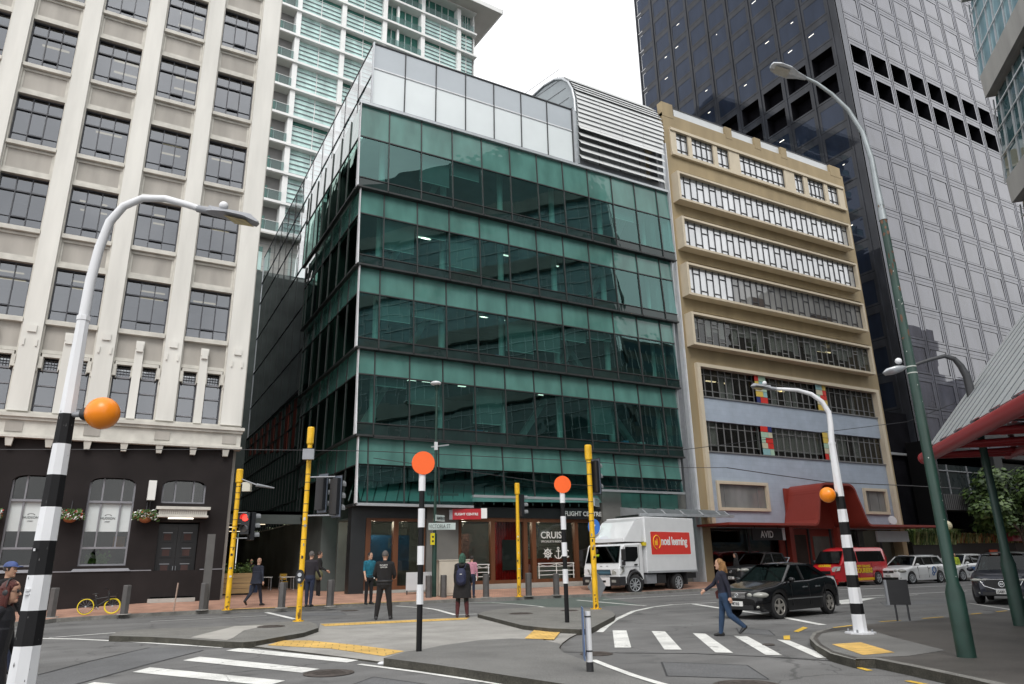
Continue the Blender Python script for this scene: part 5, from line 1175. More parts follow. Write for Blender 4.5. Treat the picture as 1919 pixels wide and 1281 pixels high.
# right
def z2(py, px): return at(px, py, 17.1).z
b2 = g(1613, 1187, .13); 
def at2(px, py):
    r = ray(px, py); D = b2.x*.4879+b2.y*.8729; t = D/(r.x*.4879+r.y*.8729); return Vector((r.x*t, r.y*t, H+r.z*t))
zz = [(.13, white_paint)]+[(at2(px, py).z, m_) for px, py, m_ in ((1608, 1150, black_paint), (1606, 1130, white_paint), (1603, 1100, black_paint), (1600, 1077, white_paint), (1597, 1052, black_paint), (1592, 1026, white_paint), (1588, 1002, black_paint), (1584, 978, white_paint), (1581, 954, black_paint), (1577, 930, white_paint))]+[(at2(1567, 830).z, white_paint)]
arm = [(b2.x, b2.y, zz[-1][0])]+[tuple(at2(x, y)) for x, y in ((1561, 795), (1553, 772), (1540, 752), (1520, 738), (1495, 731), (1470, 729), (1450, 728))]
arm[1] = (lerp(arm[1][0], b2.x, .6), lerp(arm[1][1], b2.y, .6), arm[1][2])
lc = lamp_column((b2.x, b2.y, .13), 'banded lamp column on the right footpath corner with amber globe', zz, arm, tuple(at2(1551, 927)), .14, .072, tuple(at2(1407, 722)))
nl_ = [o_ for o_ in bpy.data.objects if o_.get('label', '').startswith('nearest banded lamp')][0]
q = at(152, 768+300, 7.1); b = MB(); dv_ = Vector((q.x-bx, q.y-by, 0)).normalized()
for zz_, w_, h_ in ((zat(1104, 78), .022, .009), (zat(1112, 76), .02, .006), (zat(1030, 86), .008, .012)):
    c_ = Vector((bx, by, zz_))-Vector((.488, .873, 0))*.10-Vector((.873, -.488, 0))*.03; b.box(c_.x-w_, c_.x+w_, c_.y-.03, c_.y+.01, zz_-h_, zz_+h_, white_paint)
b.build('door_latch', nl_)
b = MB(); r_g = random.Random(8); sc_ = M('scuffed_paint', (.10, .10, .10), .7, .5, 20)
for k in range(26):
    zz_ = r_g.uniform(.5, 3.2); a_ = r_g.uniform(pi*1.05, pi*1.9); R0 = lerp(.135, .062, zz_/zz[-1][0])*.985
    s0 = r_g.uniform(.003, .012); b.add([(bx+cos(a_+u)*R0*1.0, by+sin(a_+u)*R0*1.0, zz_+v) for u, v in ((-s0*6, 0), (0, -s0*1.5), (s0*6, 0), (0, s0*2.5))], [(0, 1, 2, 3)], sc_)
b.build('paint_chips', nl_)
b = MB(); b.disc((b2.x, b2.y, .135), (0, 0, 1), .30, white_paint, 8, .03)
for k in range(4): a = k*pi/2+.4; b.tube([(b2.x+cos(a)*.23, b2.y+sin(a)*.23, .16), (b2.x+cos(a)*.23, b2.y+sin(a)*.23, .22)], .02, grey_metal, 6)
b.build('base_plate', lc)
# ---- slim banded posts with orange discs
def disc_post(px, py, zb_, bands_px, disc, rdisc, lab, r=.055):
    p = g(px, py, zb_); D = p.x*.4879+p.y*.8729
    def A(x, y): rr = ray(x, y); t = D/(rr.x*.4879+rr.y*.8729); return Vector((rr.x*t, rr.y*t, H+rr.z*t))
    t = thing('crossing_post', p, lab, 'crossing post', 'slim banded crossing posts with orange discs')
    zz = [(zb_, black_paint)]+[(A(px, y).z, m_) for y, m_ in bands_px]; b = MB()
    for i in range(len(zz)-1):
        q = r*(1.25 if zz[i][1] is white_paint else 1); b.tube([(p.x, p.y, zz[i][0]), (p.x, p.y, zz[i+1][0])], q, zz[i][1], 10, smooth=False)
    b.build('post', t)
    dc = A(*disc); view = Vector((-dc.x, -dc.y, 0)).normalized(); nrm2 = Matrix.Rotation(radians(12), 3, 'Z') @ view
    b = MB(); b.disc(Vector((p.x, p.y, dc.z))+nrm2*.07, nrm2, rdisc, orange_disc, 32, .015); o = b.build('disc', t)
    b = MB(); b.disc(Vector((p.x, p.y, dc.z))-nrm2*.02, -nrm2, rdisc*.92, M('disc_back', (.35, .03, .01), .5, .1, 3), 32, .03); b.tube([(p.x, p.y, dc.z-.2), (p.x, p.y, dc.z+.1)], .03, black_plastic, 6); b.build('lamp_box', o)
W_, K_ = white_paint, black_paint
disc_post(785, 1221, .06, [(1132, W_), (1095, K_), (1058, W_), (1023, K_), (988, W_), (953, K_), (920, W_), (888, W_)], (795, 868), .235, 'slim banded post with orange disc in front of the men at the crossing')
disc_post(1063, 1166, .13, [(1093, W_), (1066, K_), (1042, W_), (1016, K_), (992, W_), (967, K_), (942, W_), (922, W_)], (1053, 908), .235, 'slim banded post with orange disc on the island before the shop window', .06)
# ---- traffic signals
sigback = M('signal_backboard', (.10, .12, .155), .35, .1, 2); sigdark = M('signal_black', (.012, .013, .016), .4, .1, 3); visor = M('visor_grey', (.22, .23, .24), .35, .1, 3, metal=.2); redlamp = M('red_lamp', (.8, .02, .02), .4, 0, 1, emit=(1, .03, .02, 3)); amboff = M('lamp_off', (.05, .04, .035), .3, .1, 2)
def signal_head(parent, c, d, n=3, lit=None, dia=.2, w_=.34, back=True, gap=.3):
    """c centre, d horizontal facing direction"""
    d = Vector(d).normalized(); s_ = Vector((-d.y, d.x, 0)); Rm = Matrix(((d.x, s_.x, 0, c[0]), (d.y, s_.y, 0, c[1]), (0, 0, 1, c[2]), (0, 0, 0, 1)))
    h = n*gap; b = MB(); b.X = Rm; b.box(-.16, .0, -w_/2, w_/2, -h/2, h/2, sigdark)
    if back: b.box(-.01, .012, -w_*.62, w_*.62, -h/2-.1, h/2+.1, sigdark); b.box(-.03, -.012, -w_*.60, w_*.60, -h/2-.08, h/2+.08, sigback)
    o = b.build('signal_head', parent)
    for k in range(n):
        z = h/2-gap/2-k*gap; b = MB(); b.X = Rm; b.disc((.012, 0, z), (1, 0, 0), dia/2, redlamp if lit == k else amboff, 14, .01)
        m_ = 8; prf_ = [(cos(radians(-20+220*i/m_))*dia*.56, sin(radians(-20+220*i/m_))*dia*.56) for i in range(m_+1)]
        b.add([(.0, y, z+q) for y, q in prf_]+[(.22, y*1.0, z+q) for y, q in prf_], [(i, i+1, m_+2+i, m_+1+i) for i in range(m_)], visor, True); b.build('lamp', o)
    return o
stk = [M('sticker_white', (.6, .6, .58), .5, .2, 9), M('sticker_black', (.02, .02, .02), .5, .2, 9), M('sticker_grey', (.25, .25, .25), .5, .2, 9), M('pole_grime', (.28, .16, .03), .8, .4, 9)]
def signal_pole(base, top, lab, r=.07, cap=True, bands_=True, num=None):
    t = thing('traffic_signal', base, lab, 'traffic signal', 'yellow traffic signal poles')
    b = MB(); b.tube([base, (base[0], base[1], top)], [r*1.1, r*.95], yellow_paint, 14)
    if cap: b.tube([(base[0], base[1], top-.02), (base[0], base[1], top+.03), (base[0], base[1], top+.5), (base[0], base[1], top+.54)], [r*1.05, r*1.45, r*1.45, r*1.2], yellow_paint, 14, smooth=False)
    z = base[2]+2.3
    while bands_ and z < top: b.tube([(base[0], base[1], z), (base[0], base[1], z+.02)], r*1.06, dark_metal, 14); z += rnd.choice((.25, .4, .55))
    b.disc(base, (0, 0, 1), r*2.1, yellow_paint, 12, .025); b.build('pole', t)
    b = MB(); rg = random.Random(int(base[0]*7)); vx = Vector((-base[0], -base[1], 0)).normalized(); vs_ = Vector((-vx.y, vx.x, 0))
    for k in range(16):
        z = base[2]+(rg.uniform(.05, .5) if k < 8 else rg.uniform(.8, 3)); w_ = rg.uniform(.01, r*.5); h_ = rg.uniform(.01, .05); c_ = Vector((base[0], base[1], z))+vx*r*1.12+vs_*rg.uniform(-r*.4, r*.4); mt_ = stk[3] if k < 8 else rg.choice(stk)
        b.add([c_-vs_*w_-Vector((0, 0, h_)), c_+vs_*w_-Vector((0, 0, h_*.8)), c_+vs_*w_+Vector((0, 0, h_)), c_-vs_*w_*.9+Vector((0, 0, h_))], [(0, 1, 2, 3)], mt_)
    for k in range(8): a_ = k*pi/4; b.sphere((base[0]+cos(a_)*r*1.7, base[1]+sin(a_)*r*1.7, base[2]+.03), .014, dark_metal, 6, 4)
    b.build('stickers', t); return t
camd = Vector((.488, .873, 0)); rgt = Vector((.873, -.488, 0))
# A: tall pole on the left island (558,1166) to (586,800)
p = g(559, 1164, .13); D = p.x*.4879+p.y*.8729
def ad(x, y, D): rr = ray(x, y); t = D/(rr.x*.4879+rr.y*.8729); return Vector((rr.x*t, rr.y*t, H+rr.z*t))
tp = ad(584, 832, D).z; s1 = signal_pole(tuple(p), tp, 'tall yellow signal pole on the left island with grey back boards', .075)
c = ad(579, 853, D); b = MB(); b.X = Matrix.Translation((p.x, p.y, c.z)) @ Matrix.Rotation(radians(-20), 4, 'Z'); b.box(-.17, .17, -.3, -.12, -.16, .16, grey_metal); b.build('control_box', s1)
c = ad(632, 930, D); hd1 = Vector((.9, .35, 0)); signal_head(s1, tuple(c+Vector((0, 0, 0))), hd1, 3, None, .24, .36, True, .36)
c2 = ad(600, 922, D); signal_head(s1, tuple(c2+camd*.35), camd*.8+rgt*.6, 3, None, .22, .36, True, .34)
b = MB()
for y in (893, 965): e = ad(628, y, D); b.tube([(p.x, p.y, e.z), (e.x, e.y, e.z)], .025, grey_metal, 6)
b.build('bracket_arms', s1)
c = ad(563, 1080, D); b = MB(); b.X = Matrix.Translation((p.x, p.y, c.z)); dr = -camd; b.box(0, 0, 0, 0, 0, 0, sigdark) if 0 else None
b.X = Matrix(((rgt.x, -camd.x, 0, p.x), (rgt.y, -camd.y, 0, p.y), (0, 0, 1, c.z), (0, 0, 0, 1)))
b.prism([(cos(a)*.12, .10, sin(a)*.2) for a in [2*pi*k/16 for k in range(16)]], (0, .07, 0), sigdark); b.disc((0, .17, .05), (0, 1, 0), .06, alu, 12, .02); b.disc((0, .17, -.09), (0, 1, 0), .045, alu, 12, .02); b.build('push_button', s1)
# B: pole by the charcoal corner (425,1143) to (452,888)
p = g(425, 1143, .13); D = p.x*.4879+p.y*.8729; tp = ad(452, 890, D).z
s2 = signal_pole(tuple(p), tp-.3, 'yellow signal pole by the charcoal corner showing a red pedestrian light', .092)
c = ad(459, 980, D); signal_head(s2, tuple(c), -camd, 2, 0, .26, .34, False, .42)
c = ad(470, 985, D); signal_head(s2, tuple(c+camd*.3), (1, .2, 0), 3, None, .24, .36, False, .36)
c = ad(463, 912, D); b = MB(); b.X = Matrix.Translation((c.x, c.y, c.z)) @ Matrix.Rotation(radians(-30), 4, 'Z'); b.box(-.16, .16, -.1, .1, -.18, .18, M('sensor_cream', (.55, .53, .45), .5, .05, 3)); b.build('sensor_box', s2)
b = MB(); e = ad(502, 912, D); b.tube([(p.x, p.y, ad(440, 896, D).z), tuple(e+Vector((-.4, 0, .05)))], .03, grey_metal, 6); b.tube([tuple(e+Vector((-.45, 0, .06))), tuple(e+Vector((.25, 0, -.04)))], [.07, .03], grey_metal, 8)
for y in (906, 960, 1008): e = ad(463, y, D); b.tube([(p.x, p.y, e.z), (e.x, e.y, e.z)], .022, grey_metal, 6)
b.build('brackets', s2)
# C: thin pole before the shop (973,1118) to (971,908)
p = g(973, 1118, .15); D = p.x*.4879+p.y*.8729; s3 = signal_pole(tuple(p), ad(972, 922, D).z-.1, 'slim yellow signal pole at the far kerb before the shop window', .085, True, False)
c = ad(980, 946, D); signal_head(s3, tuple(c+camd*.2), (.95, -.1, 0), 3, None, .24, .36, False, .34)
# D: tall pole on the right island (1116,1142) to (1101,840)
p = g(1117, 1141, .13); D = p.x*.4879+p.y*.8729; s4 = signal_pole(tuple(p), ad(1102, 862, D).z, 'tall yellow signal pole on the right island beside the white truck', .088)
c = ad(1118, 892, D); signal_head(s4, tuple(c+camd*.15), (.95, .25, 0), 3, None, .24, .34, True, .36)
c = ad(1113, 940, D); b = MB(); b.X = Matrix.Translation((c.x, c.y, c.z)) @ Matrix.Rotation(radians(38), 4, 'Z'); b.box(0, .62, -.015, .015, -.14, .14, M('sign_pale_blue', (.5, .56, .60), .5, .05, 2)); b.box(.02, .6, -.02, -.016, -.12, .12, M('sign_teal', (.20, .28, .30), .5, .2, 2)); o = b.build('street_sign', s4)
b = MB(); c = ad(1119, 1099, D); q = c+camd*.12
b.X = Matrix(((rgt.x*.8+camd.x*.6, 0, 0, q.x), (rgt.y*.8+camd.y*.6, 0, 0, q.y), (0, 1, 0, 0), (0, 0, 1, q.z), ))if 0 else None
e1 = (rgt*.85+camd*.5).normalized()*.38; up_ = Vector((0, 0, .52)); n_ = e1.cross(up_).normalized()*.01
b.prism([q-e1, q-up_, q+e1, q+up_], n_, grey_metal); b.build('warning_sign_back', s4)
# ---- street-name post and lamp by the pier (815,1120)
p = g(813, 1121, .14); D = p.x*.4879+p.y*.8729
t = thing('street_lamp', p, 'thin dark green lamp post carrying two street name blades before the grey pier', 'street lamp')
b = MB(); b.tube([p, ad(815, 1000, D)*1 if 0 else (p.x, p.y, ad(815, 1000, D).z)], .11, green_p, 10); b.tube([(p.x, p.y, ad(815, 1000, D).z), (p.x, p.y, ad(818, 722, D).z)], [.075, .05], green_p, 8); b.build('post', t)
zt_ = ad(818, 720, D).z; b = MB(); b.sphere((p.x-.05, p.y, zt_+.05), (.28, .28, .12), white_paint, 14, 8); b.tube([(p.x, p.y, zt_-.35), (p.x, p.y, zt_)], [.06, .16], green_p, 8); b.build('lamp_head', t)
b = MB(); c = ad(815, 836, D); b.beam((p.x-.25, p.y, c.z-.05), (p.x+.7, p.y, c.z+.12), .07, .07, alu); b.box(p.x-.1, p.x+.05, p.y-.12, p.y, c.z-.2, c.z+.2, white_paint); b.build('bracket', t)
sgt = M('sign_blade', (.48, .56, .54), .5, .05, 2)
c = ad(832, 986, D); zs_ = c.z; Rz = Matrix.Rotation(radians(-20), 4, 'Z')
b = MB(); b.X = Matrix.Translation((p.x, p.y-.12, zs_)) @ Rz; b.box(-.35, .95, -.015, .015, -.16, .16, sgt); o = b.build('street_sign', t)
text('VICTORIA ST', .26, black_plastic, (p.x-.36, p.y-.13, zs_-.09), (cos(radians(-20)), sin(radians(-20)), 0), o, sx=.68)
b = MB(); b.X = Matrix.Translation((p.x, p.y-.1, ad(832, 970, D).z)) @ Matrix.Rotation(radians(35), 4, 'Z'); b.box(0, .8, -.015, .015, -.15, .15, sgt); o = b.build('street_sign', t)
text('HUNTER ST', .2, black_plastic, (p.x+.06, p.y-.1, ad(832, 970, D).z-.07), (cos(radians(35)), sin(radians(35)), 0), o, sx=.7)
b = MB(); c = ad(809, 1010, D); b.box(p.x-.27, p.x-.08, p.y-.2, p.y-.1, c.z-.27, c.z+.27, M('button_yellow', (.72, .60, .03), .4, .05, 3)); b.disc((p.x-.175, p.y-.2, c.z+.1), (0, -1, 0), .05, black_plastic, 10, .01); b.disc((p.x-.175, p.y-.2, c.z-.1), (0, -1, 0), .05, black_plastic, 10, .01); b.build('signal_box', t)
# ---- bollards: hexagonal grey posts
def bollard(px, py, ph, lab, w_=.15, zb_=None):
    p = g(px, py, .14); D = p.x*.4879+p.y*.8729; zt_ = ad(px, ph, D).z; b = MB(); nm = 'bollard'
    b.tube([p, (p.x, p.y, zt_-.03), (p.x, p.y, zt_)], [w_, w_, w_*.85], M('bollard_grey', (.085, .081, .079), .6, .15, 4, bump=.1), 6, smooth=False)
    b.disc((p.x, p.y, p.z), (0, 0, 1), w_*1.6, concpale, 10, .02); b.build(nm, label=lab, cat='bollard', group='grey bollards along the far kerb')
for a in ((95, 1157, 1101, 'wide grey bollard at the kerb left of the yellow bicycle'), (232, 1151, 1096, 'grey bollard just right of the yellow bicycle'), (379, 1143, 1092, 'short grey bollard at the foot of the tall grey marker post'),
          (527, 1139, 1091, 'grey bollard left of the tall yellow pole with back boards'), (618, 1136, 1086, 'grey bollard between the pair of men and the teal shirted man'),
          (803, 1122, 1078, 'grey bollard right of the slim banded post at the grey cabinet'), (831, 1121, 1077, 'grey bollard between the green post and the cream cabinet'),
          (911, 1119, 1075, 'grey bollard right of the backpack person'), (991, 1117, 1073, 'grey bollard right of the slim yellow pole'), (1043, 1115, 1074, 'grey bollard hidden partly by the second slim banded post')): bollard(*a)
p = g(379, 1143, .14); D = p.x*.4879+p.y*.8729; b = MB(); b.box(p.x-.05, p.x+.24, p.y+.25, p.y+.35, .14, ad(394, 1000, D).z, M('marker_grey', (.10, .096, .093), .55, .1, 3)); b.build('marker_post', label='tall flat grey marker post beside the charcoal doorway', cat='post')
p = g(325, 1146, .14); D = p.x*.4879+p.y*.8729; b = MB(); b.tube([p, (p.x+.05, p.y, ad(328, 1092, D).z)], .03, M('thin_post', (.35, .25, .2), .6, .1, 3), 6); b.build('thin_post', label='thin reddish post at the kerb in front of the black door', cat='post')
# ---- cabinets
cabm = M('cabinet_cream', (.55, .50, .42), .6, .06, 2, bump=.05)
t = thing('utility_cabinet', g(850, 1117, .17), 'tall cream utility cabinet behind the backpack person', 'cabinet'); p = g(850, 1117, .2); D = p.x*.4879+p.y*.8729; zt_ = ad(850, 1050, D).z
b = MB(); b.box(p.x-.75, p.x+.85, p.y, p.y+.7, .24, zt_, cabm); b.box(p.x-.8, p.x+.9, p.y-.03, p.y+.75, zt_, zt_+.05, cabm); b.build('body', t)
b = MB(); b.box(p.x-.70, p.x+.03, p.y-.02, p.y, .34, zt_-.08, cabm); b.box(p.x+.07, p.x+.8, p.y-.02, p.y, .34, zt_-.08, cabm); b.build('door', t); b = MB(); b.box(p.x-.7, p.x+.8, p.y+.05, p.y+.6, .14, .24, black_plastic); b.build('plinth', t)
p = g(770, 1118, .2); D = p.x*.4879+p.y*.8729; t = thing('notice_board', p, 'white board on two thin legs beside the slim banded post', 'board'); za, zb_ = ad(770, 1106, D).z, ad(770, 1072, D).z
b = MB(); b.box(p.x-.25, p.x+1.15, p.y, p.y+.06, za, zb_, M('board_white', (.58, .6, .62), .5, .04, 2)); b.build('panel', t)
for x in (-.2, 1.1): b = MB(); b.tube([(p.x+x, p.y+.03, .15), (p.x+x, p.y+.03, zb_)], .03, dark_metal, 6); b.build('leg', t)
# ---- rubbish bin / sign board at the right kerb
p = g(1690, 1163, .13); D = p.x*.4879+p.y*.8729; t = thing('sign_board', p, 'black kerbside board on two legs behind the right banded column', 'board')
L0, L1 = g(1683, 1163, .13), g(1706, 1163, .13); za, zb_ = ad(1690, 1133, D).z, ad(1690, 1086, D).z; dv = (L1-L0).normalized(); n_ = Vector((-dv.y, dv.x, 0))
a_, c_ = L0-dv*.12, L1+dv*.08
b = MB(); b.prism([(a_.x, a_.y, za), (c_.x, c_.y, za), (c_.x, c_.y, zb_), (a_.x, a_.y, zb_)], n_*.08, black_plastic); b.prism([(a_.x-.05*dv.x, a_.y-.05*dv.y, za), (a_.x, a_.y, za), (a_.x, a_.y, zb_), (a_.x-.05*dv.x, a_.y-.05*dv.y, zb_)], n_*.12, grey_metal); b.build('panel', t)
for q in (L0, L1): b = MB(); b.tube([q+n_*.04, Vector((q.x, q.y, za+.3))+n_*.04], .025, dark_metal, 6); b.build('leg', t)
# ---- leaning white keep-left post with blue board
p = g(1106, 1258, .13); D = p.x*.4879+p.y*.8729; t = thing('road_sign_post', p, 'white post with the edge of a blue board at the near island nose', 'sign post')
zt_ = ad(1100, 1145, D).z; z1_ = ad(1105, 1240, D).z; b = MB(); b.tube([p, (p.x, p.y, z1_)], .052, black_plastic, 12); b.tube([(p.x, p.y, z1_), (p.x, p.y, zt_)], .045, white_paint, 12)
for z in (lerp(z1_, zt_, .2), lerp(z1_, zt_, .88)): b.tube([(p.x, p.y, z), (p.x, p.y, z+.02)], .049, dark_metal, 12)
b.build('post', t)
dv = (ray(1097, 1200).normalized()); dv = Vector((dv.x, dv.y, 0)).normalized(); sdv = Vector((-dv.y, dv.x, 0)); q = Vector((p.x, p.y, 0))+sdv*.07; e = (dv*.99+sdv*.05).normalized()*.22
zl_, zh_ = ad(1096, 1235, D).z, ad(1092, 1140, D).z+.02
bluem = M('sign_blue', (.07, .13, .27), .4, .2, 4); b = MB(); b.prism([(q.x-e.x, q.y-e.y, zl_), (q.x+e.x, q.y+e.y, zl_), (q.x+e.x, q.y+e.y, zh_), (q.x-e.x, q.y-e.y, zh_)], sdv*.012, bluem); b.build('board', t)
# ---- big green lamp pole at the right, with long arm
p = g(1812, 1231, .13); D = p.x*.4879+p.y*.8729
t = thing('street_lamp', p, 'tall rust flecked green lamp pole with a long grey arm at the right', 'street lamp')
z1_ = ad(1788, 1110, D).z; z2_ = ad(1785, 1092, D).z; z3_ = ad(1660, 385, D).z
b = MB(); b.tube([p, (p.x, p.y, z1_), (p.x, p.y, z2_), (p.x, p.y, z3_)], [.135, .135, .092, .062], green_p, 18)
gm = green_p.node_tree; 
b.build('pole', t)
# flaked paint: rust patches as thin raised scales
r = random.Random(2); b = MB(); wf = M('flaked_white', (.45, .48, .45), .7, .2, 6)
for k in range(70):
    z = z3_-abs(r.gauss(0, 1.1))-.02 if k < 42 else r.uniform(1.2, z3_); rr_ = lerp(.092, .062, (z-z2_)/(z3_-z2_))+.002
    if z < 1.1: continue
    a = r.uniform(pi*.9, pi*2.0); h_ = r.uniform(.03, .16) if k < 42 else r.uniform(.01, .03); da = r.uniform(.15, .5) if k < 42 else .1
    pts = [(p.x+cos(a+u)*rr_, p.y+sin(a+u)*rr_, z+v) for u, v in ((-da, 0), (0, -h_*.5), (da, r.uniform(-.3, .3)*h_), (da*.6, h_*.5), (-da*.5, h_*.6))]
    b.add(pts, [(0, 1, 2, 3, 4)], rust if k < 42 else wf)
for z in (ad(1720, 700, D).z, ad(1715, 688, D).z): b.tube([(p.x, p.y, z), (p.x, p.y, z+.02)], lerp(.092, .062, (z-z2_)/(z3_-z2_))+.004, wf, 18)
b.build('flaked_paint', t)
dx_ = pr(p.x, p.y, z3_)[0]-1662
arm = [(p.x, p.y, z3_-.3), (p.x, p.y, z3_+.05)]+[tuple(ad(x+dx_*k, y, D)) for x, y, k in ((1654, 345, 1), (1643, 298, .8), (1622, 247, .5), (1592, 205, .25), (1560, 176, .1), (1530, 155, 0), (1505, 143, 0))]
b = MB(); b.tube(arm, [.075, .062, .055, .05, .046, .042, .038, .034, .03], M('arm_steel', (.30, .33, .34), .4, .15, 4, metal=.4), 10); b.build('arm', t)
h0, h1 = ad(1510, 147, D), ad(1444, 124, D); d = (h1-h0); L_ = d.length; d.normalize(); sdv = d.cross(Vector((0, 0, 1))).normalized()
b = MB(); vs = []; fs = []; sec = [(0, .05, .03), (.22, .09, .05), (.45, .17, .075), (.75, .18, .07), (.95, .12, .05), (1.0, .05, .02)]
for t_, w_, h_ in sec:
    q = h0+d*L_*t_; vs += [q-sdv*w_, q-sdv*w_*.7+Vector((0, 0, h_)), q+sdv*w_*.7+Vector((0, 0, h_)), q+sdv*w_, q-Vector((0, 0, .03))]
for i in range(len(sec)-1):
    for k in range(5): fs.append((i*5+k, i*5+(k+1) % 5, (i+1)*5+(k+1) % 5, (i+1)*5+k))
fs += [(4, 3, 2, 1, 0), (25, 26, 27, 28, 29)]; b.add(vs, fs, alu); o = b.build('lamp_head', t)
b = MB(); q0 = h0+d*L_*.5-Vector((0, 0, .034)); q1 = h0+d*L_*.9-Vector((0, 0, .034)); b.add([q0-sdv*.12, q0+sdv*.12, q1+sdv*.10, q1-sdv*.10], [(0, 1, 2, 3)], M('lens_pale', (.42, .40, .34), .2, .1, 9)); b.build('lens', o)
# ---- distant lamp whose arm crosses the dark tower
c1 = g(1924, 1172, .13); D = c1.x*.4879+c1.y*.8729; q = ad(1822, 745, D); t = thing('street_lamp', (q.x, q.y, .1), 'dark green lamp post with curved arm rising behind the steel canopy', 'street lamp')
k1, k2 = ad(1900, 1055, D).z, ad(1893, 1035, D).z
b = MB(); b.tube([(q.x, q.y, .1), (q.x, q.y, k1), (q.x, q.y, k2), (q.x, q.y, q.z)], [.15, .15, .095, .075], green_p, 12); b.build('pole', t)
b = MB(); b.tube([(q.x, q.y, q.z-.1)]+[tuple(ad(x, y, D)) for x, y in ((1812, 705), (1800, 685), (1788, 672), (1770, 667), (1745, 673), (1715, 683), (1693, 690))], [.10, .09, .075, .06, .05, .045, .04, .035], dark_metal, 8); b.build('arm', t)
h0, h1 = ad(1697, 689, D), ad(1655, 698, D); b = MB(); b.tube([h0, h0.lerp(h1, .2), h0.lerp(h1, .5), h0.lerp(h1, .85), h1], [.06, .13, .17, .14, .03], alu, 8, flat=.45); b.sphere(h0.lerp(h1, .25)+Vector((0, 0, .2)), .08, white_paint); b.build('lamp_head', t)
# ---- steel canopy at the right
stred = M('canopy_tube_red', (.30, .022, .028), .4, .06, 2); ribt = M('roof_sheet', (.50, .53, .55), .35, .08, 1.5, metal=.4); ribd = M('roof_seam', (.10, .11, .12), .4, .1, 2)
A = g(1735, 857, 4.0); B0 = g(1919, 757, 4.0); dT = (B0-A).normalized(); Bc = A+dT*13.5; nR = Vector((.70, -.71, 0)); up_ = Vector((nR.x*2.81, nR.y*2.81, 3.33)); upn = up_.normalized()
t = thing('bus_shelter', (A.x, A.y, .13), 'bus shelter roof of ribbed glass sheets edged with a fat red tube', 'shelter')
b = MB(); b.tube([A-dT*.15, A, Bc], [.11, .15, .15], stred, 16); b.sphere(A-dT*.15, .15, stred); b.build('edge_tube', t)
e0 = A+dT*.3; b = MB(); s_ = 0.
off = Vector((0, 0, .17)); rl_ = up_*2.2
n_ = 0; y_ = 0.
while s_ < 13:
    w_ = .60; P = e0+dT*s_+off; jag = upn*(.0 if n_ % 2 else .07)
    b.prism([P+jag, P+dT*(w_-.03)+jag, P+dT*(w_-.03)+rl_, P+rl_], (upn.cross(dT)).normalized()*-.02, ribt)
    b.beam(P+dT*(w_-.015)+upn*.03, P+dT*(w_-.015)+rl_, .045, .06, ribd); s_ += w_; n_ += 1
b.build('roof_sheet', t)
b = MB()
for k in range(8):
    P = A+dT*(.4+1.8*k); b.tube([P, P+nR*5.5+Vector((0, 0, -.1))], .09, stred, 8); b.tube([P+nR*1.8-Vector((0, 0, .02)), P+nR*.2+up_*.8], .06, stred, 8); b.tube([P+dT*.9+nR*5, P+nR*.3], .07, stred, 8)
b.tube([A+nR*1.8-Vector((0, 0, .05)), Bc+nR*1.8-Vector((0, 0, .05))], .10, stred, 8); b.tube([A+nR*3.6-Vector((0, 0, .1)), Bc+nR*3.6-Vector((0, 0, .1))], .10, stred, 8); b.build('red_struts', t)
b = MB(); gl2 = glassmat('shelter_glass', (0, 0, 0), 1.6, .02, .1, opaque=(.05, .09, .11))
for k in range(9):
    P = A+dT*(.35+1.5*k)+nR*.25+Vector((0, 0, .25)); b.quad(P, P+dT*1.35, P+dT*1.35+nR*4.9+Vector((0, 0, .0)), P+nR*4.9, gl2)
b.build('soffit_glass', t)
# ---- planter, bicycle, wires, parking signs
p = g(430, 1110, .37); t = thing('planter_box', (5.6, 40.5, .37), 'long timber board planter with green herbs at the lane mouth', 'planter')
pl, pr_ = fy(418, 1110, 40).x, fy(476, 1100, 40).x
b = MB(); b.box(pl-.6, pr_, 40, 40.8, .45, 1.42, wood_l)
for z in (.69, .93, 1.17): b.box(pl-.6, pr_+.005, 39.99, 40, z, z+.012, dark_metal)
b.build('boards', t); b = MB(); b.box(pl-.5, pr_-.1, 40.1, 40.7, .37, .45, black_plastic); b.build('plinth', t)
b = MB(); r = random.Random(9)
for k in range(700):
    P = Vector((r.uniform(pl-.5, pr_), r.uniform(40.05, 40.75), 1.42+abs(r.gauss(0, .2)))); s_ = r.uniform(.03, .08); d = Vector((r.uniform(-1, 1), r.uniform(-1, 1), r.uniform(-.3, 1))).normalized(); u = d.orthogonal()*s_; w_ = d.cross(u)
    b.add([P-u, P-w_*.6, P+u, P+w_*.6], [(0, 1, 2, 3)], tm[k % 2])
b.build('herbs', t)
def cafe(x, y, lab, tbl):
    t = thing('cafe_table' if tbl else 'cafe_chair', (x, y, .37), lab, 'table' if tbl else 'chair', 'cafe furniture in the covered lane'); b = MB()
    if tbl:
        b.box(x-.4, x+.4, y-.4, y+.4, 1.1, 1.14, whl); b.build('table_top', t)
        for sx, sy in ((-1, -1), (1, -1), (1, 1), (-1, 1)): b = MB(); b.tube([(x+sx*.35, y+sy*.35, .37), (x+sx*.33, y+sy*.33, 1.1)], .025, alu, 6); b.build('leg', t)
    else:
        m_ = M('cafe_yellow', (.5, .30, .03), .5, .05, 3); b.box(x-.22, x+.22, y-.22, y+.22, .82, .86, m_); b.build('seat', t); b = MB(); b.box(x-.22, x+.22, y+.2, y+.24, .95, 1.3, m_); b.build('backrest', t)
        for sx, sy in ((-1, -1), (1, -1), (1, 1), (-1, 1)): b = MB(); b.tube([(x+sx*.2, y+sy*.2, .37), (x+sx*.19, y+sy*.2, .82 if sy < 0 else 1.25)], .018, alu, 6); b.build('leg', t)
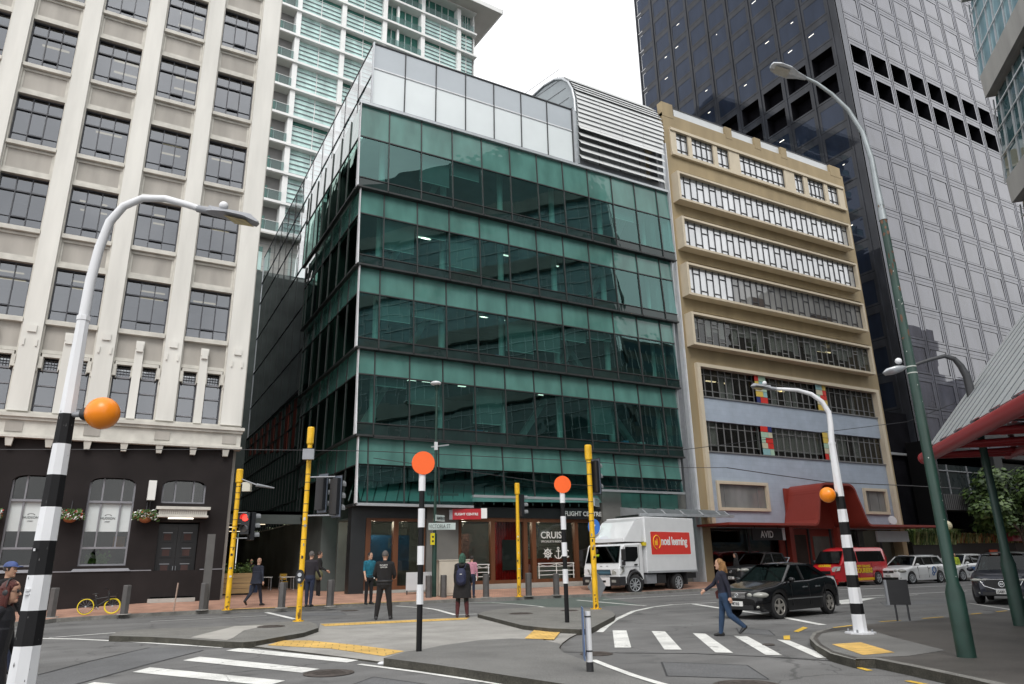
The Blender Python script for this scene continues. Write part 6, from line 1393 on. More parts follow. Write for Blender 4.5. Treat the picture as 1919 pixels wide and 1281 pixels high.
cafe(8.8, 47, 'small white cafe table in the dark lane beyond the two men', True); cafe(9.8, 45.5, 'white cafe table near the glass building side of the lane', True); cafe(8.0, 46.3, 'yellow cafe chair in the dark lane behind the man in the suit', False); cafe(10.0, 47.2, 'yellow cafe chair at the back of the cafe tables', False)
# bicycle
fk = M('bike_black', (.012, .012, .013), .35, .1, 5); tyre_y = M('bike_yellow_tyre', (.75, .58, .02), .5, .05, 5)
w0, w1 = g(163, 1152, .15), g(203, 1150.5, .15)
u = (w1-w0).normalized(); s_ = (w1-w0).length/1.05
t = thing('bicycle', w0.lerp(w1, .5), 'black bicycle with bright yellow tyres parked by the charcoal wall', 'bicycle', rz=math.atan2(u.y, u.x), local=True); t.scale = (s_*1.26, s_*1.26, s_*1.26); t.rotation_euler = (radians(-6), 0, math.atan2(u.y, u.x))
for x, st, nm_ in ((-.525, 0, 'wheel'), (.525, 0, 'wheel')):
    b = MB(); b.ring((x, 0, .34), (0, 1, .0 if x > 0 else .0), .315, .024, tyre_y, 28, 6); o = b.build('wheel', t); b = MB(); b.ring((x, 0, .34), (0, 1, 0), .288, .012, fk if x < 0 else tyre_y, 28, 4); b.build('rim', o)
    b = MB(); b.tube([(x, -.05, .34), (x, .05, .34)], .03, alu, 8)
    for k in range(12): a = k*pi/6; b.tube([(x, 0, .34), (x+cos(a)*.29, 0, .34+sin(a)*.29)], .003, alu, 3)
    b.build('spokes', o)
b = MB()
for P, Q, r_ in (((-.1, 0, .32), (-.18, 0, .78), .022), ((-.1, 0, .32), (.34, 0, .62), .028), ((-.16, 0, .66), (.32, 0, .72), .016), ((-.525, .03, .34), (-.17, .03, .68), .012), ((-.525, .03, .34), (-.1, .03, .32), .014), ((.525, 0, .34), (.36, 0, .62), .02), ((.36, 0, .62), (.30, 0, .98), .02)): b.tube([P, Q], r_*1.7, fk, 8)
b.build('frame', t)
b = MB(); b.beam((.0, 0, .38), (.28, 0, .58), .035, .05, tyre_y); b.box(-.75, -.4, -.03, .03, .69, .705, fk); b.build('chain_guard', t)
b = MB(); b.tube([(.30, 0, .98), (.28, 0, 1.03)], .018, fk); b.tube([(.15, -.3, 1.08), (.28, -.2, 1.05), (.30, 0, 1.03), (.28, .2, 1.05), (.15, .3, 1.08)], .016, fk, 6); b.build('handlebars', t)
b = MB(); b.sphere((-.2, 0, .86), (.14, .07, .035), fk); b.build('saddle', t)
b = MB(); b.tube([(-.18, 0, .78), (-.19, 0, .84)], .014, alu); b.tube([(-.1, -.09, .32), (.02, -.09, .2)], .012, alu); b.ring((-.1, -.05, .32), (0, 1, 0), .09, .012, fk, 14, 4); b.tube([(-.16, .06, .4), (-.3, .14, .16)], .01, fk); b.build('pedals', t)
b = MB(); b.box(.34, .62, -.14, .14, .74, .76, fk)
for sx in (.34, .62):
    for sy in (-.14, .14): b.tube([(sx, sy, .75), (sx*1.02, sy*1.1, .9)], .006, fk, 4)
b.build('basket', t)
# overhead wires
def wire(name, pts, lab, r=.018, sag=.0):
    b = MB(); b.tube(pts, r, dark_metal, 5); b.build(name, label=lab, cat='overhead wire', group='overhead tram and span wires')
wire('overhead_wire', [tuple(fy(-40, 842, 33)), tuple(fy(447, 842, 33)), tuple(fy(700, 845, 33)), tuple(fy(1060, 862, 33)), tuple(fy(1280, 876, 33)), tuple(fy(1362, 876, 33))], 'thin wire crossing the charcoal frieze and green glass at first floor level')
wire('overhead_wire', [tuple(fy(1362, 876, 33)), tuple(fy(1450, 889, 33)), tuple(fy(1550, 903, 33)), tuple(fy(1705, 910, 33)), tuple(fy(1800, 915, 33))], 'thin wire drooping across the blue tiled wall', .03)
wire('overhead_wire', [tuple(fy(700, 820, 34.4)), tuple(fy(1000, 840, 33)), tuple(fy(1275, 843, 31)), tuple(fy(1700, 790, 27)), tuple(fy(1790, 755, 25))], 'thin wire rising from the green glass towards the dark tower')
wire('overhead_wire', [tuple(fy(700, 858, 34.4)), tuple(fy(1040, 906, 34)), tuple(fy(1275, 918, 34.6))], 'lowest thin wire across the bottom row of green glass')
def psign(px, py, ph, zb_, lab, w_=.3):
    p = g(px, py, zb_); D = p.x*.4879+p.y*.8729; t = thing('parking_sign', p, lab, 'sign', 'blue parking signs'); zt_ = ad(px, ph, D).z; b = MB(); b.tube([p, (p.x, p.y, zt_)], .04, alu, 8); b.build('post', t)
    b = MB(); b.X = Matrix(((rgt.x, camd.x, 0, p.x), (rgt.y, camd.y, 0, p.y), (0, 0, 1, zt_), (0, 0, 0, 1))); b.prism([(w_*cos(a), -.06, w_*1.3*sin(a)-.3) for a in [2*pi*k/14 for k in range(14)]], (0, .02, 0), M('parking_blue', (.03, .16, .55), .4, .05, 3)); b.build('panel', t); text('P', .4, whl, tuple(p*1+Vector((0, 0, zt_-p.z-.42))-camd*.08-rgt*.13), tuple(rgt), t)
psign(1119, 1108, 976, .15, 'blue parking sign behind the tall yellow pole beside the truck', .33); psign(1746, 1075, 994, .2, 'blue parking sign on a white pole at the right end of the red canopy', .4)
# ================================================================ VEHICLES
carglass = glassmat('car_glass', (.22, .26, .26), 1.5, .0, .0, refl=(.75, .78, .78)); chrome = M('chrome', (.6, .61, .62), .15, .03, 3, metal=.9); rimm = M('alloy_rim', (.38, .36, .33), .3, .1, 5, metal=.6); lampc = M('headlamp_glass', (.33, .33, .30), .12, .15, 12, coat=.5); lamp_r = M('tail_lamp', (.35, .01, .01), .2, .1, 5); plate = M('number_plate', (.75, .75, .73), .4, .03, 3); inner = M('car_interior', (.02, .02, .022), .8, .2, 3); grille = M('grille_black', (.012, .012, .013), .4, .2, 8)
def paint(name, c, metal=0., rough=.28): return M(name, c, rough, .04, 2, metal=metal, coat=.8 if max(c) > .1 else .35, spec=.5 if max(c) > .1 else .25)
def interp(tab, x):
    if x <= tab[0][0]: return tab[0][1]
    for i in range(len(tab)-1):
        if x <= tab[i+1][0]:
            t = (x-tab[i][0])/(tab[i+1][0]-tab[i][0]); return lerp(tab[i][1], tab[i+1][1], t)
    return tab[-1][1]
def wheel(par, x, y, r, side, spokes=5, rim=rimm, w_=.2, steer=0.):
    b = MB(); Rm = Matrix.Translation((x, y, r)) @ Matrix.Rotation(steer, 4, 'Z'); b.X = Rm; n = 28; vs = []
    prf_ = [(-w_/2, .66), (-w_/2, .93), (-w_*.38, 1.0), (w_*.38, 1.0), (w_/2, .93), (w_/2, .66)]
    for i in range(n):
        a = 2*pi*i/n
        for yy, q in prf_: vs.append((cos(a)*r*q, yy, sin(a)*r*q))
    m_ = len(prf_); b.add(vs, [(i*m_+k, i*m_+k+1, ((i+1) % n)*m_+k+1, ((i+1) % n)*m_+k) for i in range(n) for k in range(m_-1)], rubber, True)
    o = b.build('wheel', par); b = MB(); b.X = Rm
    b.disc((0, side*w_*.12, 0), (0, side, 0), r*.67, grille, 24, .01); b.ring((0, side*w_*.42, 0), (0, 1, 0), r*.65, .022, rim, 24, 5)
    for k in range(spokes):
        a = 2*pi*k/spokes+.3; p0 = (cos(a)*r*.1, side*w_*.40, sin(a)*r*.1); p1 = (cos(a)*r*.62, side*w_*.42, sin(a)*r*.62); b.beam(p0, p1, r*(.24 if spokes < 8 else .1), .03, rim, up=(0, 1, 0))
    b.disc((0, side*w_*.36, 0), (0, side, 0), r*.17, rim, 12, .03); b.build('rim', o); return o
def car(name, lab, cat, pos, rz, sc, P, grp=None):
    """P: L length, Wd half width, top: (x,z) of shoulder/bonnet line, sill z, wheels [x], wr, roof outline, colours"""
    t = thing(name, pos, lab, cat, grp, rz=rz, local=True); t.scale = (sc, sc, sc*P.get('hz', 1)); t.rotation_euler = (0, 0, rz)
    col = P['col']; Lf, Lr = P['xf'], P['xr']; Wd = P['w']; wr = P['wr']; sill = P['sill']
    xs = sorted(set([Lr+(Lf-Lr)*i/70 for i in range(71)]+[Lf-.02, Lf-.06, Lr+.03]))
    def wid(x):
        f = 1.0
        if x > Lf-.75: f = 1-.30*((x-(Lf-.75))/.75)**2.6
        if x < Lr+.6: f = 1-.22*((Lr+.6-x)/.6)**2.4
        return Wd*f
    def zlow(x):
        z = sill
        for wx in P['wheels']:
            d = abs(x-wx); ra = wr+.055
            if d < ra: z = max(z, wr+sqrt(ra*ra-d*d))
        if x > Lf-.12: z = max(z, sill+.06)
        return z
    b = MB(); rings = []
    for x in xs:
        w_ = wid(x); zt = interp(P['top'], x); zb_ = zlow(x); cr = P.get('crown', .05); zb_ = min(zb_, zt-.08)
        side = [(w_*.97, zb_), (w_*1.0, lerp(zb_, zt, .35)), (w_*1.0, lerp(zb_, zt, .62)), (w_*.975, lerp(zb_, zt, .86)), (w_*.93, zt), (w_*.80, zt+cr*.55), (w_*.45, zt+cr*.95), (0, zt+cr)]
        rings.append([(x, -y, z) for y, z in side]+[(x, y, z) for y, z in reversed(side[:-1])])
    m_ = len(rings[0]); vs = [p for r_ in rings for p in r_]
    b.add(vs, [(i*m_+k, (i+1)*m_+k, (i+1)*m_+k+1, i*m_+k+1) for i in range(len(rings)-1) for k in range(m_-1)], col, True)
    b.add(rings[0], [tuple(range(m_))], col); b.add(rings[-1], [tuple(reversed(range(m_)))], col)
    zl_ = sill+.03; b.box(Lr+.1, Lf-.15, -Wd*.88, Wd*.88, zl_, zl_+.02, inner)
    for wx in P['wheels']:
        for s_ in (-1, 1): b.box(wx-wr-.1, wx+wr+.1, min(s_*Wd*.55, s_*Wd*.62), max(s_*Wd*.55, s_*Wd*.62), sill, wr*2.2, inner)
    b.build('body', t)
    # greenhouse: glass hull, then roof and pillars
    G = P['gh']    # list of (x, z, halfwidth): base front, roof front, roof rear, base rear
    (xa, za, wa), (xb_, zb2, wb_), (xc, zc_, wc), (xd, zd, wd) = G
    gvs = [(xa, -wa, za), (xb_, -wb_, zb2), (xc, -wc, zc_), (xd, -wd, zd), (xa, wa, za), (xb_, wb_, zb2), (xc, wc, zc_), (xd, wd, zd)]
    b = MB(); b.add(gvs, [(0, 4, 5, 1)], carglass); b.build('windscreen', t)
    b = MB(); b.add(gvs, [(0, 1, 2, 3)], carglass); b.add(gvs, [(7, 6, 5, 4)], carglass); b.build('side_window', t)
    b = MB(); b.add(gvs, [(3, 2, 6, 7)], carglass); b.build('rear_window', t)
    b = MB(); n = 8; vs = []
    for i in range(n+1):
        u_ = i/n; x = lerp(xb_+.04, xc-.04, u_); zz = lerp(zb2, zc_, u_)+.045*sin(pi*u_)+.0; ww = lerp(wb_, wc, u_)
        vs += [(x, -ww-.012, zz-.015), (x, -ww*.9, zz+.03), (x, -ww*.4, zz+.05), (x, ww*.4, zz+.05), (x, ww*.9, zz+.03), (x, ww+.012, zz-.015)]
    b.add(vs, [(i*6+k, i*6+6+k, i*6+7+k, i*6+1+k) for i in range(n) for k in range(5)], col, True); b.build('roof', t)
    b = MB()
    def lp(i, j, u_): return Vector(gvs[i]).lerp(Vector(gvs[j]), u_)
    for s_ in (0, 4):
        sy = -1 if s_ == 0 else 1; o_ = Vector((0, sy*.012, 0))
        b.beam(lp(s_, s_+1, -.02)+o_, lp(s_, s_+1, 1.0)+o_, .06, .045, col); b.beam(lp(s_+3, s_+2, -.02)+o_, lp(s_+3, s_+2, 1)+o_, .07, P.get('cp', .10), col)
        b.beam(lp(s_+1, s_+2, 0)+o_, lp(s_+1, s_+2, 1)+o_, .05, .05, col)
        for u_ in P.get('pillars', (.45,)):
            q0 = lp(s_, s_+3, u_); q1 = lp(s_+1, s_+2, (q0.x-xb_)/(xc-xb_) if xc != xb_ else .5) if xc < q0.x < xb_ else lp(s_+1, s_+2, u_); b.beam(q0+o_, q1+o_, .07, .05, P.get('pcol', grille))
    b.build('pillars', t)
    b = MB(); b.box(xd+.3, xa-.55, -Wd*.75, Wd*.75, za-.25, za-.1, inner)
    for sx in (lerp(xa, xd, .42), lerp(xa, xd, .72)):
        for sy in (-.36, .36): b.box(sx-.1, sx+.05, sy-.22, sy+.22, za-.2, za+.28, inner); b.box(sx-.08, sx, sy-.1, sy+.1, za+.3, za+.46, inner)
    b.build('seats', t)
    for wx in P['wheels']:
        for s_ in (-1, 1): wheel(t, wx, s_*(Wd-.11), wr, s_, P.get('spokes', 5), P.get('rim', rimm), .2, P.get('steer', 0) if wx > 0 else 0)
    # front details
    zf_ = P['lampz']; wf_ = wid(Lf-.14)
    for s_ in (-1, 1):
        b = MB(); y0, y1 = s_*wf_*.55, s_*wf_*1.0; xx = Lf-.07
        lh = P.get('lamph', .13); ll = P.get('lampl', .38)
        xe = lambda y: Lf-.03-.42*(abs(y)/Wd)**3
        pts = [(xe(y0)+.03, y0, zf_), (xe(y1)-.02, s_*(wid(xe(y1)-.05)+.012), zf_+.01), (Lf-ll-.18, s_*(wid(Lf-ll-.18)+.012), zf_+lh*.95), (xe(y1*.95)-.10, s_*wf_*.86, zf_+lh+.04), (xe(y0)-.03, y0, zf_+lh)]
        c_ = sum((Vector(p) for p in pts), Vector())/5
        b.sphere((Lf-.24, s_*wid(Lf-.24)*.82, zf_+lh*.5), (.257, .228, lh*.66), lampc, 18, 10); b.sphere((Lf-.13, s_*wid(Lf-.1)*.60, zf_+lh*.5), (.15, .15, lh*.6), lampc, 14, 8); b.build('headlight', t)
        b = MB(); b.box(Lr-.005, Lr+.12, min(s_*Wd*.55, s_*Wd*.84), max(s_*Wd*.55, s_*Wd*.84), P.get('tailz', .75), P.get('tailz', .75)+.16, lamp_r); b.build('tail_light', t)
        b = MB(); mx_ = lerp(xa, xb_, .22)-.05; b.sphere((mx_, s_*(Wd+.07), za+.06), (.07, .11, .075), P.get('mcol', col), 10, 7); b.beam((mx_, s_*(Wd-.12), za+.02), (mx_, s_*(Wd+.04), za+.03), .05, .03, grille); b.build('mirror', t)
        b = MB()
        for u_ in P.get('handles', (.42, .70)): x = lerp(xa, xd, u_); b.box(x-.1, x+.08, min(s_*(Wd-.02), s_*(Wd+.02)), max(s_*(Wd-.02), s_*(Wd+.02)), za-.16, za-.125, P.get('hcol', col))
        b.build('door_handle', t)
        b = MB()
        for u_ in P.get('seams', (.12, .5, .86)): x = lerp(xa, xd, u_); b.box(x-.006, x+.006, min(s_*(Wd-.03), s_*(Wd+.003)), max(s_*(Wd-.03), s_*(Wd+.003)), sill+.12, za-.05, grille)
        b.box(P['wheels'][1]+wr+.08, P['wheels'][0]-wr-.08, min(s_*Wd*.99, s_*(Wd+.012)), max(s_*Wd*.99, s_*(Wd+.012)), sill+.28, sill+.31, P.get('strip', chrome)); b.build('trim', t)
    b = MB(); gz0, gz1, gw = P['grille']; b.box(Lf-.05, Lf+.012, -gw, gw, gz0, gz1, grille)
    for k in range(4): z = lerp(gz0, gz1, (k+.5)/4); b.box(Lf+.012, Lf+.02, -gw*.95, gw*.95, z-.008, z+.006, P.get('gbar', chrome))
    b.box(Lf-.06, Lf+.02, -gw-.02, gw+.02, gz1, gz1+.025, P.get('gbar2', chrome))
    o = b.build('grille', t)
    b = MB(); b.ring((Lf+.03, 0, (gz0+gz1)/2), (1, 0, 0), .055, .012, chrome, 16, 5); b.tube([(Lf+.03, -.04, (gz0+gz1)/2+.03), (Lf+.03, 0, (gz0+gz1)/2-.01), (Lf+.03, .04, (gz0+gz1)/2+.03)], .008, chrome, 5); b.build('badge', o)
    b = MB(); b.box(Lf-.09, Lf+.025, -Wd*.62, Wd*.62, sill+.06, sill+.17, grille)
    for s_ in (-1, 1): b.sphere((Lf-.08, s_*Wd*.68, sill+.13), (.07, .09, .05), lampc, 10, 6)
    b.build('lower_bumper', t)
    pz = P.get('platez', gz0-.17); b = MB(); b.box(Lf+.02, Lf+.045, -.19, .19, pz, pz+.125, plate); o = b.build('number_plate', t)
    text(P.get('reg', 'FRT410'), .115, black_plastic, (Lf+.047, -.17, pz+.022), (0, 1, 0), o, sx=.68, bold=.003)
    return t
blk = paint('car_paint_black', (.006, .006, .007), 0, .12); wht = paint('car_paint_white', (.72, .73, .73)); nvy = paint('car_paint_midnight', (.022, .024, .034), .4); redc = paint('van_paint_red', (.52, .015, .022)); dkg = paint('truck_paint_dark', (.02, .021, .023))
SED = dict(hz=1.0, xf=2.18, xr=-2.2, w=.86, wr=.315, sill=.2, wheels=(1.36, -1.31), col=blk, top=[(-2.2, .62), (-2.12, .92), (-1.9, 1.02), (-1.4, 1.04), (-.5, .95), (.8, .93), (1.05, .92), (1.7, .80), (2.0, .74), (2.12, .70), (2.17, .62), (2.18, .5)],
           gh=[(.98, .93, .76), (.26, 1.36, .57), (-.80, 1.36, .57), (-1.48, 1.02, .70)], lampz=.56, grille=(.54, .68, .30), platez=.34, reg='FRT410', pillars=(.46,), tailz=.78, hcol=chrome, steer=-.15)
def heading(az_right, az_fwd):
    """angle of a direction given as camera lateral / depth components"""
    v = rgt*az_right+camd*az_fwd; return math.atan2(v.y, v.x)
# black sedan turning across the crossing
rzL = heading(-.79, -.61)
def place_by(px, py, z, lx, ly, rz, sc):
    q = g(px, py, z); c_, s_ = cos(rz), sin(rz); return Vector((q.x-(lx*c_-ly*s_)*sc, q.y-(lx*s_+ly*c_)*sc, z))
sc = .98
sed = car('parked_car', 'shiny black sedan with a white sheet of sky on its windscreen crossing the junction', 'car', place_by(1466, 1160, 0, 1.36, .86, rzL, sc), rzL, sc, dict(SED, hz=1.07))
sc = 1.0
wag = dict(SED, xf=2.15, xr=-2.2, w=.86, col=wht, top=[(-2.2, .6), (-2.16, .95), (-1.9, .99), (-.5, .97), (.9, .95), (1.1, .93), (1.7, .84), (2.0, .80), (2.1, .76), (2.14, .66), (2.15, .5)],
           gh=[(1.05, .95, .77), (.35, 1.43, .60), (-1.72, 1.43, .60), (-2.1, .98, .70)], pillars=(.36, .66), lampz=.62, lamph=.16, grille=(.60, .70, .30), platez=.38, reg='HKZ218', gbar=grille, tailz=.85, rim=alu, spokes=9, strip=wht, seams=(.1, .4, .7))
rzP = math.atan2(.0, -1)
w1_ = car('parked_car', 'white station wagon with a blue curl decal parked behind the red van', 'car', place_by(1713, 1094.5, 0, 1.36, .86, pi+.02, 1.12), pi+.02, 1.12, wag, 'cars parked along the far kerb')
b = MB(); db = M('decal_blue', (.03, .12, .32), .4, .1, 3); b.ring((-.75, .875, .72), (0, 1, 0), .16, .03, db, 20, 4); b.ring((-.62, .875, .52), (0, 1, 0), .09, .025, db, 16, 4); b.build('decal', w1_)
b = MB()
for s_ in (-1, 1): b.tube([(.2, s_*.52, 1.5), (-1.5, s_*.52, 1.5)], .018, grey_metal, 6)
b.build('roof_rack', w1_)
w2_ = car('parked_car', 'white hatchback with blue lettering half hidden behind the green lamp pole', 'car', place_by(1808, 1089, 0, 1.36, .86, pi+.02, 1.14), pi+.02, 1.14, dict(wag, reg='JQD906'), 'cars parked along the far kerb')
text('COMBINED', .24, db, (.62, .877, .62), (-1, 0, 0), w2_, sx=.8, bold=.01)
# dark SUV at the right
suv = dict(SED, xf=2.25, xr=-2.3, w=.92, wr=.36, sill=.25, wheels=(1.35, -1.38), col=nvy, top=[(-2.3, .7), (-2.2, 1.08), (-.5, 1.08), (.95, 1.06), (1.2, 1.04), (1.9, .94), (2.12, .88), (2.2, .82), (2.24, .66), (2.25, .5)],
           gh=[(1.1, 1.06, .80), (.4, 1.60, .62), (-1.75, 1.60, .62), (-2.15, 1.1, .74)], lampz=.74, lamph=.10, grille=(.46, .80, .48), platez=.36, reg='LSA801', gbar=grille, tailz=.95, strip=grille, pillars=(.38, .68))
rzS = heading(-1.2, -1.5)
sv = car('parked_car', 'dark navy SUV with wide chromed grille parked at the right edge', 'car', place_by(1835, 1131, 0, 1.45, -.85, rzS, 1.02), rzS, 1.02, suv)
b = MB(); b.tube([(2.2, -.62, .80), (2.26, -.5, .60), (2.29, -.2, .50), (2.30, .2, .50), (2.26, .5, .60), (2.2, .62, .80)], .018, chrome, 6); b.ring((2.30, 0, .66), (1, .0, .1), .085, .014, chrome, 18, 5); b.tube([(2.30, -.07, .68), (2.31, -.03, .66), (2.31, 0, .635), (2.31, .03, .66), (2.30, .07, .68)], .012, chrome, 5); b.build('chrome_grille_trim', sv)
# dark pickup behind the sedan
pick = dict(SED, xf=2.5, xr=-2.6, w=.93, wr=.39, sill=.38, wheels=(1.6, -1.5), col=dkg, top=[(-2.6, .95), (-2.55, 1.15), (-.9, 1.15), (.9, 1.15), (1.2, 1.14), (2.0, 1.08), (2.35, 1.04), (2.46, .98), (2.49, .8), (2.5, .6)],
            gh=[(1.2, 1.14, .82), (.55, 1.72, .66), (-.75, 1.72, .66), (-1.0, 1.15, .78)], lampz=.86, lamph=.16, grille=(.72, 1.0, .42), platez=.5, reg='KPL552', tailz=1.0, pillars=(.5,), rim=alu, mcol=chrome)
rzK = heading(-.72, -.70)
pk = car('parked_pickup', 'dark pickup with chrome grille and mirrors behind the black sedan', 'pickup', place_by(1432, 1104, 0, 1.6, .93, pi+.05, 1.12)+Vector((.0, .35, 0)), pi+.05, 1.12, pick, 'cars parked along the far kerb')
b = MB()
for s_ in (-1, 1): b.tube([(-1.0, s_*.72, 1.2), (-1.3, s_*.72, 1.5)], .03, grey_metal, 8)
b.tube([(-1.3, -.72, 1.5), (-1.3, .72, 1.5)], .03, grey_metal, 8); b.build('sports_bar', pk)
# red courier van
def van(lab, pos, rz, sc):
    t = thing('courier_van', pos, lab, 'van', 'cars parked along the far kerb', rz=rz, local=True); t.scale = (sc, sc, sc); c = redc
    xs = [-2.35, -2.32, -2.2]+[-2.1+.06*k for k in range(70)]+[2.12, 2.22, 2.3, 2.34]; xs = [x for x in xs if x <= 2.34]; xs = sorted(set(round(x, 3) for x in xs)); W2 = .85; rings = []
    tz = [(-2.35, 1.75), (-2.28, 1.93), (-2.1, 1.98), (.7, 1.98), (1.05, 1.90), (1.35, 1.72), (1.9, 1.12), (2.15, 1.0), (2.28, .85), (2.34, .6)]
    bw = [(-2.35, .80), (-2.1, .85), (1.7, .85), (2.1, .80), (2.34, .66)]
    b = MB()
    for x in xs:
        zt = interp(tz, x); w_ = interp(bw, x); zl = .24
        for wx in (1.28, -1.29):
            d = abs(x-wx)
            if d < .39: zl = max(zl, .33+sqrt(.39**2-d*d))
        zl = min(zl, zt-.1); tp = min(1, max(0, (zt-1.0)/.98)); zm = min(1.12, zt-.02)
        side = [(w_*.97, zl), (w_, lerp(zl, zm, .5)), (w_*.99, zm), (w_*(1-.10*tp), zt-.09*tp-.01), (w_*(1-.17*tp)-.02, zt-.02), (w_*.5, zt+.01), (0, zt+.02)]
        rings.append([(x, -y, z) for y, z in side]+[(x, y, z) for y, z in reversed(side[:-1])])
    m_ = len(rings[0]); b.add([p for r_ in rings for p in r_], [(i*m_+k, (i+1)*m_+k, (i+1)*m_+k+1, i*m_+k+1) for i in range(len(rings)-1) for k in range(m_-1)], c, True)
    b.add(rings[0], [tuple(range(m_))], c); b.add(rings[-1], [tuple(reversed(range(m_)))], c)
    for wx in (1.28, -1.29):
        for s_ in (-1, 1): b.box(wx-.42, wx+.42, min(s_*.5, s_*.55), max(s_*.5, s_*.55), .24, .8, inner)
    b.build('body', t)
    def sy(x, z): zt = interp(tz, x); tp = min(1, max(0, (zt-1.0)/.98)); return interp(bw, x)*lerp(.99, 1-.10*tp, min(1, max(0, (z-1.12)/max(.05, zt-.09*tp-1.13))))+.008
    gd = glassmat('van_glass', (0, 0, 0), 1.32, .0, 0, opaque=(.006, .007, .007), refl=(.5, .5, .5)) if 'van_glass' not in MATS else MATS['van_glass']
    for s_ in (-1, 1):
        b = MB()
        b.prism([(x, s_*sy(x, z), z) for x, z in ((-2.1, 1.22), (.42, 1.22), (.42, 1.78), (-1.95, 1.78))][::s_], (0, s_*.004, 0), gd); b.build('side_window', t)
        b = MB(); b.prism([(x, s_*sy(x, z), z) for x, z in ((.50, 1.20), (1.45, 1.16), (1.28, 1.44), (.98, 1.72), (.50, 1.78))][::s_], (0, s_*.004, 0), gd); b.build('door_window', t)
        b = MB(); b.prism([(2.14, s_*.84, .80), (2.33, s_*.52, .74), (2.34, s_*.5, .90), (2.26, s_*.6, 1.0), (2.05, s_*.86, 1.0)][::-s_], (.03, s_*.02, 0), lampc); b.build('headlight', t)
        b = MB(); b.sphere((1.62, s_*1.0, 1.22), (.07, .12, .13), black_plastic, 10, 7); b.beam((1.6, s_*.82, 1.2), (1.62, s_*.95, 1.2), .04, .04, black_plastic); b.build('mirror', t)
        b = MB(); b.box(-2.37, -2.33, min(s_*.62, s_*.80), max(s_*.62, s_*.80), .9, 1.5, lamp_r); b.build('tail_light', t)
        b = MB()
        for x in (.46, 1.50, -.8): b.box(x-.008, x+.008, min(s_*.83, s_*.857), max(s_*.83, s_*.857), .4, 1.15, grille)
        b.box(-.85, .85, min(s_*.84, s_*.858), max(s_*.84, s_*.858), .27, .40, M('van_yellow', (.75, .45, .01), .4, .05, 3)); b.build('trim', t)
    b = MB(); b.prism([(1.955, -.74, 1.15), (1.955, .74, 1.15), (1.405, .67, 1.76), (1.405, -.67, 1.76)], (.03, 0, .035), gd); b.build('windscreen', t)
    b = MB(); b.box(2.2, 2.38, -.62, .62, .26, .56, black_plastic); b.box(2.30, 2.36, -.4, .4, .62, .78, grille); b.build('bumper', t)
    for x in (1.28, -1.29):
        for s_ in (-1, 1): wheel(t, x, s_*.76, .33, s_, 5, alu, .2)
    ye = M('van_lettering_yellow', (.82, .58, .02), .4, .03, 3)
    text('NEW ZEALAND', .17, ye, (.60, .868, 1.0-.06), (-1, 0, 0), t, bold=.004); text('COURIERS', .34, ye, (.80, .868, .66), (-1, 0, 0), t, bold=.012, sx=.98)
    text('COURIERS', .17, ye, (2.16, -.40, .99), (0, 1, 0), t, bold=.008, zdir=(-.45, 0, .9), sx=.95)
    return t
van('red courier van with yellow lettering behind the right banded column', place_by(1597, 1098, 0, 1.28, .85, pi+.06, 1.12), pi+.06, 1.12)
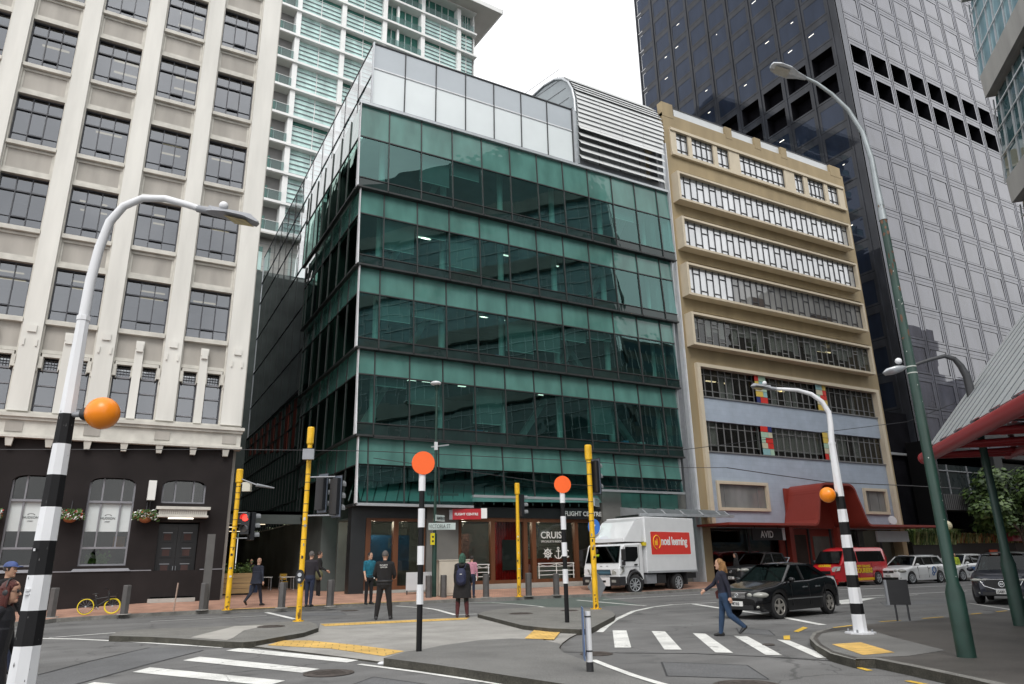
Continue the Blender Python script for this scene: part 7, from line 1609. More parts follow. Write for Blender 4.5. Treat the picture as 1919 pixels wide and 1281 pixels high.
# ---- white box truck
def truck(lab, pos, rz, sc):
    t = thing('box_truck', pos, lab, 'truck', rz=rz, local=True); t.scale = (sc, sc, sc)
    wp = paint('truck_white', (.76, .77, .78)); Wc = .98; gd = carglass
    b = MB()   # cab profile swept, rounded
    prf_ = [(2.35, .42), (2.44, .62), (2.44, 1.02), (2.36, 1.22), (2.12, 1.92), (2.02, 2.0), (.95, 2.04), (.86, 1.95), (.86, .55), (1.0, .5), (1.12, .82), (1.4, .98), (1.75, .93), (1.98, .62), (2.0, .42)]
    b.prism([(x, -Wc, z) for x, z in prf_], (0, 2*Wc, 0), wp); ob_ = b.build('cab', t)
    md = ob_.modifiers.new('bevel', 'BEVEL'); md.width = .06; md.segments = 3; md.limit_method = 'ANGLE'
    # body box
    b = MB(); b.box(-2.85, .72, -1.06, 1.06, .82, 3.12, wp)
    o = b.build('cargo_box', t); md = o.modifiers.new('bevel', 'BEVEL'); md.width = .03; md.segments = 2
    b = MB(); gm_ = grey_metal
    b.box(-2.86, .73, -1.075, -1.06, .82, .90, alu); b.box(-2.86, .73, 1.06, 1.075, .82, .90, alu); b.build('rails', o)
    # air deflector
    b = MB(); b.add([(.72, -.98, 3.08), (.72, .98, 3.08), (1.95, .86, 2.22), (1.95, -.86, 2.22), (1.98, -.9, 2.08), (1.98, .9, 2.08), (.95, .98, 2.08), (.95, -.98, 2.08), (.72, -.98, 2.1), (.72, .98, 2.1), (1.2, -.9, 2.92), (1.2, .9, 2.92)],
              [(0, 10, 11, 1), (10, 3, 2, 11), (3, 4, 5, 2), (0, 8, 7, 10), (7, 4, 3, 10), (1, 11, 6, 9), (11, 2, 5, 6), (7, 8, 9, 6), (4, 7, 6, 5), (8, 0, 1, 9)], wp, False); b.build('roof_deflector', t)
    b = MB(); b.prism([(2.375, -.87, 1.27), (2.375, .87, 1.27), (2.16, .82, 1.90), (2.16, -.82, 1.90)], (.012, 0, .004), gd); b.prism([(2.365, -.89, 1.25), (2.365, .89, 1.25), (2.145, .84, 1.92), (2.145, -.84, 1.92)], (-.02, 0, 0), inner); b.build('windscreen', t)
    b = MB(); b.box(2.28, 2.30, -.6, -.2, 1.3, 1.6, M('hi_vis', (.45, .62, .03), .7, .1, 3)); b.sphere((2.2, -.38, 1.70), (.1, .1, .12), inner); hv = b.build('driver_vest', t)
    hv.name = 'driver_seat'
    for s_ in (-1, 1):
        b = MB(); b.prism([(x, s_*(Wc+.004), z) for x, z in ((2.18, 1.30), (1.42, 1.30), (1.22, 1.46), (1.22, 1.88), (2.0, 1.88))][::s_], (0, s_*.01, 0), M('truck_side_glass', (.006, .007, .008), .25, .1, 1, spec=.1)); o2 = b.build('door_window', t)
        b = MB(); b.box(1.14, 1.155, min(s_*Wc, s_*(Wc+.006)), max(s_*Wc, s_*(Wc+.006)), .95, 1.95, grille); b.box(1.15, 2.2, min(s_*Wc, s_*(Wc+.005)), max(s_*Wc, s_*(Wc+.005)), 1.08, 1.095, gm_); b.box(1.3, 1.48, min(s_*Wc, s_*(Wc+.03)), max(s_*Wc, s_*(Wc+.03)), 1.14, 1.2, grille); b.build('door', t)
        b = MB(); b.box(2.28, 2.42, min(s_*(Wc+.12), s_*(Wc+.24)), max(s_*(Wc+.12), s_*(Wc+.24)), 1.35, 1.78, black_plastic); b.box(2.3, 2.4, min(s_*(Wc+.12), s_*(Wc+.22)), max(s_*(Wc+.12), s_*(Wc+.22)), 1.15, 1.3, black_plastic); b.tube([(2.12, s_*Wc, 1.85), (2.35, s_*(Wc+.18), 1.8), (2.35, s_*(Wc+.18), 1.1), (2.3, s_*Wc, 1.08)], .015, black_plastic, 6); b.build('mirror', t)
        b = MB(); b.prism([(2.452, s_*.56, .80), (2.40, s_*1.0, .80), (2.15, s_*1.0, .92), (2.15, s_*1.0, 1.06), (2.38, s_*1.0, 1.12), (2.446, s_*.62, .98)][::-s_], (.015, s_*.012, 0), lampc); b.build('headlight', t)
    b = MB(); b.prism([(2.455, -.55, .78), (2.455, .55, .78), (2.455, .50, .99), (2.455, -.50, .99)], (.01, 0, 0), grille)
    for k in range(3): z = .82+k*.055; b.box(2.465, 2.475, -.5, .5, z, z+.018, M('grille_blue', (.15, .35, .48), .4, .05, 3))
    for y in (-.32, 0, .32): b.box(2.41, 2.425, y-.05, y+.05, 1.12, 1.14, gm_)
    b.build('grille', t)
    b = MB(); b.box(2.1, 2.5, -1.0, 1.0, .38, .72, black_plastic); b.box(2.49, 2.52, -.5, .5, .36, .70, wp); b.box(2.5, 2.53, -.3, .3, .5, .58, grille)
    for s_ in (-1, 1): b.box(2.5, 2.53, s_*.72-.1, s_*.72+.1, .5, .6, lampc)
    ob_ = b.build('bumper', t)
    b = MB(); b.box(-2.7, 2.1, -.45, .45, .42, .80, inner); b.box(-.25, .75, -1.0, -.55, .38, .78, grille); b.box(.05, .72, .6, .98, .40, .76, grey_metal); b.box(-.6, .0, .62, .98, .40, .74, grille); b.box(-2.8, -2.1, -1.0, 1.0, .55, .78, grille); b.build('chassis', t)
    b = MB(); b.tube([(1.42+cos(a)*.50, .93, .40+sin(a)*.50) for a in [pi*k/10 for k in range(11)]], .06, black_plastic, 6); b.tube([(1.42+cos(a)*.50, -.93, .40+sin(a)*.50) for a in [pi*k/10 for k in range(11)]], .06, black_plastic, 6); b.build('wheel_arch', t)
    for s_ in (-1, 1):
        wheel(t, 1.42, s_*.85, .385, s_, 9, alu, .22, -.35); wheel(t, -1.45, s_*.90, .385, s_, 9, alu, .22); wheel(t, -1.45, s_*.64, .385, s_, 9, alu, .22)
        b = MB(); b.box(-2.1, -2.06, s_*.85-.18, s_*.85+.18, .3, .8, rubber); b.build('mud_flap', t)
    # red panel with logo on the near side (+y local)
    rp_ = M('livery_red', (.72, .035, .022), .35, .03, 3); yo = M('livery_yellow', (.95, .50, .02), .35, .03, 3); yy = 1.066
    def rr(x0, x1, z0, z1, r_, o_): return [(x, yy+o_, z) for cx_, cz_, a0 in ((x1-r_, z1-r_, 0), (x0+r_, z1-r_, 90), (x0+r_, z0+r_, 180), (x1-r_, z0+r_, 270)) for x, z in [(cx_+cos(radians(a0+90*k/4))*r_, cz_+sin(radians(a0+90*k/4))*r_) for k in range(5)]]
    b = MB(); b.prism(rr(-2.50, .42, 1.52, 2.54, .07, 0), (0, .002, 0), whl); b.prism(rr(-2.46, .38, 1.56, 2.50, .05, .003), (0, .002, 0), rp_); pn = b.build('livery_panel', t)
    # right-hand side of a truck facing away from the lettering: text runs front to back
    text('noel leeming', .475, whl, (-.33, yy+.006, 1.96), (-1, 0, 0), pn, sx=.84, bold=.014, space=.93)
    b = MB(); cx_, cz_ = -.02, 2.06; pts = [(cx_-cos(a)*.245*(1 if a < 5 else 1), yy+.008, cz_+sin(a)*.285) for a in [(-1.0)+5.6*k/30 for k in range(31)]]; b.tube(pts, .022, yo, 6, flat=1)
    b.build('logo_ring', pn)
    text('nl', .34, yo, (.12, yy+.006, 1.96), (-1, 0, 0), pn, sx=.8, bold=.02)
    b = MB(); b.box(.76, .84, .9, 1.12, 1.92, 2.06, M('marker_amber', (.65, .5, .02), .4, .05, 3)); b.build('side_marker', t)
    return t
rzT = math.atan2(-.224, -.973)
scT = 1.26
q = g(1193, 1114, .0); sT = scT
tr_ = truck('white box truck with red lettered side panel', place_by(1193, 1114, 0, 1.42, .95, rzT, sT), rzT, sT)
tr_['label'] = 'white box truck with red lettered side panel facing left at the far kerb'
# ================================================================ PEOPLE
import numpy as np
skin = M('skin', (.50, .29, .20), .55, .06, 14); skin2 = M('skin_tan', (.42, .24, .16), .55, .06, 14)
def cloth(n, c): return M('cloth_'+n, c, .85, .25, 7, bump=.9)
black_c = cloth('black', (.010, .009, .010)); navy_c = cloth('navy', (.014, .015, .030)); teal_c = cloth('teal', (.008, .13, .19)); jeans = cloth('denim', (.022, .05, .105)); maroon = cloth('maroon', (.075, .018, .022)); dshirt = cloth('dark_shirt', (.022, .018, .024)); suit_c = cloth('suit', (.018, .022, .038)); shoe_b = M('shoe_black', (.012, .012, .013), .5, .1, 5); jeans_d = cloth('dark_denim', (.014, .02, .045)); pinkc = cloth('pink', (.55, .25, .32)); jacket_n = cloth('jacket_grey', (.03, .03, .04))
hair_b = M('hair_dark', (.018, .012, .010), .6, .35, 20, bump=.6, stretch=(1, 1, .3)); hair_bl = M('hair_blonde', (.32, .17, .065), .6, .45, 18, bump=.8, stretch=(1, 1, .4)); hair_r = M('hair_red', (.085, .016, .011), .5, .45, 14, bump=.7, stretch=(1, 1, .25)); hair_g = M('hair_green', (.03, .09, .06), .7, .5, 16, bump=.8); hair_gr = M('hair_grey', (.10, .09, .085), .7, .3, 20, bump=.5)
lipm = M('lips', (.38, .12, .10), .5, .05, 9); eyem = M('eyes_dark', (.015, .012, .012), .3, .1, 9)
def person(name, pos, h, yaw, lab, top, bot, shoe, hair, hairkind='short', legs=((0, 0), (0, 0)), arms=((0, 8, 10), (0, 8, 10)), stance=.0, coat=None, coatlen=.0, sk=None, female=False, headyaw=0., lean=0., vox=.0115, sleeves='long', faced=True, grp=None, bulk=1.07):
    sk = sk or skin; P = []     # (pts, radii(rx), ratio, mat)
    sw = .165 if female else .19; hw = .092 if female else .09
    k_ = h/1.76
    V = Vector
    la = radians(lean)
    def L(p): # lean of the upper body about the hips
        y, z = p[1], p[2]-.93; return V((p[0], y*cos(la)+z*sin(la), .93+z*cos(la)-y*sin(la)))
    # torso: elliptical sections (centre, half width, half depth)
    tm_ = top; w0 = .155 if female else .17
    tors = [(L((0, 0, .90)), w0, .115), (L((0, 0, 1.02)), .135 if female else .158, .105), (L((0, .01, 1.18)), .15 if female else .172, .118), (L((0, .01, 1.33)), .165 if female else .19, .12), (L((0, -.005, 1.42)), .15 if female else .175, .10), (L((0, -.01, 1.475)), .075, .07)]
    ells = [(tors, top)]
    pel = [(V((0, 0, .78)), .12, .10), (V((0, -.01, .87)), .168, .125), (V((0, 0, .97)), .155 if female else .163, .112)]
    ells.append((pel, bot))
    if coat: ells.append(([(L((0, 0, 1.25)), .19, .14), (V((0, -.01, .95)), .20, .155), (V((0, -.01, .93-coatlen*.5)), .225, .175), (V((0, -.01, .93-coatlen)), .245, .19)], top))
    caps = []   # (p0,p1,r0,r1,mat)
    for i, s_ in enumerate((-1, 1)):
        th, kn = legs[i]; a = radians(th); hip = V((s_*hw, 0, .90)); st = radians(stance)*s_
        kp = hip+V((sin(st), sin(a), -cos(a))).normalized()*.43; a2 = a-radians(kn); ap = kp+V((sin(st), sin(a2), -cos(a2))).normalized()*.41
        caps += [(hip, kp, .088, .060, bot), (kp, kp.lerp(ap, .3), .060, .062, bot), (kp.lerp(ap, .3), ap, .062, .045, bot)]
        fdir = V((s_*.15, cos(a2*.5), sin(a2)*.9)).normalized() if kn > 12 else V((s_*.2, 1, 0)).normalized()
        hl = ap-fdir*.05+V((0, 0, -.045)); to = ap+fdir*.15+V((0, 0, -.055))
        caps += [(ap, hl, .048, .040, shoe), (hl, ap+fdir*.07+V((0, 0, -.04)), .040, .043, shoe), (ap+fdir*.07+V((0, 0, -.045)), to, .042, .030, shoe)]
    hands = []
    for i, s_ in enumerate((-1, 1)):
        fw, ab, el = arms[i]; fw, ab = radians(fw), radians(ab); sh = L((s_*sw, -.005, 1.405))
        d = V((s_*sin(ab), sin(fw)*cos(ab), -cos(fw)*cos(ab))); ep = sh+d*.29; e = fw+radians(el); d2 = V((s_*sin(ab)*(.6 if el < 60 else -.5), sin(e)*cos(ab), -cos(e)*cos(ab))).normalized(); wp_ = ep+d2*.25
        arm_m = top; fore = top if sleeves == 'long' else sk
        caps += [(L((s_*(sw-.05), 0, 1.42)), sh, .062, .060, top), (sh, ep, .056, .045, arm_m), (ep, wp_, .043, .031, fore)]
        # hand: palm, four fingers, thumb
        q = d2.cross(V((0, 1, 0)) if abs(d2.y) < .9 else V((1, 0, 0))).normalized(); pn = q.cross(d2).normalized(); 
        side = pn; nrm_h = q
        pm = wp_+d2*.075; caps += [(wp_, pm, .028, .033, sk)]
        for f, (o_, ln) in enumerate(((-.028, .062), (-.009, .072), (.010, .068), (.028, .054))):
            b0 = pm+side*o_+d2*.008; b1 = b0+d2*ln*.5+nrm_h*.008*-s_; b2 = b1+d2*ln*.42-nrm_h*.02*s_; caps += [(b0, b1, .0105, .0098, sk), (b1, b2, .0098, .008, sk)]
        t0 = wp_+d2*.025+side*.026; caps += [(t0, t0+d2*.03+side*.03, .012, .011, sk), (t0+d2*.03+side*.03, t0+d2*.062+side*.034, .011, .0085, sk)]
        hands.append(pm)
    hc = L((0, .015, 1.635)); hy = radians(headyaw); Rh = Matrix.Rotation(hy, 3, 'Z')
    caps += [(L((0, -.012, 1.45)), L((0, .0, 1.56)), .055, .052, sk)]
    def H_(x, y, z): return hc+Rh @ V((x, y, z))
    ells.append(([(H_(0, .035, -.125), .032, .035), (H_(0, .02, -.09), .056, .07), (H_(0, .005, -.03), .071, .088), (H_(0, .0, .04), .077, .096), (H_(0, -.005, .09), .062, .078), (H_(0, -.01, .118), .03, .04)], sk))
    caps += [(H_(0, .088, -.005), H_(0, .108, -.034), .010, .015, sk), (H_(-.078, -.005, -.015), H_(-.082, -.012, .015), .012, .014, sk), (H_(.078, -.005, -.015), H_(.082, -.012, .015), .012, .014, sk), (H_(0, .066, -.105), H_(0, .07, -.10), .026, .026, sk)]
    caps = [(p0, p1, r0*(bulk if mt in (top, bot) else 1), r1*(bulk if mt in (top, bot) else 1), mt) for p0, p1, r0, r1, mt in caps]
    ells = [([(c_, a_*(bulk if mt in (top, bot) else 1), b_*(bulk if mt in (top, bot) else 1)) for c_, a_, b_ in se], mt) for se, mt in ells]
    b = MB()
    def ellip(secs, mat):
        n = 16; vs = []; c = [s0[0] for s0 in secs]
        for i, (ce, rx, ry) in enumerate(secs):
            ax = (c[min(i+1, len(c)-1)]-c[max(0, i-1)]).normalized(); R_ = Rh if secs is ells[-1][0] else Matrix.Identity(3); ux = R_ @ V((1, 0, 0)); uy = ux.cross(ax).normalized()*-1
            for j in range(n): a = 2*pi*j/n; vs.append(ce+ux*cos(a)*rx+uy*sin(a)*ry)
        m_ = len(secs); fs = [(i*n+j, i*n+(j+1) % n, (i+1)*n+(j+1) % n, (i+1)*n+j) for i in range(m_-1) for j in range(n)]+[tuple(reversed(range(n))), tuple(range((m_-1)*n, m_*n))]
        b.add(vs, fs, mat)
    for e in ells: ellip(*e)
    for p0, p1, r0, r1, mt in caps:
        p0, p1 = V(p0), V(p1); d = (p1-p0); d = d.normalized() if d.length > 1e-6 else V((0, 0, 1)); b.tube([p0-d*r0*.95, p0-d*r0*.7, p0-d*r0*.3, p0, p1, p1+d*r1*.3, p1+d*r1*.7, p1+d*r1*.95], [r0*.25, r0*.7, r0*.95, r0, r1, r1*.95, r1*.7, r1*.25], mt, 10)
    me = b.mesh('tmp'); to_ = bpy.data.objects.new('tmp', me); COL.objects.link(to_)
    md = to_.modifiers.new('r', 'REMESH'); md.mode = 'VOXEL'; md.voxel_size = vox; md2 = to_.modifiers.new('s', 'SMOOTH'); md2.factor = .5; md2.iterations = 2
    dg = bpy.context.evaluated_depsgraph_get(); nm = bpy.data.meshes.new_from_object(to_.evaluated_get(dg)); bpy.data.objects.remove(to_); nm.name = name
    n = len(nm.polygons); cen = np.empty(n*3); nm.polygons.foreach_get('center', cen); cen = cen.reshape(-1, 3)
    best = np.full(n, 1e9); idx = np.zeros(n, int); mats = []
    def mi(mt):
        if mt not in mats: mats.append(mt)
        return mats.index(mt)
    def seg(p0, p1, r0, r1, mt):
        p0 = np.array(p0); p1 = np.array(p1); d = p1-p0; l2 = max(d @ d, 1e-9); t = np.clip((cen-p0) @ d/l2, 0, 1); dist = np.linalg.norm(cen-(p0+t[:, None]*d), axis=1)-(r0+(r1-r0)*t); k = mi(mt); m_ = dist < best; best[m_] = dist[m_]; idx[m_] = k
    for c in caps: seg(*c)
    for secs, mt in ells:
        for i in range(len(secs)-1):
            (c0, a0, b0), (c1, a1, b1) = secs[i], secs[i+1]; c0 = np.array(c0); c1 = np.array(c1); d = c1-c0; l2 = max(d @ d, 1e-9); t = (cen-c0) @ d/l2; over = np.maximum(np.abs(t-.5)-.5, 0)*sqrt(l2); t = np.clip(t, 0, 1); o_ = cen-(c0+t[:, None]*d); rx = a0+(a1-a0)*t; ry = b0+(b1-b0)*t
            rr_ = np.sqrt((o_[:, 0]/rx)**2+(o_[:, 1]/ry)**2); dist = (rr_-1)*np.minimum(rx, ry)+over; k = mi(mt); m_ = dist < best; best[m_] = dist[m_]; idx[m_] = k
    nm.materials.clear()
    for mt in mats: nm.materials.append(mt)
    nm.polygons.foreach_set('material_index', idx.astype(int)); nm.polygons.foreach_set('use_smooth', [True]*n)
    o = bpy.data.objects.new(name, nm); COL.objects.link(o); zmin = min(v.co.z for v in nm.vertices)
    for v in nm.vertices: v.co.z -= zmin
    o.location = pos; o.rotation_euler = (0, 0, yaw); o.scale = (k_, k_, k_); tag(o, lab, 'person', grp)
    dz = V((0, 0, -zmin)); ORG[o.name] = V((0, 0, 0))
    def add(bb, nm_): ch = bb.build(nm_, o); ch.location = dz; return ch
    # hair
    r = random.Random(hash(name+lab) % 999 if 0 else len(lab)); hb = MB()
    if hairkind != 'bald':
        def shell(n_, y_off, zmin_, sx=1., lw=0.):
            nu, nv = 18, 10; vs = []; fs = []
            for i in range(nv+1):
                t = pi/2-(pi*.62)*i/nv
                for j in range(nu):
                    a = 2*pi*j/nu; fr = max(0, sin(a))          # front: hairline higher
                    tt = max(t, .12+.35*fr) if fr > .35 else t; w_ = 1+r.uniform(-.03, .05)
                    vs.append(H_(cos(a)*cos(tt)*.088*w_*sx, -.012+sin(a)*cos(tt)*.105*w_, .022+sin(tt)*.112*w_))
            for i in range(nv):
                for j in range(nu): fs.append((i*nu+j, (i+1)*nu+j, (i+1)*nu+(j+1) % nu, i*nu+(j+1) % nu))
            hb.add(vs, fs, hair, True)
        shell(0, 0, 0)
        if hairkind in ('long', 'curly', 'bob'):
            N_ = {'long': 60, 'curly': 90, 'bob': 46}[hairkind]; drop = {'long': .24, 'curly': .20, 'bob': .15}[hairkind]
            for k in range(N_):
                a = r.uniform(pi*.96, pi*2.04) if hairkind != 'bob' else r.uniform(pi*.9, pi*2.1); x, y = cos(a)*.082, sin(a)*.098-.01; z0 = r.uniform(-.02, .06); rr_ = r.uniform(.014, .024)
                pts = [H_(x*(1+.03*q), y*(1+.1*q), z0-drop*q/4+r.uniform(-.006, .006)) for q in range(5)]
                if hairkind == 'curly': pts = [p+V((r.uniform(-.035, .035), r.uniform(-.035, .035), r.uniform(-.01, .02))) for p in pts]
                hb.tube(pts, [rr_, rr_*1.1, rr_*1.1, rr_, rr_*.4], hair, 6)
        add(hb, 'hair')
    if faced:
        fb = MB()
        for s_ in (-1, 1): fb.sphere(H_(s_*.030, .083, .004), .0085, eyem, 8, 6); fb.tube([H_(s_*.017, .088, .024), H_(s_*.046, .078, .026)], .0045, hair if hairkind != 'bald' else hair_gr, 5)
        fb.tube([H_(-.022, .083, -.068), H_(0, .091, -.066), H_(.022, .083, -.068)], .0055, lipm, 6); add(fb, 'face')
    o['_'] = 0; del o['_']
    return o, add, H_, L, hands, dz
def ph(px, py, z, hy):
    """height of a figure standing at the surveyed foot point whose crown is seen at image row hy"""
    p = g(px, py, z); D = p.x*.4879+p.y*.8729; lo, hi = 1., 3.
    for _ in range(40):
        m_ = (lo+hi)/2
        if pr(p.x, p.y, z+m_)[1] > hy: lo = m_
        else: hi = m_
    return p, lo
yawaway = math.atan2(-camd.x, camd.y)     # local +y towards where the camera looks
def yaw(lat, fwd): v = rgt*lat+camd*fwd; return math.atan2(-v.x, v.y)
# security guard, seen from behind
p, h = ph(718, 1161, .05, 1033)
o, add, H_, L, hd_, dz = person('person', p, h, yaw(-.1, 1), 'standing man seen from behind in black uniform with white lettering on his back', black_c, black_c, shoe_b, hair_gr, 'short', ((0, 0), (0, 0)), ((12, 18, 62), (10, 16, 60)), stance=7, headyaw=-8, bulk=1.24)
lt = text('SECURITY', .05, whl, (-.13, -.155, 1.365), (1, 0, 0), None, sx=1); lt.parent = o; lt.location = dz
lt = text('OFFICER', .05, whl, (-.115, -.155, 1.31), (1, 0, 0), None, sx=1); lt.parent = o; lt.location = dz
bb_ = MB(); bb_.tube([Vector((cos(a)*.205, sin(a)*.148, .965)) for a in [2*pi*k/20 for k in range(21)]], .026, black_plastic, 6); bb_.box(-.20, -.14, -.05, .05, .86, .98, black_plastic); bb_.box(.14, .20, -.05, .05, .86, .98, black_plastic); add(bb_, 'belt')
# teal shirt man
p, h = ph(690, 1132.5, .15, 1036)
o, add, H_, L, hd_, dz = person('person', p, h, yaw(.75, -.8), 'man in teal polo shirt and black trousers facing the uniformed man', teal_c, black_c, shoe_b, hair_b, 'short', ((2, 2), (-2, 0)), ((4, 7, 12), (8, 9, 20)), sleeves='short', headyaw=10)
bb_ = MB(); bb_.box(-.185, -.15, .02, .08, .84, .90, whl); add(bb_, 'badge')
# backpack person
p, h = ph(866, 1157, .04, 1038)
o, add, H_, L, hd_, dz = person('person', p, h, yaw(.05, 1), 'person from behind in a long black hooded coat with maroon trousers and green hair', black_c, maroon, M('boot_maroon', (.04, .014, .012), .5, .1, 5), hair_g, 'bob', ((-1, 0), (1, 0)), ((10, 10, 35), (10, 10, 35)), stance=3.5, coat=True, coatlen=.42, female=True, bulk=1.14)
bb_ = MB(); bb_.tube([Vector((-.10, -.03, 1.46)), Vector((-.07, -.11, 1.43)), Vector((0, -.14, 1.40)), Vector((.07, -.11, 1.43)), Vector((.10, -.03, 1.46))], [.03, .045, .055, .045, .03], black_c, 8); add(bb_, 'hood')
navyb = M('backpack_navy', (.012, .016, .05), .7, .2, 8)
Mx = Matrix.Translation(p) @ Matrix.Rotation(yaw(.05, 1), 4, 'Z') @ Matrix.Diagonal((h/1.76,)*3+(1,)) @ Matrix.Translation(dz)
t = thing('backpack', p+Vector((0, 0, 1.2)), 'navy backpack worn by the person in the long black coat', 'backpack')
b = MB(); b.X = Mx
secs = [(-.265, .86, .07), (-.28, .92, .13), (-.295, 1.0, .15), (-.29, 1.15, .15), (-.27, 1.27, .125), (-.24, 1.34, .07)]; n = 16; vs = []
for y, z, w_ in secs:
    for j in range(n): a = 2*pi*j/n; vs.append((cos(a)*w_, y+.02+sin(a)*(.085 if .9 < z < 1.3 else .055), z))
b.add(vs, [(i*n+j, i*n+(j+1) % n, (i+1)*n+(j+1) % n, (i+1)*n+j) for i in range(5) for j in range(n)]+[tuple(reversed(range(n))), tuple(range(5*n, 6*n))], navyb, True); b.build('bag', t)
b = MB(); b.X = Mx; b.prism([(cos(a)*.105, -.335, 1.02+sin(a)*.08) for a in [2*pi*k/14 for k in range(14)]], (0, -.025, 0), navyb); b.box(-.03, .03, -.352, -.345, 1.17, 1.185, whl); b.build('pocket', t)
b = MB(); b.X = Mx
for s_ in (-1, 1): b.tube([(s_*.09, -.2, 1.33), (s_*.12, -.05, 1.47), (s_*.13, .12, 1.38), (s_*.14, .12, 1.15), (s_*.12, -.15, 1.0)], .016, navyb, 6)
b.build('strap', t)
# person beyond the backpack person
p, h = ph(884, 1120, .2, 1042)
person('person', p, h, yaw(.2, 1), 'person in a pink and pale jacket half hidden beyond the backpack wearer', pinkc, jeans_d, shoe_b, hair_b, 'short', vox=.014, faced=False)
# suit man walking away
p, h = ph(477, 1135, .2, 1044)
o, add, H_, L, hd_, dz = person('person', p, h, yaw(.35, 1), 'balding man in a dark suit walking into the lane with a blue bag', suit_c, suit_c, shoe_b, hair_gr, 'bald', ((-20, 28), (20, 4)), ((14, 12, 30), (-18, 20, 18)), headyaw=10, lean=4, coat=True, coatlen=.12)
Mx = Matrix.Translation(p) @ Matrix.Rotation(yaw(.35, 1), 4, 'Z') @ Matrix.Diagonal((h/1.76,)*3+(1,)) @ Matrix.Translation(dz)
b = MB(); b.X = Mx; hp = hd_[0]; bl = M('bag_blue', (.02, .05, .12), .7, .2, 6); b.prism([(hp.x-.03, hp.y-.17, hp.z-.12), (hp.x-.03, hp.y+.17, hp.z-.12), (hp.x-.03, hp.y+.19, hp.z-.42), (hp.x-.03, hp.y-.19, hp.z-.42)], (-.1, 0, 0), bl); b.tube([(hp.x-.07, hp.y-.1, hp.z-.12), (hp.x-.03, hp.y-.03, hp.z-.02), (hp.x-.03, hp.y+.03, hp.z-.02), (hp.x-.07, hp.y+.1, hp.z-.12)], .012, bl, 6); b.build('shoulder_bag', label='blue bag in the left hand of the man in the dark suit', cat='bag')
# pair behind the tall yellow pole
p, h = ph(578, 1137, .16, 1034)
person('person', p, h, yaw(.2, 1), 'grey haired man in dark shirt and blue jeans behind the tall yellow pole', dshirt, jeans_d, shoe_b, hair_gr, 'short', ((0, 0), (-3, 2)), ((5, 8, 20), (8, 10, 30)))
p, h = ph(594, 1121, .25, 1034)
o, add, H_, L, hd_, dz = person('person', p, h, yaw(.9, .2), 'dark haired man facing right carrying an olive bag beyond the yellow pole', black_c, black_c, shoe_b, hair_b, 'short', ((0, 0), (6, 2)), ((20, 8, 40), (16, 8, 50)))
Mx = Matrix.Translation(p) @ Matrix.Rotation(yaw(.9, .2), 4, 'Z') @ Matrix.Diagonal((h/1.76,)*3+(1,)) @ Matrix.Translation(dz)
b = MB(); b.X = Mx; b.sphere((.24, .02, .86), (.09, .17, .20), M('bag_olive', (.10, .10, .05), .8, .2, 6), 14, 9); b.tube([(.24, .02, 1.0), (.16, -.02, 1.3), (.0, -.08, 1.47)], .014, M('bag_olive', (.10, .10, .05)), 6); b.build('shoulder_bag', label='olive bag hanging at the side of the dark haired man', cat='bag')
# woman crossing
p, h = ph(1364, 1192, .008, 1048)
o, add, H_, L, hd_, dz = person('person', p, h, yaw(-1, .05), 'curly blonde woman in navy top and jeans striding over the zebra stripes', navy_c, jeans, shoe_b, hair_bl, 'curly', ((-10, 40), (9, 0)), ((-18, 10, 14), (34, 12, 22)), female=True, lean=2, headyaw=0, vox=.0105, bulk=1.16)
bb_ = MB(); bb_.tube([Vector((cos(a)*.062, -.006+sin(a)*.062, 1.50)) for a in [2*pi*k/16 for k in range(17)]], .013, whl, 6); add(bb_, 'collar')
Mx = Matrix.Translation(p) @ Matrix.Rotation(yaw(-1, .05), 4, 'Z') @ Matrix.Diagonal((h/1.76,)*3+(1,)) @ Matrix.Translation(dz)
bg_ = M('bag_redbrown', (.13, .032, .026), .55, .2, 6); t = thing('handbag', p+Vector((0, 0, 1)), 'red brown leather handbag on the hip of the blonde woman', 'bag')
b = MB(); b.X = Mx; b.prism([(.19, -.14, .83), (.19, .13, .83), (.19, .15, .98), (.19, .09, 1.03), (.19, -.11, 1.03), (.19, -.16, .96)], (.07, 0, 0), bg_); b.box(.262, .268, -.13, .12, .93, .95, bg_); b.build('pouch', t)
b = MB(); b.X = Mx; b.tube([(.22, -.1, 1.02), (.17, -.12, 1.2), (.09, -.09, 1.44), (-.02, 0, 1.5), (-.1, .09, 1.40), (-.12, .13, 1.2)], .010, bg_, 6); b.build('strap', t)
# near left woman with headphones
hx = at(14, 1088, 7.7)
o, add, H_, L, hd_, dz = person('person', (hx.x-.03, hx.y, 0), hx.z, yaw(.95, .25), 'red haired woman with headphones and sunglasses at the left edge', M('coat_near', (.010, .010, .014), .6, .25, 6, bump=.3), black_c, shoe_b, hair_r, 'long', ((12, 2), (-14, 10)), ((10, 8, 12), (-8, 8, 14)), female=True, coat=True, coatlen=.30, lean=6, vox=.0085)
bb_ = MB(); bb_.tube([H_(-.088, -.02, -.01)]+[H_(cos(a)*.092, -.02, .03+sin(a)*.115) for a in [pi-pi*k/10 for k in range(11)]]+[H_(.088, -.02, -.01)], .010, black_plastic, 6)
for s_ in (-1, 1): bb_.sphere(H_(s_*.092, -.015, -.012), (.022, .036, .042), black_plastic, 12, 8)
add(bb_, 'headphones')
bb_ = MB()
for s_ in (-1, 1): bb_.sphere(H_(s_*.034, .090, .004), (.030, .012, .022), black_plastic, 12, 8); bb_.tube([H_(s_*.062, .082, .008), H_(s_*.082, -.01, .008)], .004, black_plastic, 5)
bb_.tube([H_(-.01, .1, .008), H_(.01, .1, .008)], .004, black_plastic, 5); add(bb_, 'sunglasses')
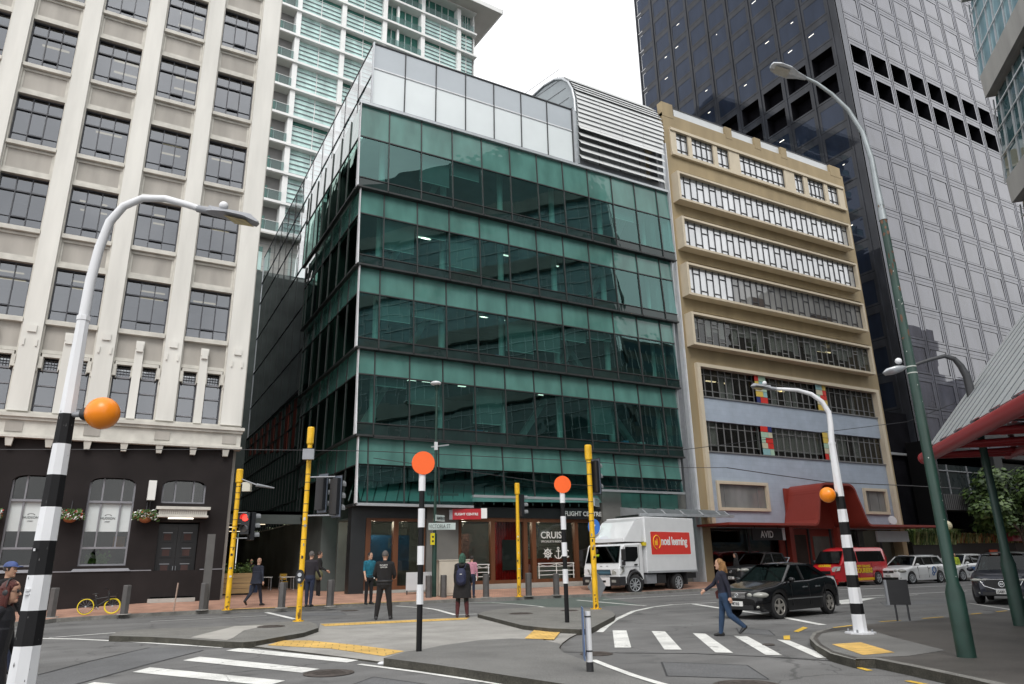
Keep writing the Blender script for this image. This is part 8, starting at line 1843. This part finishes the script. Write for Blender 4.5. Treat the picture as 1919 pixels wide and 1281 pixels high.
# man with a cap
p0 = at(21, 1053, 13.); 
o, add, H_, L, hd_, dz = person('person', (p0.x, p0.y, .0), p0.z, yaw(1, .05), 'man in a blue cap and black jacket beyond the red haired woman', black_c, jeans_d, shoe_b, hair_b, 'short', ((14, 2), (-14, 8)), ((10, 8, 20), (-10, 8, 14)), sk=skin2, vox=.0115)
capm = M('cap_blue', (.05, .08, .22), .7, .25, 8); bb_ = MB(); nu = 16; vs = []
for i in range(6):
    t_ = pi/2*i/5
    for j in range(nu): a = 2*pi*j/nu; vs.append(H_(cos(a)*cos(t_)*.096, -.008+sin(a)*cos(t_)*.115, .05+sin(t_)*.092))
bb_.add(vs, [(i*nu+j, i*nu+(j+1) % nu, (i+1)*nu+(j+1) % nu, (i+1)*nu+j) for i in range(5) for j in range(nu)], capm, True); bb_.prism([H_(-.075, .08, .05), H_(.075, .08, .05), H_(.055, .17, .04), H_(-.055, .17, .04)], (0, 0, .012), capm); add(bb_, 'cap')
# far pedestrians
p, h = ph(1384, 1097, .2, 1036); person('person', p, h, yaw(-1, .0), 'dark haired woman in a black coat walking left behind the parked pickup', black_c, black_c, shoe_b, hair_b, 'long', ((14, 2), (-14, 12)), female=True, vox=.014, coat=True, coatlen=.3)
p, h = ph(1797, 1083, .2, 1037); hv = cloth('hi_vis', (.50, .62, .05)); person('person', p, h, yaw(-.6, -1), 'worker in a lime vest standing behind the far white hatchback', hv, jeans_d, shoe_b, hair_gr, 'short', vox=.015)
p, h = ph(545, 1098, .37, 1047); person('person', p, h, yaw(.1, 1), 'dim figure in jeans standing in the shaded lane by the cafe tables', black_c, jeans_d, M('shoe_white', (.6, .6, .6), .5, .05, 5), hair_b, 'short', vox=.016, faced=False)
p, h = ph(640, 1101, .37, 1045); person('person', p, h, yaw(-.8, -.5), 'dim figure in dark clothes at the right side of the shaded lane', dshirt, black_c, shoe_b, hair_b, 'short', vox=.016)
p, h = ph(466, 1113, .37, 1048); person('person', p, h, yaw(.3, -1), 'dim figure standing just behind the timber planter', dshirt, black_c, shoe_b, hair_b, 'short', vox=.016)
